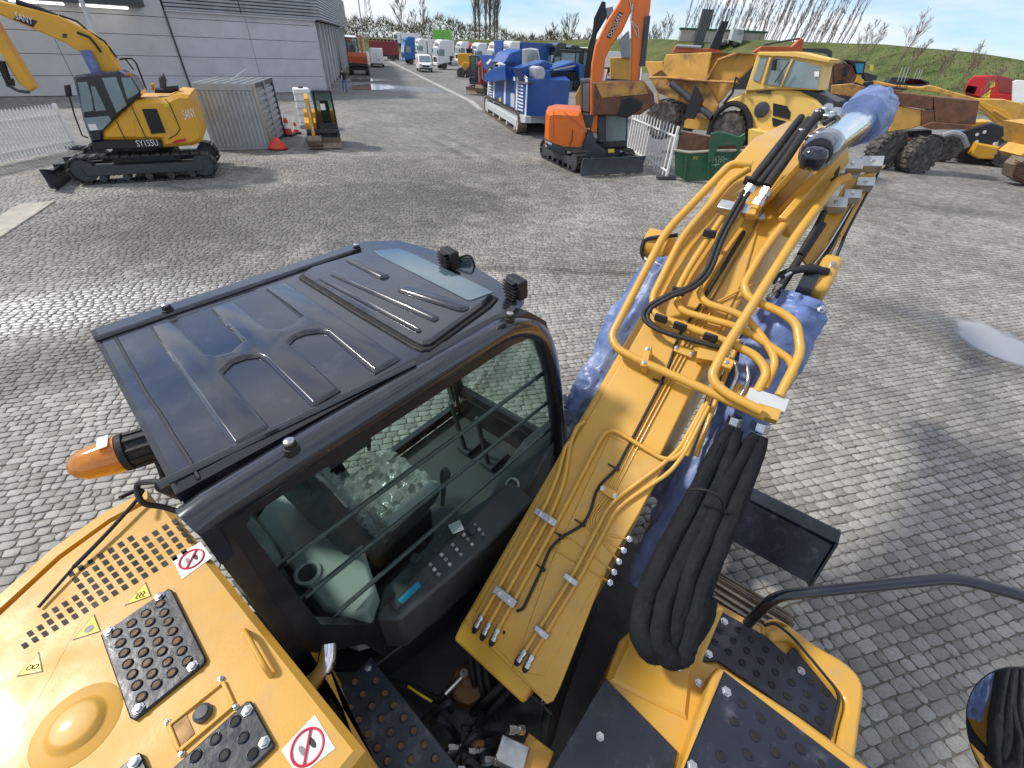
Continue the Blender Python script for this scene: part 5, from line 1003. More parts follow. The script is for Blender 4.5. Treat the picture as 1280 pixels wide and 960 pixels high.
tp_.rod([(120, 15), (300, 75), (420, 125)], .07, 'arm_cylinder', 'black_rubber', .1, k=K1); tp_.rod([(430, 110), (560, 155), (640, 225), (760, 300), (850, 420)], .025, 'boom_hose', 'black_rubber', .1, k=K1); tp_.rod([(560, 235), (650, 270), (700, 330), (735, 380)], .03, 'boom_hose', 'black_rubber', .25, k=K1)
tp_.rod([(617, 365), (700, 525)], .13, 'protective_wrap', 'blue_wrap', .32, k=K1, seg=12); bolt_ = tp_.poly([(455, 245), (485, 245), (485, 275), (455, 275)], 'pin', 'dark_grey', .02, .235, k=K1, bev=.003)
tp_.poly([(-120, 0), (0, 218), (255, 640), (215, 672), (130, 600), (0, 385), (-160, 150)], 'arm', 'yellow_far', .34, .18, k=K1, bev=.03); tp_.rod([(0, 440), (60, 590), (100, 600)], .10, 'bucket_cylinder', 'black_rubber', .2, k=K1); tp_.rod([(45, 615), (130, 660), (215, 672)], .04, 'bucket_link', 'dark_grey', .2, k=K1)
# blade with three light panels
tb = T(sy, ctr + hd*(Lh+.55), az+math.pi/2)
bl = tb.poly([(120, 718), (185, 720), (395, 600), (415, 632), (300, 740), (320, 770), (205, 835), (188, 830), (160, 780)], 'blade', 'black_plate', .12, .1, k=K8, bev=.01)
for pts in ([(165, 728), (215, 695), (265, 718), (205, 755)], [(235, 682), (280, 655), (328, 680), (272, 712)], [(300, 645), (340, 620), (380, 640), (335, 660)]): tb.poly(pts, 'blade_panel', 'black_gloss', .02, .13, parent=bl, k=K8, bev=.003)
for y_ in (-.5, .5):
    g = G(); g.bar((Lh-.6, y_, .45), (Lh+.6, y_, .4), .12, .16); g.build('blade_arm', 'black_paint', bl)
# ---------------------------------------------------------------- storage container
F0, F1, R1 = gp(270, 188), gp(337, 186), gp(355, 169.5); ht = 2.2
ct = thing('storage_container', 'galvanised ribbed steel storage container standing askew by the hall', 'container', F0, 0)
def quad(a, b_, z0, z1, nrm, th): 
    g = G(); g.slab([V((a.x, a.y, z0)), V((b_.x, b_.y, z0)), V((b_.x, b_.y, z1)), V((a.x, a.y, z1))], nrm*th, 0); return g
a, b_, c_ = F0-F0, F1-F0, R1-F0; d_ = a+(c_-b_); nf = V((b_.y, -b_.x, 0)).normalized(); nf = nf if nf.dot(-F0) > 0 else -nf; nr = V(((c_-b_).y, -(c_-b_).x, 0)).normalized(); nr = nr if nr.dot(b_-a) > 0 else -nr
mat('galv', (.40, .43, .45), .42, .55, var=.12, scale=1.5, dirt=(.30, .31, .31), dscale=2)
g = G(); g.slab([a, b_, c_, d_], (0, 0, ht-.06)); g.build('shell', 'galv', ct)
for k in range(13): p, q = a.lerp(b_, (k+.15)/13), a.lerp(b_, (k+.72)/13); quad(p, q, .12, ht-.22, nf, .05).build('panel_rib', 'galv', ct, flat=True)
for k in range(9): z0 = .12+k*(ht-.3)/9; quad(b_.lerp(c_, .03), b_.lerp(c_, .48), z0, z0+.13, nr, .05).build('panel_rib', 'galv', ct, flat=True); quad(b_.lerp(c_, .52), b_.lerp(c_, .97), z0, z0+.13, nr, .05).build('panel_rib', 'galv', ct, flat=True)
for p in (a, b_, c_, b_.lerp(c_, .5)): g = G(); g.box(p+V((0, 0, ht/2))+nr*.03*(1 if p != a else 0), (.1, .1, ht)); g.build('corner_post', 'zinc' if p == b_ else 'dark_grey' if p == c_ else 'galv', ct)
quad(a, b_, ht-.2, ht, nf, .07).build('top_rail', 'galv', ct); quad(b_, c_, ht-.14, ht, nr, .07).build('top_rail', 'dark_grey', ct); quad(a, b_, 0, .1, nf, .06).build('bottom_rail', 'galv', ct); quad(b_, c_, 0, .08, nr, .06).build('bottom_rail', 'dark_grey', ct)
for k in range(7): g = G(); p, q = a.lerp(b_, k/6), d_.lerp(c_, k/6); g.bar(p+V((0, 0, ht-.03)), q+V((0, 0, ht-.03)), .06, .1); g.build('roof_rib', 'zinc', ct)
g = G(); g.tube([b_*.5+V((0, .5, ht+.05)), c_*.7+V((0, 0, ht+.35)), d_+V((.8, 0, ht+.05))], .02, 6); g.build('loose_rod', 'zinc', ct)
r_ = gp(348, 186); o = thing('marker_bag', 'small crumpled red marker cone at the foot of the container', 'marker', r_); g = G(); g.lathe((0, 0, 0), UP, [(.34, 0), (.36, .06), (.28, .2), (.15, .34), (.05, .42), (0, .43)], 9); g.build('red_cover', 'red_plastic', o, ang=20); g = G(); g.lathe((0, 0, 0), UP, [(.4, 0), (.4, .03)], 9); g.build('base', 'dark_red', o)
# ---------------------------------------------------------------- cones
def cone(px, py, h, label, group=None):
    o = thing('traffic_cone', label, 'cone', gp(px, py), 0, group); g = G(); g.box((0, 0, .03), (h*.55, h*.55, .06)); g.build('base', 'black_rubber', o, bevel=.01)
    r0 = h*.19
    for i, (z0, z1) in enumerate(((.06, .30), (.30, .52), (.52, .74), (.74, 1.0))):
        f = lambda z: r0*(1-z)+.025; g = G(); g.lathe((0, 0, 0), UP, [(f(z0), z0*h), (f(z1), z1*h)], 16); g.build('band', 'red_plastic' if i % 2 == 0 else 'print_white', o)
cone(361, 169, .95, 'tall orange and white traffic cone beside the steel container'); cone(371, 167, .62, 'lower red and white traffic cone between container and mini excavator'); cone(417, 99, 1.0, 'orange and white cone at the hall door behind the walking person')
# white cabinet behind mini excavator
bx = thing('white_cabinet', 'tall white plastic tank cabinet behind the yellow mini excavator', 'cabinet', gp(386, 158), rad(25)); g = G(); g.box((0, 0, .85), (.75, .9, 1.6)); g.build('tank', 'white', bx, bevel=.05); g = G(); g.box((0, 0, .06), (.85, 1.0, .12)); g.build('pallet', 'grey', bx)
for k in range(5): g = G(); g.box((0, 0, .25+k*.3), (.79, .94, .03)); g.build('cage_bar', 'zinc', bx)
g = G(); g.lathe((0, 0, 1.65), UP, [(.12, 0), (.12, .06)], 14); g.build('lid', 'black_rubber', bx)
# ---------------------------------------------------------------- palisade fences
def fence(P0, P1, h, n, label, foot=True):
    o = thing('palisade_fence', label, 'fence', P0, 0); d = P1-P0; dn = d.normalized(); nn = V((-dn.y, dn.x, 0)); me = None
    for k in range(n):
        p = d*((k+.5)/n)
        if me is None:
            g = G(); w2 = .035; g.slab([(-w2, 0, .05), (w2, 0, .05), (w2, 0, h-.1), (0, 0, h), (-w2, 0, h-.1)], (0, .02, 0), 0); pr = g.build('pale', 'white_paint', o); me = pr.data; q = pr
        else: q = bpy.data.objects.new('pale', me); COL.objects.link(q); q.parent = o
        q.location = p+nn*.03; q.rotation_euler = (0, 0, math.atan2(dn.y, dn.x))
    for z in (.28, h-.32): g = G(); g.bar(V((0, 0, z)), d+V((0, 0, z)), .03, .06); g.build('rail', 'white_paint', o)
    for p in (V(), d): g = G(); g.bar(p, p+V((0, 0, h)), .08, .08, dn); g.build('post', 'white_paint', o)
    if foot:
        for p in (V(), d): g = G(); g.box(p+V((0, 0, .06)), (.7, .28, .12), rz=math.atan2(dn.y, dn.x)+1.57); g.build('foot_block', 'dark_grey', o, bevel=.02)
    return o
fence(gp(783, 193), gp(832, 224), 1.75, 15, 'white steel palisade fence panel between the orange excavator and green skip')
fence(gp(-60, 219), gp(97, 186), 1.45, 34, 'white palisade railing standing before the hall wall beside the excavator blade')
# ---------------------------------------------------------------- lamp post by the hall
b0 = gp(166, 150); lp = thing('lamp_post', 'tall pale steel lamp post in front of the hall', 'lamp post', b0); g = G(); g.tube([(0, 0, 0), (0, 0, 9)], [.11, .07], 12); g.build('pole', 'light_grey', lp); g = G(); g.box((0, 0, .15), (.35, .35, .3)); g.build('foot', 'grey', lp); g = G(); g.bar((0, 0, 8.9), (1.0, -.6, 9.1), .2, .1); g.build('lamp_head', 'grey', lp)
# ---------------------------------------------------------------- simple diggers
def digger(name, label, loc, az, s, col, trackcol='track_dark', cabcol='black_gloss', boom=None, bucket=True, blade=True, upaz=0., group=None, cabside=1, cabx=.1, lettering=None):
    o = thing(name, label, 'excavator', loc, math.pi/2-az, group)
    track_unit(o, -1.0*s, 1.0*s, .5*s, .62*s, .3*s, trackcol); track_unit(o, -1.0*s, 1.0*s, .5*s, -.62*s, .3*s, trackcol)
    g = G(); g.box((0, 0, .42*s), (1.1*s, .95*s, .25*s)); g.lathe((0, 0, .45*s), UP, [(.36*s, 0), (.36*s, .16*s)], 18); g.build('carbody', 'dark_grey', o)
    R = Matrix.Rotation(upaz, 3, 'Z')
    def up(g): g.v = [tuple(R @ V(p)) for p in g.v]; return g
    z0 = .60*s
    g = G(); g.xz([(-.95*s, z0), (.75*s, z0), (.75*s, z0+.16*s), (-.95*s, z0+.16*s)], -.72*s, .72*s, .03*s); up(g).build('deck', 'dark_grey', o)
    g = G(); g.xz([(-1.05*s, z0+.16*s), (-.2*s, z0+.16*s), (-.22*s, z0+.75*s), (-.4*s, z0+.86*s), (-.85*s, z0+.84*s), (-1.08*s, z0+.6*s)], -.74*s, .74*s, .06*s); hs = up(g).build('house', col, o)
    g = G(); g.xz([(-.2*s, z0+.16*s), (.55*s, z0+.16*s), (.55*s, z0+.4*s), (-.2*s, z0+.55*s)], -.74*s*cabside, -.22*s*cabside, .03*s); up(g).build('side_cover', col, hs)
    y0, y1 = (.72*s*cabside, -.12*s*cabside); cz = z0+.16*s; ch = 1.55*s
    g = G()
    for (x, y) in ((-.42*s+cabx*s, y0), (-.42*s+cabx*s, y1), (.62*s+cabx*s, y0), (.68*s+cabx*s, y1)): g.bar((x, y, cz), (x*.92, y*.96, cz+ch), .07*s, .07*s, (1, 0, 0))
    g.box((.1*s+cabx*s, (y0+y1)/2, cz+ch), (1.15*s, abs(y0-y1)+.06*s, .09*s)); g.box((.1*s+cabx*s, (y0+y1)/2, cz+.12*s), (1.1*s, abs(y0-y1), .28*s)); cb = up(g).build('cab', cabcol, o, bevel=.02)
    for nm, pts in (('window', [(-.38*s+cabx*s, y0, cz+.3*s), (.60*s+cabx*s, y0, cz+.3*s), (.55*s+cabx*s, y0*.98, cz+ch-.06*s), (-.36*s+cabx*s, y0*.98, cz+ch-.06*s)]), ('window', [(-.38*s+cabx*s, y1, cz+.3*s), (.62*s+cabx*s, y1, cz+.3*s), (.58*s+cabx*s, y1*.98, cz+ch-.06*s), (-.36*s+cabx*s, y1*.98, cz+ch-.06*s)]),
                    ('windscreen', [(.66*s+cabx*s, y0, cz+.3*s), (.68*s+cabx*s, y1, cz+.3*s), (.63*s+cabx*s, y1, cz+ch-.06*s), (.61*s+cabx*s, y0, cz+ch-.06*s)]), ('rear_window', [(-.42*s+cabx*s, y0, cz+.6*s), (-.42*s+cabx*s, y1, cz+.6*s), (-.4*s+cabx*s, y1, cz+ch-.06*s), (-.4*s+cabx*s, y0, cz+ch-.06*s)])):
        g = G(); g.add(pts, [(0, 1, 2, 3)]); up(g).build(nm, 'glass_mid', cb)
    g = G(); g.box((cabx*s-.05*s, (y0+y1)/2, cz+.45*s), (.42*s, .4*s, .35*s)); g.box((cabx*s-.25*s, (y0+y1)/2, cz+.8*s), (.12*s, .4*s, .6*s)); up(g).build('seat', 'seat_cloth', cb, bevel=.02)
    if boom:
        by = -.40*s*cabside if abs(cabside) > .5 else 0
        bpth, apth = boom
        for nm, pth, ww, dd in (('boom', bpth, .17, .24), ('arm', apth, .14, .18)):
            g = G(); n = len(pth); P = [V((x*s, by, z*s)) for x, z in pth]
            tops, bots = [], []
            for i, p in enumerate(P):
                d = (P[min(i+1, n-1)]-P[max(i-1, 0)]).normalized(); nr_ = V((-d.z, 0, d.x)); k = dd*s*(.5 if i in (0, n-1) else .62); tops.append(p+nr_*k); bots.append(p-nr_*k)
            g.slab([q-V((0, ww*s/2, 0)) for q in tops+bots[::-1]], (0, ww*s, 0), .012*s); up(g).build(nm, col, o)
        m1, m2 = V((bpth[0][0]*s+.15*s, by, bpth[0][1]*s)), V((bpth[len(bpth)//2][0]*s, by, bpth[len(bpth)//2][1]*s)); g = G(); g.tube([m1+V((.12*s, 0, 0)), m2], .05*s, 8); up(g).build('boom_cylinder', 'steel', o)
        e = V((apth[-1][0]*s, by, apth[-1][1]*s)); f = V((apth[0][0]*s, by, apth[0][1]*s)); g = G(); g.tube([f.lerp(e, .15)+V((.16*s, 0, 0)), f.lerp(e, .8)+V((.16*s, 0, 0))], .045*s, 8); up(g).build('bucket_cylinder', 'steel', o)
        if bucket:
            g = G(); pr = [(.0, .05), (.12, .1), (.2, -.1), (.12, -.34), (-.12, -.44), (-.34, -.38), (-.3, -.34), (-.1, -.38), (.06, -.28), (.12, -.1)]
            g.xz([(e.x+x*s, e.z+z*s) for x, z in pr], by-.32*s, by+.32*s); 
            for yy in (by-.32*s, by+.30*s): g.xz([(e.x+x*s, e.z+z*s) for x, z in [(.12, .08), (.2, -.1), (.12, -.34), (-.12, -.44), (-.32, -.37)]], yy, yy+.02*s)
            up(g).build('bucket', 'track_steel', o)
    if blade:
        g = G(); g.xz([(1.22*s, .48*s), (1.26*s, .48*s), (1.2*s, .25*s), (1.28*s, .03*s), (1.22*s, .03*s), (1.14*s, .25*s)], -.8*s, .8*s); b2 = g.build('blade', 'track_steel', o)
        for y in (-.35*s, .35*s): g = G(); g.bar((.5*s, y, .3*s), (1.16*s, y, .25*s), .08*s, .1*s); g.build('blade_arm', 'dark_grey', b2)
    return o
folded = ([(.55, .95), (.75, 1.7), (1.0, 2.0), (1.45, 1.75)], [(1.35, 1.85), (1.32, 1.2), (1.25, .55)])
digger('mini_excavator', 'small yellow mini excavator with black cab beside the white tank', gp(407, 180), rad(160), .86, 'yellow_far', boom=([(.5, .75), (.72, 1.6), (.95, 2.1), (1.2, 1.95)], [(1.15, 2.0), (1.35, 1.15), (1.3, .5)]), cabside=1, lettering=None)
mo = [c for c in COL.objects if c.name.startswith('mini_excavator')][0]
g = G(); g.add([(.70, .12, 1.35), (.70, .30, 1.35), (.68, .30, 1.57), (.68, .12, 1.57)], [(0, 1, 2, 3)]); g.build('paper_notice', 'print_white', mo)
digger('excavator', 'orange excavator seen from behind beside the white van at the hall', gp(450, 93), rad(-16), 1.5, 'orange_old', boom=([(.5, .9), (.8, 2.0), (1.1, 2.4), (1.6, 2.2)], [(1.5, 2.3), (1.6, 1.4), (1.5, .7)]), cabside=1, blade=False)
digger('mini_excavator', 'red mini excavator with black canopy standing left of the blue crusher', gp(603, 117), rad(200), 1.2, 'red', boom=folded, cabside=-1)
# ---------------------------------------------------------------- orange excavator
dl = (gp(671, 205)+gp(801, 217))/2; dl = gp(733, 205)
do = thing('excavator', 'bright orange excavator with raised arm and rusty bucket beside the white fence', 'excavator', dl, math.pi/2-rad(155))
KD = (660, 0, 4.0)
fwd = azd(rad(155)); sdr = V((fwd.y, -fwd.x, 0))
track_unit(do, -1.75, 1.45, .70, -1.12, .46) ; track_unit(do, -1.75, 1.45, .70, 1.12, .46)
g = G(); g.box((0, 0, .5), (2.0, 1.7, .34)); g.lathe((0, 0, .6), UP, [(.6, 0), (.6, .25)], 22); g.build('carbody', 'dark_grey', do)
g = G(); g.xz([(1.92, .62), (1.98, .62), (1.9, .34), (1.98, .04), (1.9, .04), (1.82, .34)], -1.40, 1.40); bl = g.build('blade', 'dark_grey', do)
for y in (-.5, .5): g = G(); g.bar((.9, y, .4), (1.85, y, .34), .12, .16); g.build('blade_arm', 'dark_grey', bl)
td = T(do, dl, rad(95)); 
td.poly([(82, 685), (88, 560), (130, 548), (265, 556), (292, 650), (280, 740), (270, 770), (180, 770), (85, 735)], 'house', 'orange', 1.9, .95, k=KD, bev=.16)
td.poly([(84, 695), (180, 730), (275, 735), (275, 772), (180, 778), (90, 742)], 'lower_skirt', 'dark_grey', 1.9, .98, k=KD, bev=.05)
p0, p1 = td.P(*zc(88, 712, *KD), 1.0), td.P(*zc(118, 722, *KD), 1.0); [td.poly(q_, 'model_mark', 'print_white', .02, 1.0, k=KD, bev=.003) for q_ in ([(87, 702), (97, 707), (97, 716), (87, 711)], [(99, 708), (117, 717), (117, 727), (99, 718)], [(87, 724), (94, 727), (94, 736), (87, 733)], [(198, 752), (216, 750), (216, 766), (196, 767)])]
for pts in ([(128, 555), (126, 700)], [(180, 560), (290, 650)]): td.rod(pts, .012, 'panel_gap', 'orange_old', .97, k=KD)
td.poly([(210, 560), (330, 575), (318, 640), (230, 640)], 'hose_box', 'dark_grey', .5, .6, k=KD)
dc = td.poly([(262, 400), (300, 398), (500, 420), (500, 560), (496, 740), (360, 745), (330, 600), (262, 560)], 'cab', 'dark_grey', 1.0, .2, k=KD, bev=.06)
for pts in ([(275, 420), (308, 415), (305, 560), (275, 555)], [(388, 578), (490, 580), (488, 702), (388, 708)], [(318, 420), (490, 440), (490, 560), (340, 560)]): td.poly(pts, 'window', 'far_pane', .02, .24, parent=dc, k=KD, bev=.004)
td.poly([(400, 748), (430, 745), (432, 762), (402, 765)], 'notice', 'print_yellow', .02, 1.0, k=KD, bev=.004)
td.poly([(270, 720), (300, 660), (320, 660), (340, 720), (390, 760), (385, 790), (280, 785)], 'boom_mount', 'dark_grey', .6, .9, k=KD, bev=.03)
db = td.poly([(310, 665), (312, 430), (318, 320), (335, 230), (385, 120), (455, 10), (480, -60), (560, -60), (535, 20), (470, 160), (415, 230), (385, 300), (375, 420), (360, 480), (345, 665)], 'boom', 'orange', .38, .55, k=KD, bev=.04)
td.poly([(455, 58), (475, 66), (412, 196), (393, 186)], 'maker_plate', 'print_black', .01, .565, parent=db, k=KD, bev=.002)
p0, p1 = td.P(*zc(416, 190, *KD), .58), td.P(*zc(474, 70, *KD), .58); e_ = (p1-p0).normalized(); u_ = td.D(1).cross(e_); text('DOOSAN', 'maker_lettering', 'print_white', do, p0+u_*.01, e_, u_, .13, ext=.0, width=(p1-p0).length*.94)
td.poly([(535, -60), (620, -60), (612, 40), (600, 120), (560, 330), (545, 480), (512, 500), (520, 300), (518, 80)], 'arm', 'orange', .32, .5, k=KD, bev=.03)
td.rod([(598, 80), (585, 200), (572, 330)], .10, 'bucket_cylinder', 'dark_grey', .55, k=KD, seg=12); td.rod([(565, 340), (548, 510)], .055, 'cylinder_rod', 'chrome', .55, k=KD); td.rod([(390, 345), (378, 410)], .08, 'boom_cylinder', 'chrome', .5, k=KD)
for px_s in ([(505, -10), (520, 60), (515, 110), (545, 180)], [(525, 20), (512, 100), (550, 140), (555, 190)]): td.rod(px_s, .02, 'boom_hose', 'steel', .6, k=KD)
bk = td.poly([(325, 415), (330, 410), (580, 405), (630, 470), (635, 525), (560, 575), (325, 578)], 'bucket', 'rust', .7, .9, k=KD, bev=.05); td.poly([(330, 415), (370, 490), (325, 575)], 'bucket_side', 'rust', .03, .93, parent=bk, k=KD, bev=.005); td.poly([(335, 412), (575, 408), (600, 470), (370, 490)], 'bucket_floor', 'rust_yellow', .03, .93, parent=bk, k=KD, bev=.005)
td.poly([(470, 490), (510, 480), (575, 515), (560, 550), (500, 590), (450, 585)], 'bucket_coupler', 'black_rubber', .4, 1.0, k=KD, bev=.04)
td.poly([(350, 580), (385, 580), (385, 715), (350, 710)], 'side_tank', 'dark_grey', .3, .55, k=KD)
td.rod([(222, 650), (220, 700), (208, 730)], .015, 'grab_rail', 'black_rubber', 1.0, k=KD)
# black piling mast behind it
pm = thing('drill_mast', 'black folded drilling mast rising behind the orange excavator', 'drill rig', gp(745, 150), 0); tm = T(pm, gp(745, 150), rad(95))
tm.poly([(330, 90), (370, 5), (388, 10), (392, 90), (345, 170), (320, 300), (300, 390), (275, 400), (300, 240), (325, 150)], 'mast', 'black_paint', .5, 0, k=KD); tm.rod([(350, 60), (330, 200), (290, 380)], .05, 'mast_hose', 'black_rubber', .05, k=KD)
tm.poly([(390, 40), (425, 30), (430, 90), (395, 100)], 'mast_head', 'grey', .4, -.1, k=KD); tm.poly([(455, 200), (505, 150), (515, 290), (470, 290)], 'side_frame', 'grey', .3, -.2, k=KD)
tm.poly([(410, 290), (515, 285), (515, 400), (415, 395)], 'cab', 'yellow_old', .9, -.5, k=KD); tm.poly([(235, 480), (265, 420), (270, 560), (240, 560)], 'step_plate', 'yellow_old', .3, -.1, k=KD); tm.poly([(300, 395), (500, 395), (500, 700), (260, 700)], 'carriage', 'dark_grey', 1.2, -.6, k=KD)
# ---------------------------------------------------------------- blue crusher
KC = (580, 30, 6.857); kq = gp(656, 155, .55); kl = gp(608, 127, .55); kr = gp(703, 151, .55)
azs = math.atan2((kl-kq).x, (kl-kq).y); azf = math.atan2((kr-kq).x, (kr-kq).y)
crs = thing('crusher', 'blue mobile crusher on steel tracks with white framed panels', 'crusher', V((kq.x, kq.y, 0)), math.pi/2-azs)
ts, tf = T(crs, kq, azs), T(crs, kq, azf); DEP = (kr-kq).length*.9
body = ts.poly([(205, 655), (205, 492), (345, 345), (425, 350), (536, 472), (524, 788)], 'body', 'blue_crusher', 2.3, 0, k=KC, bev=.03)
for pts in ([(196, 650), (206, 492), (212, 492), (204, 655)], [(246, 672), (250, 495), (262, 495), (258, 680)], [(340, 700), (348, 350), (360, 345), (352, 705)], [(440, 745), (452, 420), (464, 425), (452, 750)], [(508, 790), (524, 470), (540, 472), (526, 800)], [(415, 352), (432, 345), (540, 462), (524, 478)], [(345, 462), (350, 440), (440, 455), (438, 490)], [(270, 345), (320, 308), (350, 315), (362, 350), (340, 352)]):
    ts.poly(pts, 'white_frame', 'white', .05, .03, parent=body, k=KC, bev=.008)
for k in range(6): ts.poly([(210, 520+k*23), (240, 527+k*23), (240, 537+k*23), (210, 530+k*23)], 'louvre', 'white', .04, .03, parent=body, k=KC, bev=.005)
for k in range(9): ts.poly([(460, 490+k*29), (505, 500+k*30), (505, 512+k*30), (460, 502+k*29)], 'louvre', 'white', .04, .03, parent=body, k=KC, bev=.005)
ts.poly([(300, 630), (315, 634), (314, 690), (300, 686)], 'warning_panel', 'print_yellow', .02, .02, parent=body, k=KC, bev=.004); ts.poly([(400, 590), (432, 600), (430, 718), (400, 708)], 'vent_panel', 'light_grey', .02, .02, parent=body, k=KC, bev=.004)
ts.poly([(196, 662), (200, 700), (510, 850), (524, 848), (526, 792)], 'chassis_rail', 'light_grey', .3, .12, k=KC)
hp_ = ts.poly([(165, 490), (178, 425), (255, 372), (345, 352), (352, 480), (210, 495)], 'feed_hopper', 'blue_crusher', 1.4, .5, k=KC, bev=.03); ts.poly([(122, 262), (330, 272), (255, 330), (185, 400), (172, 380)], 'hopper_wing', 'blue_crusher', .12, -.6, k=KC); ts.poly([(190, 335), (222, 298), (235, 310), (202, 350)], 'wing_panel', 'white', .02, -.58, k=KC, bev=.005)
ts.poly([(240, 330), (275, 275), (300, 270), (285, 320)], 'feed_chute', 'dark_grey', .8, -.3, k=KC); ts.poly([(255, 140), (328, 140), (325, 270), (262, 265)], 'side_panel', 'blue_crusher', .1, -1.4, k=KC)
tf.poly([(526, 780), (535, 515), (830, 508), (824, 785)], 'end_panel', 'blue_crusher', .2, .02, k=KC, bev=.01)
for k in range(6): tf.poly([(620, 575+k*20), (742, 572+k*20), (742, 584+k*20), (620, 587+k*20)], 'louvre', 'blue_crusher', .05, .06, k=KC, bev=.01)
tf.poly([(522, 785), (824, 785), (820, 850), (518, 850)], 'end_beam', 'light_grey', .3, .06, k=KC); tf.poly([(545, 500), (830, 490), (830, 512), (540, 518)], 'top_beam', 'dark_grey', .8, .1, k=KC)
tf.poly([(350, 330), (400, 250), (498, 215), (500, 370), (480, 372), (420, 330)], 'screen_hood', 'blue_crusher', 1.0, -1.5, k=KC, bev=.05); tf.poly([(480, 380), (560, 350), (610, 345), (610, 480), (540, 490)], 'side_chute', 'blue_crusher', .6, -.4, k=KC); tf.poly([(615, 345), (700, 312), (770, 345), (740, 385), (640, 400)], 'drum_guard', 'blue_crusher', .7, -.4, k=KC, bev=.05)
mo_ = tf.poly([(625, 380), (660, 362), (690, 375), (705, 420), (690, 485), (640, 480), (628, 430)], 'motor', 'light_grey', .6, .2, k=KC, bev=.06)
cvy = tf.poly([(745, 385), (950, 318), (1000, 345), (1005, 400), (750, 412)], 'conveyor', 'blue_crusher', .9, .0, k=KC, bev=.03); tf.poly([(770, 390), (985, 345), (990, 358), (770, 402)], 'conveyor_strip', 'light_grey', .05, .03, parent=cvy, k=KC, bev=.01)
tf.poly([(725, 400), (745, 395), (748, 490), (722, 495)], 'conveyor_end', 'blue_crusher', .9, .25, parent=cvy, k=KC); tf.poly([(985, 345), (1025, 350), (1030, 470), (990, 490)], 'conveyor_end', 'blue_crusher', .9, .25, parent=cvy, k=KC)
for k in range(16): tf.poly([(752+k*14.6, 415), (762+k*14.6, 414), (762+k*14.6, 488), (752+k*14.6, 488)], 'belt_rib', 'black_rubber', .5, .15, parent=cvy, k=KC, bev=.02)
tr_ = gp(628, 152); ca = Matrix.Rotation(-(math.pi/2-azs), 3, 'Z') @ (tr_-V((kq.x, kq.y, 0))); L2 = (kl-kq).length
track_unit(crs, ca.x-L2*.46, ca.x+L2*.46, .95, ca.y, .5, 'track_steel', 'light_grey'); track_unit(crs, ca.x-L2*.46, ca.x+L2*.46, .95, ca.y+(1 if (Matrix.Rotation(-(math.pi/2-azs), 3, 'Z') @ ts.n).y < 0 else -1)*2.4, .5, 'track_steel', 'light_grey')
# grey blower unit behind crusher
bu_ = thing('blower_unit', 'grey boxed blower unit with round fan behind the blue crusher', 'blower', gp(664, 108), 0); tb_ = T(bu_, gp(664, 108), rad(95)); tb_.poly([(500, 215), (560, 205), (625, 215), (640, 300), (635, 420), (500, 420)], 'casing', 'light_grey', 2.0, 0, k=KC, bev=.1); q = tb_.P(*zc(592, 290, *KC), .05); g = G(); g.lathe(q, tb_.D(1), [(.62, 0), (.62, .1), (.4, .15), (.15, .15), (.1, .1)], 24); g.build('fan', 'grey', bu_)
tb_.poly([(505, 420), (635, 420), (640, 560), (505, 560)], 'stand', 'dark_grey', 1.5, -.2, k=KC)
# ---------------------------------------------------------------- lorries and vans
def lorry(label, px, py, az, col, h=3.5, L_=6.2, deck=None, deckcol='white', chass='dark_grey', s=1., stripe=None, group=None, refl=True):
    o = thing('lorry', label, 'lorry', gp(px, py), math.pi/2-az, group); z0 = .55; w2 = 1.22
    g = G(); g.xz([(-2.0, z0+.35), (-.12, z0), (.05, z0+.35), (.08, 1.7), (-.12, 2.75), (-.45, h-.25), (-.9, h), (-2.0, h)], -w2, w2, .12); cb = g.build('cab', col, o)
    g = G(); g.slab([(.10, -1.08, 1.72), (.10, 1.08, 1.72), (-.11, 1.05, 2.68), (-.11, -1.05, 2.68)], (.02, 0, .004), .01); g.build('windscreen', 'far_pane', cb)
    for y, t in ((-w2-.012, -.0), (w2-.008, 0)): g = G(); g.slab([(-.18, y, 1.72), (-1.15, y, 1.72), (-1.15, y, 2.55), (-.32, y, 2.55)], (0, .02, 0)); g.build('side_window', 'far_pane', cb)
    g = G(); g.box((.06, 0, 1.15), (.06, 1.7, .75)); g.build('grille', 'black_rubber', cb, bevel=.02); g = G(); g.box((.02, 0, .68), (.22, 2.4, .4)); g.build('bumper', col if refl else 'dark_grey', cb, bevel=.05)
    for y in (-.95, .95): g = G(); g.box((.13, y, .75), (.05, .34, .2)); g.build('headlight', 'print_white', cb, bevel=.02)
    for y in (-w2-.14, w2+.14): g = G(); g.box((.0, y, 2.2), (.12, .2, .62)); g.build('wing_mirror', 'black_rubber', cb, bevel=.03)
    g = G(); g.box((-.05, 0, h-.45), (.35, 2.0, .08)); g.build('sun_visor', 'dark_grey', cb, bevel=.02)
    g = G()
    for y in (-.42, .42): g.box((-L_/2-.4, y, .85), (L_-.8, .1, .28))
    g.build('chassis', chass, o)
    for y in (-1.0, 1.0):
        wheel(o, (-1.05, y, .5), (0, 1, 0), .5, .32, 'light_grey', 0); wheel(o, (-L_+1.0, y, .5), (0, 1, 0), .5, .5, 'light_grey', 0)
        g = G(); g.box((-2.9, y*1.0, .72), (1.2, .5, .55)); g.build('fuel_tank', 'zinc', o, bevel=.08)
    if deck:
        g = G(); g.box((-(L_+2.2)/2, 0, 1.05+deck/2), (L_-2.2, 2.45, deck)); g.build('load_body', deckcol, o, bevel=.03)
    if stripe: g = G(); g.box((-1.0, 0, 1.5), (1.4, 2.47, .5)); g.build('livery_panel', stripe, cb)
    return o
LZ = rad(-118)
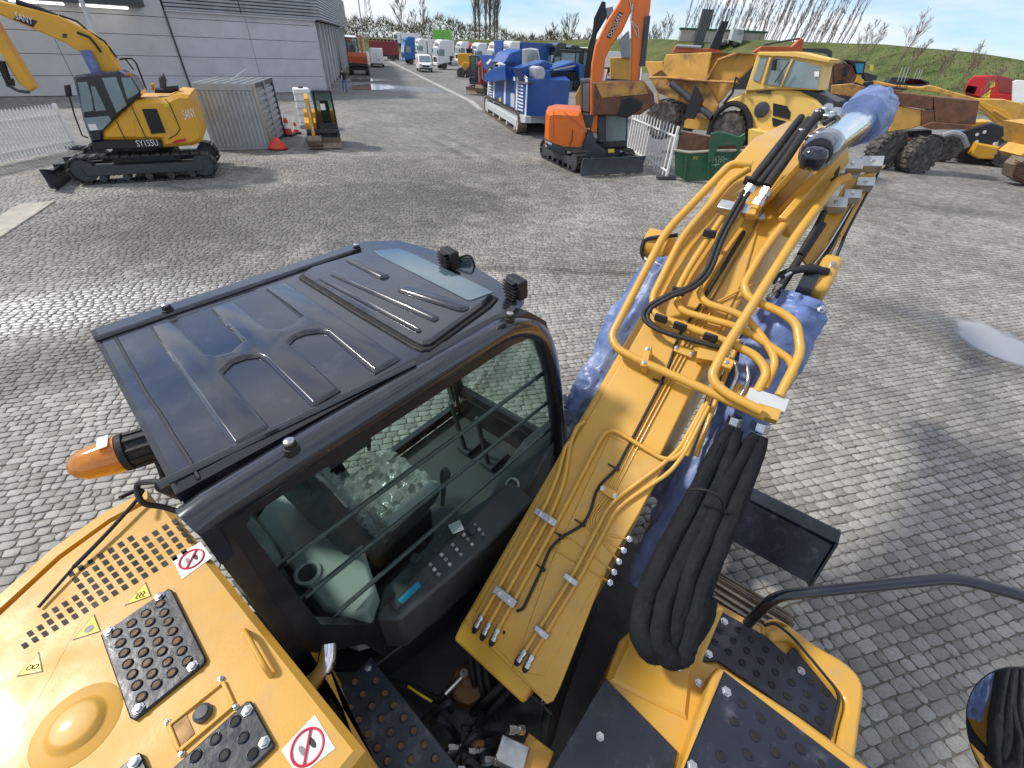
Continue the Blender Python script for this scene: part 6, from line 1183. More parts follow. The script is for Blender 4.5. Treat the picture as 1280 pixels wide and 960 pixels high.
lorry('blue tractor lorry with tall cab next to the parked white van', 505, 80, LZ, 'blue_truck', 3.9, group='lorries in the row'); lorry('white lorry with tall box body standing behind the blue lorry', 521, 76, LZ, 'white', 3.7, 8, deck=2.6, group='lorries in the row')
lorry('white tractor lorry with bare dark chassis behind the white van', 545, 86, LZ, 'white', 3.75, 7.2, group='lorries in the row'); lorry('white and red mixer lorry behind the white tractor lorry', 572, 80, LZ, 'white', 3.6, 8, deck=1.1, deckcol='orange_old', stripe='red', group='lorries in the row')
mx_ = [o for o in COL.objects if o.get('label', '').startswith('white and red mixer')][0]; g = G(); g.lathe((-6.0, 0, 2.0), (1, 0, .22), [(.5, 0), (1.1, 1.0), (1.15, 2.0), (.6, 3.6), (.4, 3.8)], 22); g.build('mixer_drum', 'red', mx_)
lorry('white lorry with orange chassis body next to the yellow telehandler', 591, 88, LZ, 'white', 3.6, 7.5, deck=.9, deckcol='orange', stripe='red', group='lorries in the row'); lorry('white high roof lorry cab between telehandler and crusher', 612, 88, LZ, 'white', 3.8, 7, group='lorries in the row'); lorry('large white lorry cab with blue box body behind the crusher hopper', 628, 96, LZ, 'white', 4.0, 9, deck=2.9, deckcol='blue_crusher', group='lorries in the row')
lorry('teal blue lorry behind the crusher hood', 652, 92, LZ, 'teal', 3.8, 8, deck=2.4, deckcol='white', group='lorries in the row'); lorry('dark blue black lorry cab behind the grey blower unit', 684, 98, LZ, 'black_gloss', 4.1, 7, deck=2.6, deckcol='black_paint', group='lorries in the row'); lorry('black lorry cab beside the dark tractor', 700, 98, LZ, 'black_gloss', 3.9, 6.4, group='lorries in the row')
lorry('white lorry far behind the dark green tractors', 722, 92, LZ, 'white', 3.7, 8, deck=2.3, group='lorries in the row')
def tractor(label, px, py, az, col, s=1., group=None):
    o = thing('tractor', label, 'tractor', gp(px, py), math.pi/2-az, group)
    g = G(); g.xz([(-.2*s, 1.0*s), (1.9*s, .95*s), (1.95*s, 1.5*s), (1.6*s, 1.8*s), (-.1*s, 1.9*s)], -.42*s, .42*s, .06); g.build('bonnet', col, o)
    g = G()
    for x, y in ((-1.4, -.7), (-1.4, .7), (-.1, -.7), (-.1, .7)): g.bar((x*s, y*s, 1.2*s), (x*s*.96, y*s, 2.9*s), .1*s, .1*s, (1, 0, 0))
    g.box((-.75*s, 0, 2.95*s), (1.6*s, 1.65*s, .16*s)); g.box((-.75*s, 0, 1.25*s), (1.4*s, 1.3*s, .5*s)); cb = g.build('cab', 'black_paint', o, bevel=.02)
    for y in (-.72, .72): g = G(); g.box((-.75*s, y*s, 2.2*s), (1.2*s, .02, 1.3*s)); g.build('window', 'far_pane', cb)
    g = G(); g.box((-.08*s, 0, 2.2*s), (.02, 1.3*s, 1.2*s)); g.build('windscreen', 'far_pane', cb)
    for y in (-.9, .9): wheel(o, (-.9*s, y*s, .85*s), (0, 1, 0), .85*s, .5*s, 'print_yellow', 12); wheel(o, (1.5*s, y*s*.85, .6*s), (0, 1, 0), .6*s, .4*s, 'print_yellow', 12)
    return o
tractor('dark green tractor with open bonnet beside the black lorry', 706, 112, rad(200), 'green_skip', 1.15); tractor('dark green tractor half hidden by the drilling mast', 733, 112, rad(200), 'black_paint', 1.2); tractor('dark loader tractor parked beyond the blue lorry by the dike', 492, 74, rad(160), 'green_skip', 1.0)
def van(label, px, py, az, pink=False, L_=5.0, h=1.95):
    o = thing('van', label, 'van', gp(px, py), math.pi/2-az); w2 = .95
    g = G(); g.xz([(-L_, .35), (-.25, .32), (0, .5), (.02, .85), (-.75, 1.12), (-1.5, h-.1), (-1.9, h), (-L_+.1, h), (-L_, h-.2)], -w2, w2, .12); b2 = g.build('body', 'white', o)
    g = G(); g.slab([(-.78, -.80, 1.13), (-.78, .80, 1.13), (-1.46, .74, h-.13), (-1.46, -.74, h-.13)], (.03, 0, .03)); g.build('windscreen', 'far_pane', b2)
    for y in (-w2-.01, w2-.01): g = G(); g.slab([(-1.05, y, 1.15), (-2.1, y, 1.15), (-2.1, y, 1.72), (-1.55, y, 1.72)], (0, .02, 0)); g.build('side_window', 'far_pane', b2)
    g = G(); g.box((.02, 0, .72), (.05, 1.0, .22)); g.build('grille', 'black_rubber', b2); g = G(); g.box((-.02, 0, .42), (.12, 1.8, .22)); g.build('bumper', 'dark_grey', b2, bevel=.03)
    for y in (-.72, .72): g = G(); g.box((-.02, y, .88), (.1, .34, .18)); g.build('headlight', 'light_grey', b2, bevel=.03)
    g = G(); g.lathe((.045, 0, .75), (1, 0, 0), [(.06, 0), (.06, .01)], 4); g.build('badge', 'zinc', b2)
    g = G(); g.box((-L_-.005, 0, 1.05), (.02, .02, 1.4)); g.box((-L_-.01, 0, .42), (.1, 1.8, .18)); g.box((-L_-.01, -.3, .95), (.03, .3, .08)); g.build('rear_doors', 'dark_grey', b2)
    for x in (-.85, -L_+1.05):
        for y in (-.85, .85): wheel(o, (x, y, .33), (0, 1, 0), .33, .22, 'zinc', 0)
    if pink:
        for y in (-w2-.015, w2-.005): g = G(); g.slab([(-2.3, y, .75), (-4.5, y, .75), (-4.5, y, 1.6), (-2.3, y, 1.6)], (0, .02, 0)); g.build('side_sign', 'pink', b2)
    return o
van('white delivery van with pink side panel facing the open yard', 533, 90.5, rad(163), True); van('white van seen from behind beside the orange excavator', 473, 82, rad(-14), False, 5.4, 2.3)
# telehandler
th = thing('telehandler', 'yellow telehandler with large wheels in front of the white lorries', 'telehandler', gp(590, 97), 0); tt_ = T(th, gp(590, 97), rad(95)); K6 = (420, 30, 6.4)
tt_.poly([(970, 235), (1085, 235), (1100, 300), (1085, 330), (975, 330)], 'boom_carriage', 'yellow_far', 1.2, 0, k=K6, bev=.06); tt_.poly([(980, 370), (1020, 300), (1100, 320), (1100, 390), (1010, 410)], 'frame', 'yellow_far', 1.2, .2, k=K6, bev=.06); tt_.poly([(978, 370), (1000, 360), (1012, 415), (990, 425)], 'fork_carriage', 'yellow_far', 1.6, .3, k=K6); tt_.poly([(1040, 195), (1085, 195), (1095, 240), (1045, 240)], 'cab', 'black_paint', 1.0, -.2, k=K6); g = G(); a = tt_.P(985, 96.5, 1.0) if False else tt_.P(*zc(988, 420, *K6), .6); b_ = tt_.P(*zc(920, 432, *K6), .6); g.bar(a, b_, .15, .06); g.build('fork', 'dark_grey', th)
for q, r in ((zc(1080, 395, *K6), .75), (zc(1000, 390, *K6), .55)):
    for oo in (.35, -1.3): wheel(th, tt_.P(*q, oo), tt_.D(1), r, .45, 'yellow_far', 14)
# green boxes and far odds
for px, lab in ((549, 'bright green container box at the dike, left one of two'), (558.5, 'bright green container box at the dike, right one of two')):
    o = thing('green_container', lab, 'container', far(px, 150), 0, 'green boxes at the dike'); zb = CAMH+.5; g = G(); g.box((0, 0, 4.6), (2.5, 2.4, 2.2)); g.build('box', 'green_box', o, bevel=.03); g = G(); g.box((0, 0, 1.75), (2.2, 2.2, 3.5)); g.build('stand', 'dark_grey', o)
    for k in range(4): g = G(); g.box((-.9+k*.6, -1.22, 4.6), (.2, .06, 2.0)); g.build('panel_rib', 'green_box', o)
o = lorry('far white box lorry on the dike road', 494, 70, rad(-90), 'white', 3.2, 7, deck=2.0); o.location = far(494, 150)+V((0, 0, 1.6))
o = thing('trailer', 'dark red flat trailer parked at the far end of the yard', 'trailer', gp(482, 75), rad(10)); g = G(); g.box((0, 0, 1.9), (5.6, 2.4, 2.2)); g.build('load_body', 'dark_red', o, bevel=.05); g = G(); g.box((0, 0, .7), (5.4, 2.2, .25)); g.build('frame', 'dark_grey', o)
for x in (-1.6, 1.6): wheel(o, (x, -1.0, .5), (0, 1, 0), .5, .4, 'grey', 0); wheel(o, (x, 1.0, .5), (0, 1, 0), .5, .4, 'grey', 0)
for k in range(8): g = G(); g.box((-2.4+k*.7, 0, 3.1), (.5, .9, .5)); g.build('cargo', 'track_dark', o, bevel=.1)
o = lorry('red lorry cab parked against the hall side', 434, 76, rad(165), 'red', 3.4, 6.5); o = lorry('white lorry beyond the red cab at the hall end', 441, 70, rad(165), 'white', 3.6, 7)
# mast and pylon
p = far(456, 150); o = thing('radio_mast', 'thin radio mast standing beyond the hall end', 'mast', p); g = G(); g.tube([(0, 0, 0), (0, 0, 34)], [.16, .1], 6); g.build('mast', 'grey', o); g = G(); g.tube([(-1, 0, 18), (1, 0, 18)], .05, 5); g.build('crossbar', 'grey', o)
p = far(466, 420); o = thing('power_pylon', 'faint lattice power pylon far beyond the woodland', 'pylon', p); g = G()
for s_ in (-1, 1):
    for t_ in (-1, 1): g.tube([(3*s_, 3*t_, 0), (.5*s_, .5*t_, 34)], .18, 4)
for z in range(4, 34, 4): k = 3-2.5*z/34; g.tube([(-k, -k, z), (k, k, z+3)], .1, 3); g.tube([(k, -k, z), (-k, k, z+3)], .1, 3)
g.build('lattice', 'grey', o)
for z in (24, 29): g = G(); g.tube([(-7, 0, z), (0, 0, z+1.5), (7, 0, z)], .15, 4); g.build('cross_arm', 'grey', o)
# ---------------------------------------------------------------- walking person
ps = thing('person', 'walking person in black jacket and blue jeans carrying white papers', 'person', gp(431.7, 115), rad(-60))
vs = [(0, 0, .92), (0, 0, 1.2), (0, 0, 1.42), (0, 0, 1.5), (.02, 0, 1.62), (.02, 0, 1.72), (.04, .1, .88), (.2, .1, .48), (.26, .1, .06), (.4, .1, .03), (-.04, -.1, .88), (-.1, -.1, .5), (-.36, -.1, .12), (-.28, -.1, .03), (0, .19, 1.4), (-.06, .25, 1.14), (.12, .24, .98), (0, -.19, 1.4), (.04, -.25, 1.14), (.28, -.2, 1.06), (.17, .235, .95), (.35, -.19, 1.05)]
es = [(0, 1), (1, 2), (2, 3), (3, 4), (4, 5), (0, 6), (6, 7), (7, 8), (8, 9), (0, 10), (10, 11), (11, 12), (12, 13), (2, 14), (14, 15), (15, 16), (2, 17), (17, 18), (18, 19), (16, 20), (19, 21)]
rr_ = [.15, .14, .15, .055, .085, .07, .095, .065, .045, .035, .095, .065, .045, .035, .06, .045, .035, .06, .045, .035, .03, .03]
me = bpy.data.meshes.new('body'); me.from_pydata([(x*.92, y*.92, z*.92) for x, y, z in vs], es, []); bo = bpy.data.objects.new('body', me); COL.objects.link(bo); bo.parent = ps
sk = bo.modifiers.new('skin', 'SKIN'); sk.use_smooth_shade = True; sd2 = bo.modifiers.new('sub', 'SUBSURF'); sd2.levels = 1; sd2.render_levels = 2
for i, r in enumerate(rr_): me.skin_vertices[0].data[i].radius = (r*.92, r*.92)
me.skin_vertices[0].data[0].use_root = True
mp2 = newmat('person_cloth'); t = mp2.node_tree; gn = nd(t, 'ShaderNodeTexCoord'); sx_ = nd(t, 'ShaderNodeSeparateXYZ'); t.links.new(gn.outputs['Object'], sx_.inputs[0]); rp = nd(t, 'ShaderNodeValToRGB'); rp.color_ramp.interpolation = 'CONSTANT'; mr2 = nd(t, 'ShaderNodeMapRange'); mr2.inputs[2].default_value = 1.7; t.links.new(sx_.outputs[2], mr2.inputs[0]); t.links.new(mr2.outputs[0], rp.inputs[0])
el = rp.color_ramp.elements; el[0].color = (.03, .028, .026, 1); el[1].position = .06; el[1].color = (.07, .15, .36, 1); e3 = el.new(.50); e3.color = (.012, .012, .014, 1); e4 = el.new(.79); e4.color = (.46, .28, .2, 1); e5 = el.new(.93); e5.color = (.05, .03, .02, 1); t.links.new(rp.outputs[0], t.nodes['Principled BSDF'].inputs['Base Color']); t.nodes['Principled BSDF'].inputs['Roughness'].default_value = .8; me.materials.append(mp2)
g = G(); g.lathe((.02*.92, 0, 1.50), UP, [(.07, 0), (.088, .05), (.09, .1), (.07, .15), (.0, .17)], 14); g.build('hair', 'hair', ps, ang=60)
pa = tag(bpy.data.objects.new('papers', None), 'white sheets of paper in the hand of the walking person', 'papers'); COL.objects.link(pa); pa.location = ps.location+Matrix.Rotation(rad(-60), 3, 'Z') @ V((.36, -.17, 0)); pa.rotation_euler = (0, 0, rad(-60)); g = G(); g.box((0, 0, .98), (.21, .02, .3), m=Matrix.Rotation(.4, 3, 'Y')); g.build('sheet', 'print_white', pa)
# ---------------------------------------------------------------- green skip
KS = (780, 20, 4.571); s0 = gp(854, 227); sk_ = thing('skip', 'battered green steel skip with rust inside beside the white fence', 'skip', s0, 0); tk = T(sk_, s0, rad(105))
b2 = tk.poly([(290, 765), (370, 775), (510, 770), (730, 770), (700, 900), (620, 935), (360, 945), (290, 905)], 'front_wall', 'green_skip', .06, .0, k=KS, bev=.01)
tk.poly([(330, 660), (500, 690), (730, 760), (510, 775), (300, 765)], 'inner_floor', 'rust', .05, -.12, k=KS, bev=.01); tk.poly([(325, 655), (490, 685), (490, 770), (330, 765)], 'back_wall', 'rust', .06, -1.2, k=KS, bev=.01)
for pts in ([(285, 765), (370, 780), (510, 770), (735, 768)], ): tk.rod(pts, .045, 'rim', 'beige', .03, k=KS)
tk.rod([(325, 658), (490, 688)], .04, 'rim', 'beige', -1.2, k=KS)
for pts in ([(350, 790), (365, 795), (355, 930), (340, 925)], [(630, 780), (645, 780), (640, 925), (625, 925)], [(480, 790), (495, 790), (490, 935), (475, 935)]): tk.poly(pts, 'stiffener', 'green_skip', .12, .08, k=KS)
dr_ = tk.poly([(495, 670), (550, 660), (660, 690), (690, 670), (695, 700), (650, 800), (640, 740), (540, 745), (500, 840), (480, 830)], 'tail_frame', 'green_skip', .12, .25, k=KS)
tk.poly([(525, 690), (680, 705), (675, 735), (535, 735)], 'cross_bar', 'green_skip', .08, .22, parent=dr_, k=KS)
p0, p1 = tk.P(*zc(505, 838, *KS), .03), tk.P(*zc(585, 832, *KS), .03); [tk.rod(q_, .012, 'graffiti_stroke', 'lime_print', .02, k=KS, seg=5) for q_ in ([(506, 838), (514, 806), (526, 806), (528, 838)], [(516, 822), (528, 822)], [(534, 802), (545, 802), (540, 838)], [(552, 836), (556, 806), (570, 804), (572, 818), (558, 822), (574, 838)], [(574, 812), (584, 820), (596, 814)], [(500, 852), (546, 847)], [(522, 850), (526, 862)])]
for q in ((392, 818), (705, 805)): p0 = tk.P(*zc(*q, *KS), .03); text('X2', 'skip_number', 'print_yellow', sk_, p0, tk.P(*zc(q[0]+25, q[1], *KS), .03)-p0, UP, .1, ext=.0)
tk.poly([(300, 770), (320, 660), (330, 658), (305, 905)], 'side_wall', 'green_skip', .05, -.3, k=KS, bev=.01)
# ---------------------------------------------------------------- big yellow dump truck
f0, r0 = gp(921, 208), gp(842, 183); azt = math.atan2((f0-r0).x, (f0-r0).y); dt = thing('dump_truck', 'old yellow articulated dump truck with worn tipping body behind the skip', 'dump truck', f0, math.pi/2-azt); ta = T(dt, f0, azt+rad(-28)); O_ = .1
ta.poly([(225, 255), (240, 218), (500, 206), (470, 372), (255, 352), (215, 310), (228, 290)], 'body_side', 'yellow_old', .12, .25, k=KS); ta.poly([(145, 352), (255, 352), (470, 372), (540, 512), (520, 560), (400, 520), (195, 442)], 'body_lower', 'rust_yellow', .12, .05, k=KS)
ta.poly([(500, 206), (760, 216), (745, 275), (650, 365), (525, 515), (470, 372)], 'headboard', 'yellow_old', .15, -.1, k=KS); ta.poly([(240, 222), (495, 208), (745, 218), (700, 212), (300, 205)], 'body_rim', 'rust', 2.0, .2, k=KS); ta.poly([(100, 260), (220, 258), (230, 300), (150, 350), (130, 300)], 'body_tail', 'yellow_old', 1.8, -.1, k=KS)
for pts in ([(468, 372), (540, 250), (640, 215)], [(472, 372), (660, 380)], [(145, 352), (255, 352), (470, 372)]): ta.rod(pts, .05, 'body_rib', 'rust_yellow', .28, k=KS)
cb = ta.poly([(770, 204), (985, 206), (1165, 250), (1132, 290), (1108, 425), (900, 418), (690, 432), (755, 235)], 'cab', 'yellow_pale', 1.6, .25, k=KS, bev=.05); ta.poly([(762, 206), (985, 203), (1180, 248), (1168, 268), (975, 235), (765, 226)], 'cab_roof', 'yellow_pale', 1.7, .35, parent=cb, k=KS)
for pts in ([(778, 238), (822, 236), (775, 378), (735, 362)], [(852, 240), (962, 245), (892, 402), (802, 388)], [(975, 250), (1122, 288), (1106, 418), (900, 405)]): ta.poly(pts, 'window', 'far_pane', .03, .29, parent=cb, k=KS, bev=.005)
ta.rod([(965, 245), (895, 405)], .04, 'window_post', 'yellow_pale', .32, k=KS, parent=cb); ta.rod([(840, 235), (795, 385)], .06, 'window_post', 'yellow_pale', .32, k=KS, parent=cb); ta.poly([(850, 245), (870, 245), (862, 312), (838, 310)], 'wing_mirror', 'black_rubber', .15, .6, parent=cb, k=KS); ta.rod([(945, 260), (860, 380)], .025, 'mirror_arm', 'dark_grey', .5, k=KS, parent=cb); ta.poly([(1088, 318), (1115, 316), (1113, 348), (1087, 346)], 'paper_notice', 'print_white', .01, .33, parent=cb, k=KS, bev=.002)
hd_ = ta.poly([(690, 432), (905, 415), (1000, 430), (1100, 480), (1135, 520), (1130, 560), (960, 700), (715, 650), (715, 580), (690, 520), (640, 495), (560, 520), (600, 480)], 'hood', 'yellow_pale', 1.7, .15, k=KS, bev=.08); ta.poly([(930, 418), (1080, 425), (1225, 490), (1135, 520), (1090, 475), (1000, 430)], 'hood_top', 'dark_grey', 1.4, .0, parent=hd_, k=KS)
for k in range(3): ta.poly([(760, 405+k*13), (842, 412+k*13), (838, 420+k*13), (755, 413+k*13)], 'hood_louvre', 'dark_grey', .03, .20, parent=hd_, k=KS, bev=.004)
q = ta.P(*zc(788, 535, *KS), .17); rdx = (ta.P(*zc(830, 535, *KS), .17)-q).length; g = G(); g.lathe(q, ta.D(1), [(rdx, 0), (rdx, .06), (rdx*.8, .08)], 24); g.build('air_intake', 'dark_grey', hd_)
ta.poly([(852, 498), (930, 515), (952, 550), (945, 590), (850, 568)], 'grille', 'hole_dark', .03, .18, parent=hd_, k=KS, bev=.005); ta.poly([(845, 580), (935, 605), (930, 640), (850, 630)], 'grille', 'hole_dark', .03, .18, parent=hd_, k=KS, bev=.005)
ta.poly([(708, 638), (965, 688), (960, 740), (840, 756), (706, 736)], 'bumper', 'yellow_pale', 1.0, .40, k=KS, bev=.05)
P = [ta.P(*zc(x, y, *KS), .30) for x, y in [(480, 690), (510, 590), (560, 530), (620, 500), (680, 520), (715, 580), (722, 640)]]; g = G(); g.tube(smooth(P, 4), .11, 8); g.build('wheel_arch', 'black_rubber', dt)
for q, r, oo in (((598, 660), 112, .25), ((230, 590), 112, .15)):
    c = ta.P(*zc(*q, *KS), oo-.25); rr2 = (ta.P(*zc(q[0], q[1]+r, *KS), oo-.25)-c).length; wheel(dt, c, ta.D(1), rr2, .62, 'yellow_old', 22); wheel(dt, c-ta.D(2.1), ta.D(1), rr2, .62, 'yellow_old', 22)
ta.rod([(270, 385), (350, 450), (500, 580)], .13, 'tipping_cylinder', 'dark_grey', .35, k=KS, seg=12); ta.poly([(405, 392), (425, 420), (455, 480), (400, 590), (340, 585), (370, 490)], 'mud_flap', 'black_rubber', .06, .5, k=KS); ta.poly([(345, 600), (400, 560), (500, 600), (500, 660), (340, 640)], 'frame', 'yellow_old', .8, .1, k=KS); ta.rod([(190, 440), (195, 500)], .05, 'frame_post', 'yellow_old', .3, k=KS)
ta.rod([(690, 400), (640, 350), (620, 440), (570, 500)], .05, 'grab_rail', 'black_rubber', .4, k=KS)
# orange folded machine and black mast behind
om = thing('lifting_machine', 'orange machine with black raised mast behind the yellow dump truck', 'machine', gp(885, 140), 0); to = T(om, gp(885, 140), rad(100))
to.poly([(280, 200), (300, 165), (430, 190), (520, 180), (560, 205), (540, 230), (280, 225)], 'arm', 'orange_old', .6, 0, k=KS); to.poly([(740, 205), (790, 172), (960, 175), (1015, 125), (1030, 145), (1015, 210), (760, 212)], 'rear_arm', 'orange_old', .6, -.2, k=KS); to.rod([(800, 165), (880, 150), (1005, 128)], .06, 'cylinder', 'dark_grey', 0, k=KS); to.rod([(300, 170), (440, 178)], .10, 'cylinder', 'zinc', .1, k=KS); to.poly([(490, 180), (560, 30), (600, 28), (540, 190)], 'mast', 'black_paint', .5, .1, k=KS); to.rod([(575, 40), (600, -40)], .04, 'mast_tip', 'black_paint', .1, k=KS); to.poly([(280, 225), (760, 215), (760, 420), (280, 420)], 'chassis', 'dark_grey', 1.5, -.4, k=KS)
to.poly([(1020, 185), (1160, 185), (1190, 200), (1190, 245), (1160, 215), (1030, 200)], 'bucket_arm', 'dark_grey', .4, -.4, k=KS)
# billboard frame and field lorries on the dike
o = thing('hoarding', 'tall dark slatted panel standing on the dike behind the orange excavator', 'panel', far(872, 116)+V((0, 0, 5.2)), rad(20)); g = G(); g.xz([(-1.2, -1), (1.2, -1), (1.5, 5.2), (-.9, 5.2)], -.2, .2); g.build('panel', 'dark_grey', o)
for k in range(6): g = G(); g.bar((-1.0+k*.36, -.24, -1), (-.75+k*.36, -.24, 5.2), .06, .06); g.build('batten', 'grey', o)
o = thing('canvas_trailer', 'dull green canvas covered trailer on the dike below the willow thicket', 'trailer', far(897, 118)+V((0, 0, 5.0)), rad(-10)); g = G(); g.box((0, 0, 1.3), (16, 2.4, 2.0)); g.build('canvas', 'beige', o, bevel=.2); g = G(); g.box((0, 0, 2.4), (16.4, 2.6, .3)); g.build('roof', 'green_skip', o)
o = lorry('pale green lorry cab on the dike beside the canvas trailer', 925, 50, rad(95), 'light_grey', 2.6, 4); o.location = far(922, 116)+V((0, 0, 5.0))
# ---------------------------------------------------------------- right: rusty dump bodies and others
K5 = (1040, 40, 4.8)
d2 = thing('dump_truck', 'rusty tipping body of a second dump truck with muddy tyres', 'dump truck', gp(1128, 213), 0); t2 = T(d2, gp(1128, 213), rad(110))
t2.poly([(370, 440), (400, 442), (540, 470), (535, 560), (480, 580), (345, 600)], 'tail_panel', 'yellow_old', .5, .2, k=K5, bev=.03); t2.poly([(400, 360), (610, 388), (606, 470), (400, 442)], 'body_rim', 'rust', .4, .25, k=K5); t2.poly([(612, 388), (885, 412), (862, 556), (622, 542)], 'body_side', 'rust', 1.2, .3, k=K5); t2.poly([(535, 568), (600, 540), (850, 558), (835, 585), (600, 585)], 'body_lip', 'rust', 1.0, .4, k=K5); t2.poly([(0, 320), (130, 310), (200, 330), (195, 400), (0, 370)], 'body_wall', 'rust_yellow', .3, -.3, k=K5); t2.poly([(150, 335), (420, 350), (420, 400), (150, 400)], 'body_wall', 'rust', .3, -.4, k=K5); t2.poly([(540, 470), (612, 470), (620, 545), (540, 560)], 'body_corner', 'rust', .4, .28, k=K5)
t2.poly([(380, 600), (600, 590), (600, 700), (380, 720)], 'axle_frame', 'track_dark', .6, -.3, k=K5)
for q, r in (((325, 705), 105), ((520, 735), 112)): c = t2.P(*zc(*q, *K5), .0); rr2 = (t2.P(*zc(q[0], q[1]+r, *K5), .0)-c).length; wheel(d2, c, (t2.D(1)+V((.5, 0, 0))).normalized(), rr2, .75, 'yellow_old', 24)
for px_s in ([(430, 620), (480, 650), (520, 640)], [(400, 640), (450, 700), (500, 720)], [(440, 600), (460, 680)]): t2.rod(px_s, .05, 'hydraulic_line', 'rust', .1, k=K5)
bhz = thing('backhoe_loader', 'yellow and black backhoe loader parked beyond the rusty dump truck', 'loader', gp(1190, 202), 0); t3 = T(bhz, gp(1190, 202), rad(105))
for q, r in (((690, 690), 78), ((1050, 735), 72)): c = t3.P(*zc(*q, *K5), .2); rr2 = (t3.P(*zc(q[0], q[1]+r, *K5), .2)-c).length; wheel(bhz, c, t3.D(1), rr2, .5, 'dark_grey' if q[0] < 800 else 'yellow_far', 18)
P = [t3.P(*zc(x, y, *K5), .35) for x, y in [(660, 625), (720, 608), (780, 630), (805, 690)]]; g = G(); g.tube(smooth(P, 4), .14, 8); g.build('mudguard', 'grey', bhz)
t3.poly([(770, 600), (960, 545), (1045, 570), (1040, 620), (960, 690), (850, 680), (790, 730), (760, 740)], 'loader_arm', 'black_gloss', .8, .1, k=K5, bev=.05); t3.poly([(832, 735), (870, 665), (1010, 690), (985, 765), (880, 762)], 'counterweight', 'yellow_far', .8, .4, k=K5, bev=.06); t3.poly([(850, 540), (960, 535), (880, 575), (845, 580)], 'bonnet', 'yellow_far', .8, -.2, k=K5); t3.poly([(760, 700), (840, 740), (1000, 760), (990, 790), (760, 770)], 'chassis', 'track_dark', .9, -.1, k=K5)
for q in ((915, 600), (870, 615), (868, 658), (975, 670)): p = t3.P(*zc(*q, *K5), .13); g = G(); g.lathe(p, t3.D(1), [(.07, 0), (.07, .02)], 12); g.build('pin_cap', 'print_white', bhz)
lb = thing('long_reach_boom', 'long yellow excavator boom lying across the yard behind the rusty bodies', 'excavator boom', gp(1235, 190), 0); t4 = T(lb, gp(1235, 190), rad(112))
b4 = t4.poly([(255, 290), (385, 318), (540, 330), (600, 320), (700, 350), (880, 400), (1040, 405), (1200, 440), (1200, 720), (1130, 690), (1020, 640), (1000, 560), (900, 470), (690, 380), (560, 355), (260, 318)], 'boom', 'yellow_old', .5, .0, k=K5, bev=.04); t4.poly([(880, 410), (1040, 470), (1152, 600), (1152, 650), (1000, 520), (890, 440)], 'boom_flange', 'yellow_far', .06, .05, parent=b4, k=K5); t4.rod([(970, 470), (1090, 545), (1180, 640)], .06, 'boom_rib', 'yellow_old', .08, k=K5, parent=b4)
p0, p1 = t4.P(*zc(378, 332, *K5), .03), t4.P(*zc(448, 340, *K5), .03); text('BA15F', 'boom_lettering', 'print_black', lb, p0, p1-p0, UP, .22, ext=.0, width=(p1-p0).length); t4.poly([(1020, 640), (1130, 690), (1130, 720), (1020, 740)], 'support', 'track_dark', .5, -.1, k=K5)
ce = thing('crawler_excavator', 'yellow crawler undercarriage with rusty track at the yard edge', 'excavator', gp(1285, 232), 0); tc_ = T(ce, gp(1285, 232), rad(95))
tc_.poly([(1080, 870), (1100, 800), (1152, 755), (1400, 740), (1440, 860), (1400, 930), (1160, 915)], 'track', 'track_steel', .6, .1, k=K5, bev=.08); 
for k in range(9): tc_.poly([(1084+k*3, 872-k*12), (1160+k*30, 905-k*2), (1160+k*30, 900-k*2), (1086+k*3, 866-k*12)], 'track_shoe', 'rust', .1, .16, k=K5, bev=.01)
tc_.poly([(1130, 740), (1200, 690), (1420, 700), (1420, 760), (1150, 770)], 'frame', 'yellow_old', 1.2, -.2, k=K5); tc_.poly([(1200, 690), (1200, 560), (1500, 540), (1500, 700)], 'house', 'yellow_old', 1.5, -.4, k=K5)
rl = thing('lorry', 'red lorry cab with yellow emblem below the dike', 'lorry', gp(1250, 150), 0); rl.location = gp(1245, 143); t5 = T(rl, rl.location, rad(130))
c5 = t5.poly([(790, 360), (810, 300), (850, 262), (990, 258), (1085, 280), (1085, 390), (1010, 415), (880, 395), (800, 370)], 'cab', 'red', 2.2, .0, k=K5, bev=.12); t5.poly([(800, 350), (815, 318), (872, 330), (852, 372), (805, 362)], 'windscreen', 'glass_far', .03, .03, parent=c5, k=K5, bev=.005); t5.poly([(935, 310), (960, 292), (980, 300), (978, 325), (950, 338)], 'emblem', 'print_yellow', .02, .02, parent=c5, k=K5, bev=.005); t5.poly([(890, 392), (955, 345), (945, 395)], 'side_flash', 'print_yellow', .02, .02, parent=c5, k=K5, bev=.005); t5.poly([(990, 258), (1085, 280), (1085, 372), (1000, 360)], 'rear_panel', 'dark_red', .4, .06, parent=c5, k=K5); t5.poly([(960, 370), (1100, 375), (1100, 420), (960, 420)], 'tank', 'red', .6, .1, parent=c5, k=K5); t5.poly([(800, 375), (1090, 400), (1090, 600), (800, 600)], 'chassis', 'dark_grey', 1.5, -.3, k=K5)
for q in ((840, 560), (1040, 560)): wheel(rl, t5.P(*zc(*q, *K5), .0), t5.D(1), .52, .4, 'grey', 0)
wl = thing('lorry', 'pale white lorry body beside the red lorry', 'lorry', gp(1300, 160), 0); wl.location = gp(1290, 150); t6 = T(wl, wl.location, rad(130)); t6.poly([(1085, 300), (1110, 290), (1300, 300), (1300, 440), (1080, 420)], 'box_body', 'white', 2.2, 0, k=K5); t6.poly([(1085, 425), (1300, 440), (1300, 560), (1085, 560)], 'chassis', 'dark_grey', 1.4, -.2, k=K5)
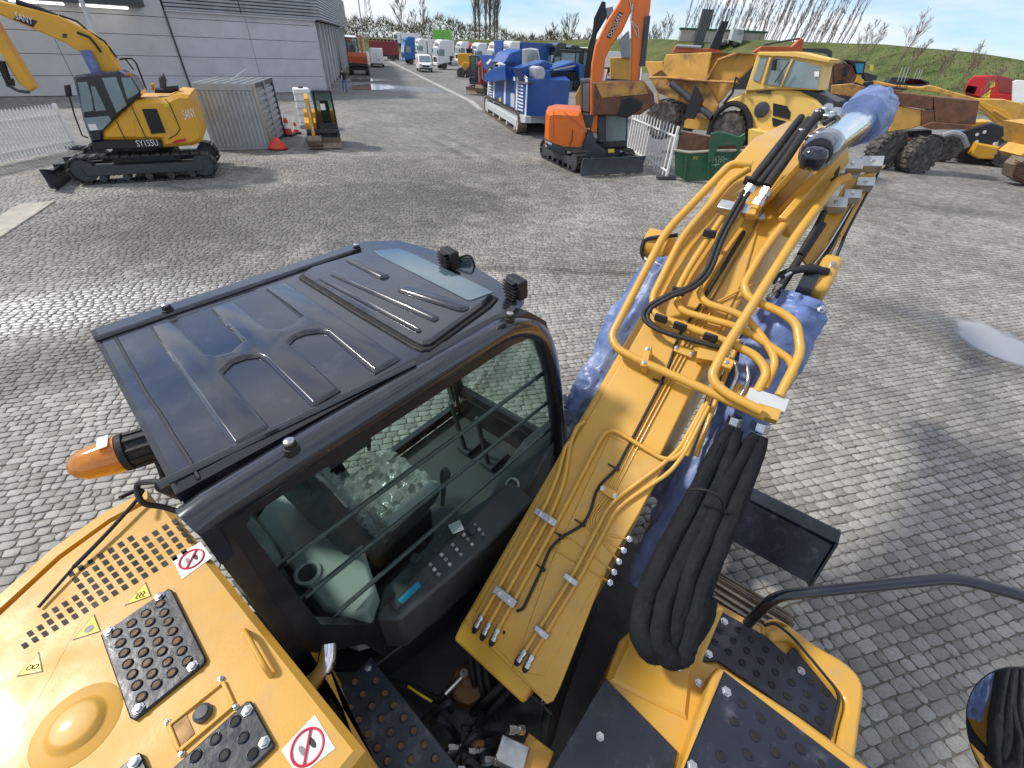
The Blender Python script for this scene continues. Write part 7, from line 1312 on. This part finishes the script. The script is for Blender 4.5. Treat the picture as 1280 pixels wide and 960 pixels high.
ld = thing('wheel_loader', 'dark wheel loader with rusty bucket and teal windows behind the dump truck', 'loader', gp(1062, 150), 0); t7 = T(ld, gp(1062, 150), rad(105)); t7.poly([(0, 180), (120, 195), (150, 270), (120, 310), (0, 310)], 'bucket', 'rust', 1.2, 0, k=K5); c7 = t7.poly([(80, 165), (205, 178), (190, 255), (150, 255), (130, 200)], 'cab', 'black_paint', 1.2, .1, k=K5); t7.poly([(140, 190), (192, 190), (182, 245), (150, 245)], 'window', 'teal', .02, .12, parent=c7, k=K5, bev=.003); t7.poly([(140, 300), (155, 262), (195, 290), (185, 318)], 'arm', 'yellow_far', .4, .2, k=K5); t7.poly([(190, 240), (275, 262), (265, 300), (200, 295)], 'bonnet', 'dark_grey', .8, 0, k=K5); t7.poly([(232, 195), (250, 200), (245, 240), (228, 232)], 'beacon', 'print_yellow', .1, .1, k=K5); t7.rod([(8, 180), (8, 335), (70, 340), (105, 210), (60, 178)], .03, 'guard_frame', 'black_rubber', .3, k=K5); t7.poly([(40, 290), (75, 280), (70, 315), (38, 315)], 'mirror', 'black_rubber', .05, .3, k=K5); t7.poly([(65, 215), (95, 205), (85, 265), (62, 270)], 'mirror', 'black_rubber', .05, .3, k=K5); t7.poly([(0, 310), (270, 300), (270, 480), (0, 480)], 'chassis', 'dark_grey', 1.2, -.4, k=K5)
pk = thing('stake_truck', 'grey flat stake truck with upright posts at the foot of the dike', 'truck', gp(1135, 128), 0); t8 = T(pk, gp(1135, 128), rad(105)); t8.poly([(340, 300), (360, 270), (440, 275), (520, 280), (585, 298), (580, 330), (345, 325)], 'bed', 'dark_grey', 1.6, 0, k=K5); t8.poly([(440, 300), (470, 280), (530, 285), (570, 310), (450, 315)], 'window', 'glass_far', .03, .04, k=K5, bev=.004)
for x in (400, 420, 440, 490, 508, 522): t8.rod([(x-8, 300), (x+22, 212 if x < 450 else 225)], .035, 'stake', 'light_grey', .0, k=K5)
t8.poly([(345, 325), (580, 330), (580, 420), (345, 420)], 'chassis', 'dark_grey', 1.4, -.2, k=K5)
# bits by the hall side
for i, (px, py, lab) in enumerate([(424, 92, 'dark scooter leaning at the hall wall next to the cone'), (429, 84, 'dark motorbike parked further along the hall wall')]):
    o = thing('motor_scooter', lab, 'scooter', gp(px, py), rad(100)); g = G(); g.xz([(-.6, .5), (.1, .45), (.5, .9), (.45, 1.0), (.0, .65), (-.7, .85), (-.75, .7)], -.14, .14, .03); g.build('body', 'black_paint', o)
    for x in (-.55, .6): wheel(o, (x, 0, .26), (0, 1, 0), .26, .12, 'grey', 0)
    g = G(); g.tube([(.5, -.3, 1.05), (.45, 0, 1.0), (.5, .3, 1.05)], .02, 6); g.build('handlebar', 'black_rubber', o)
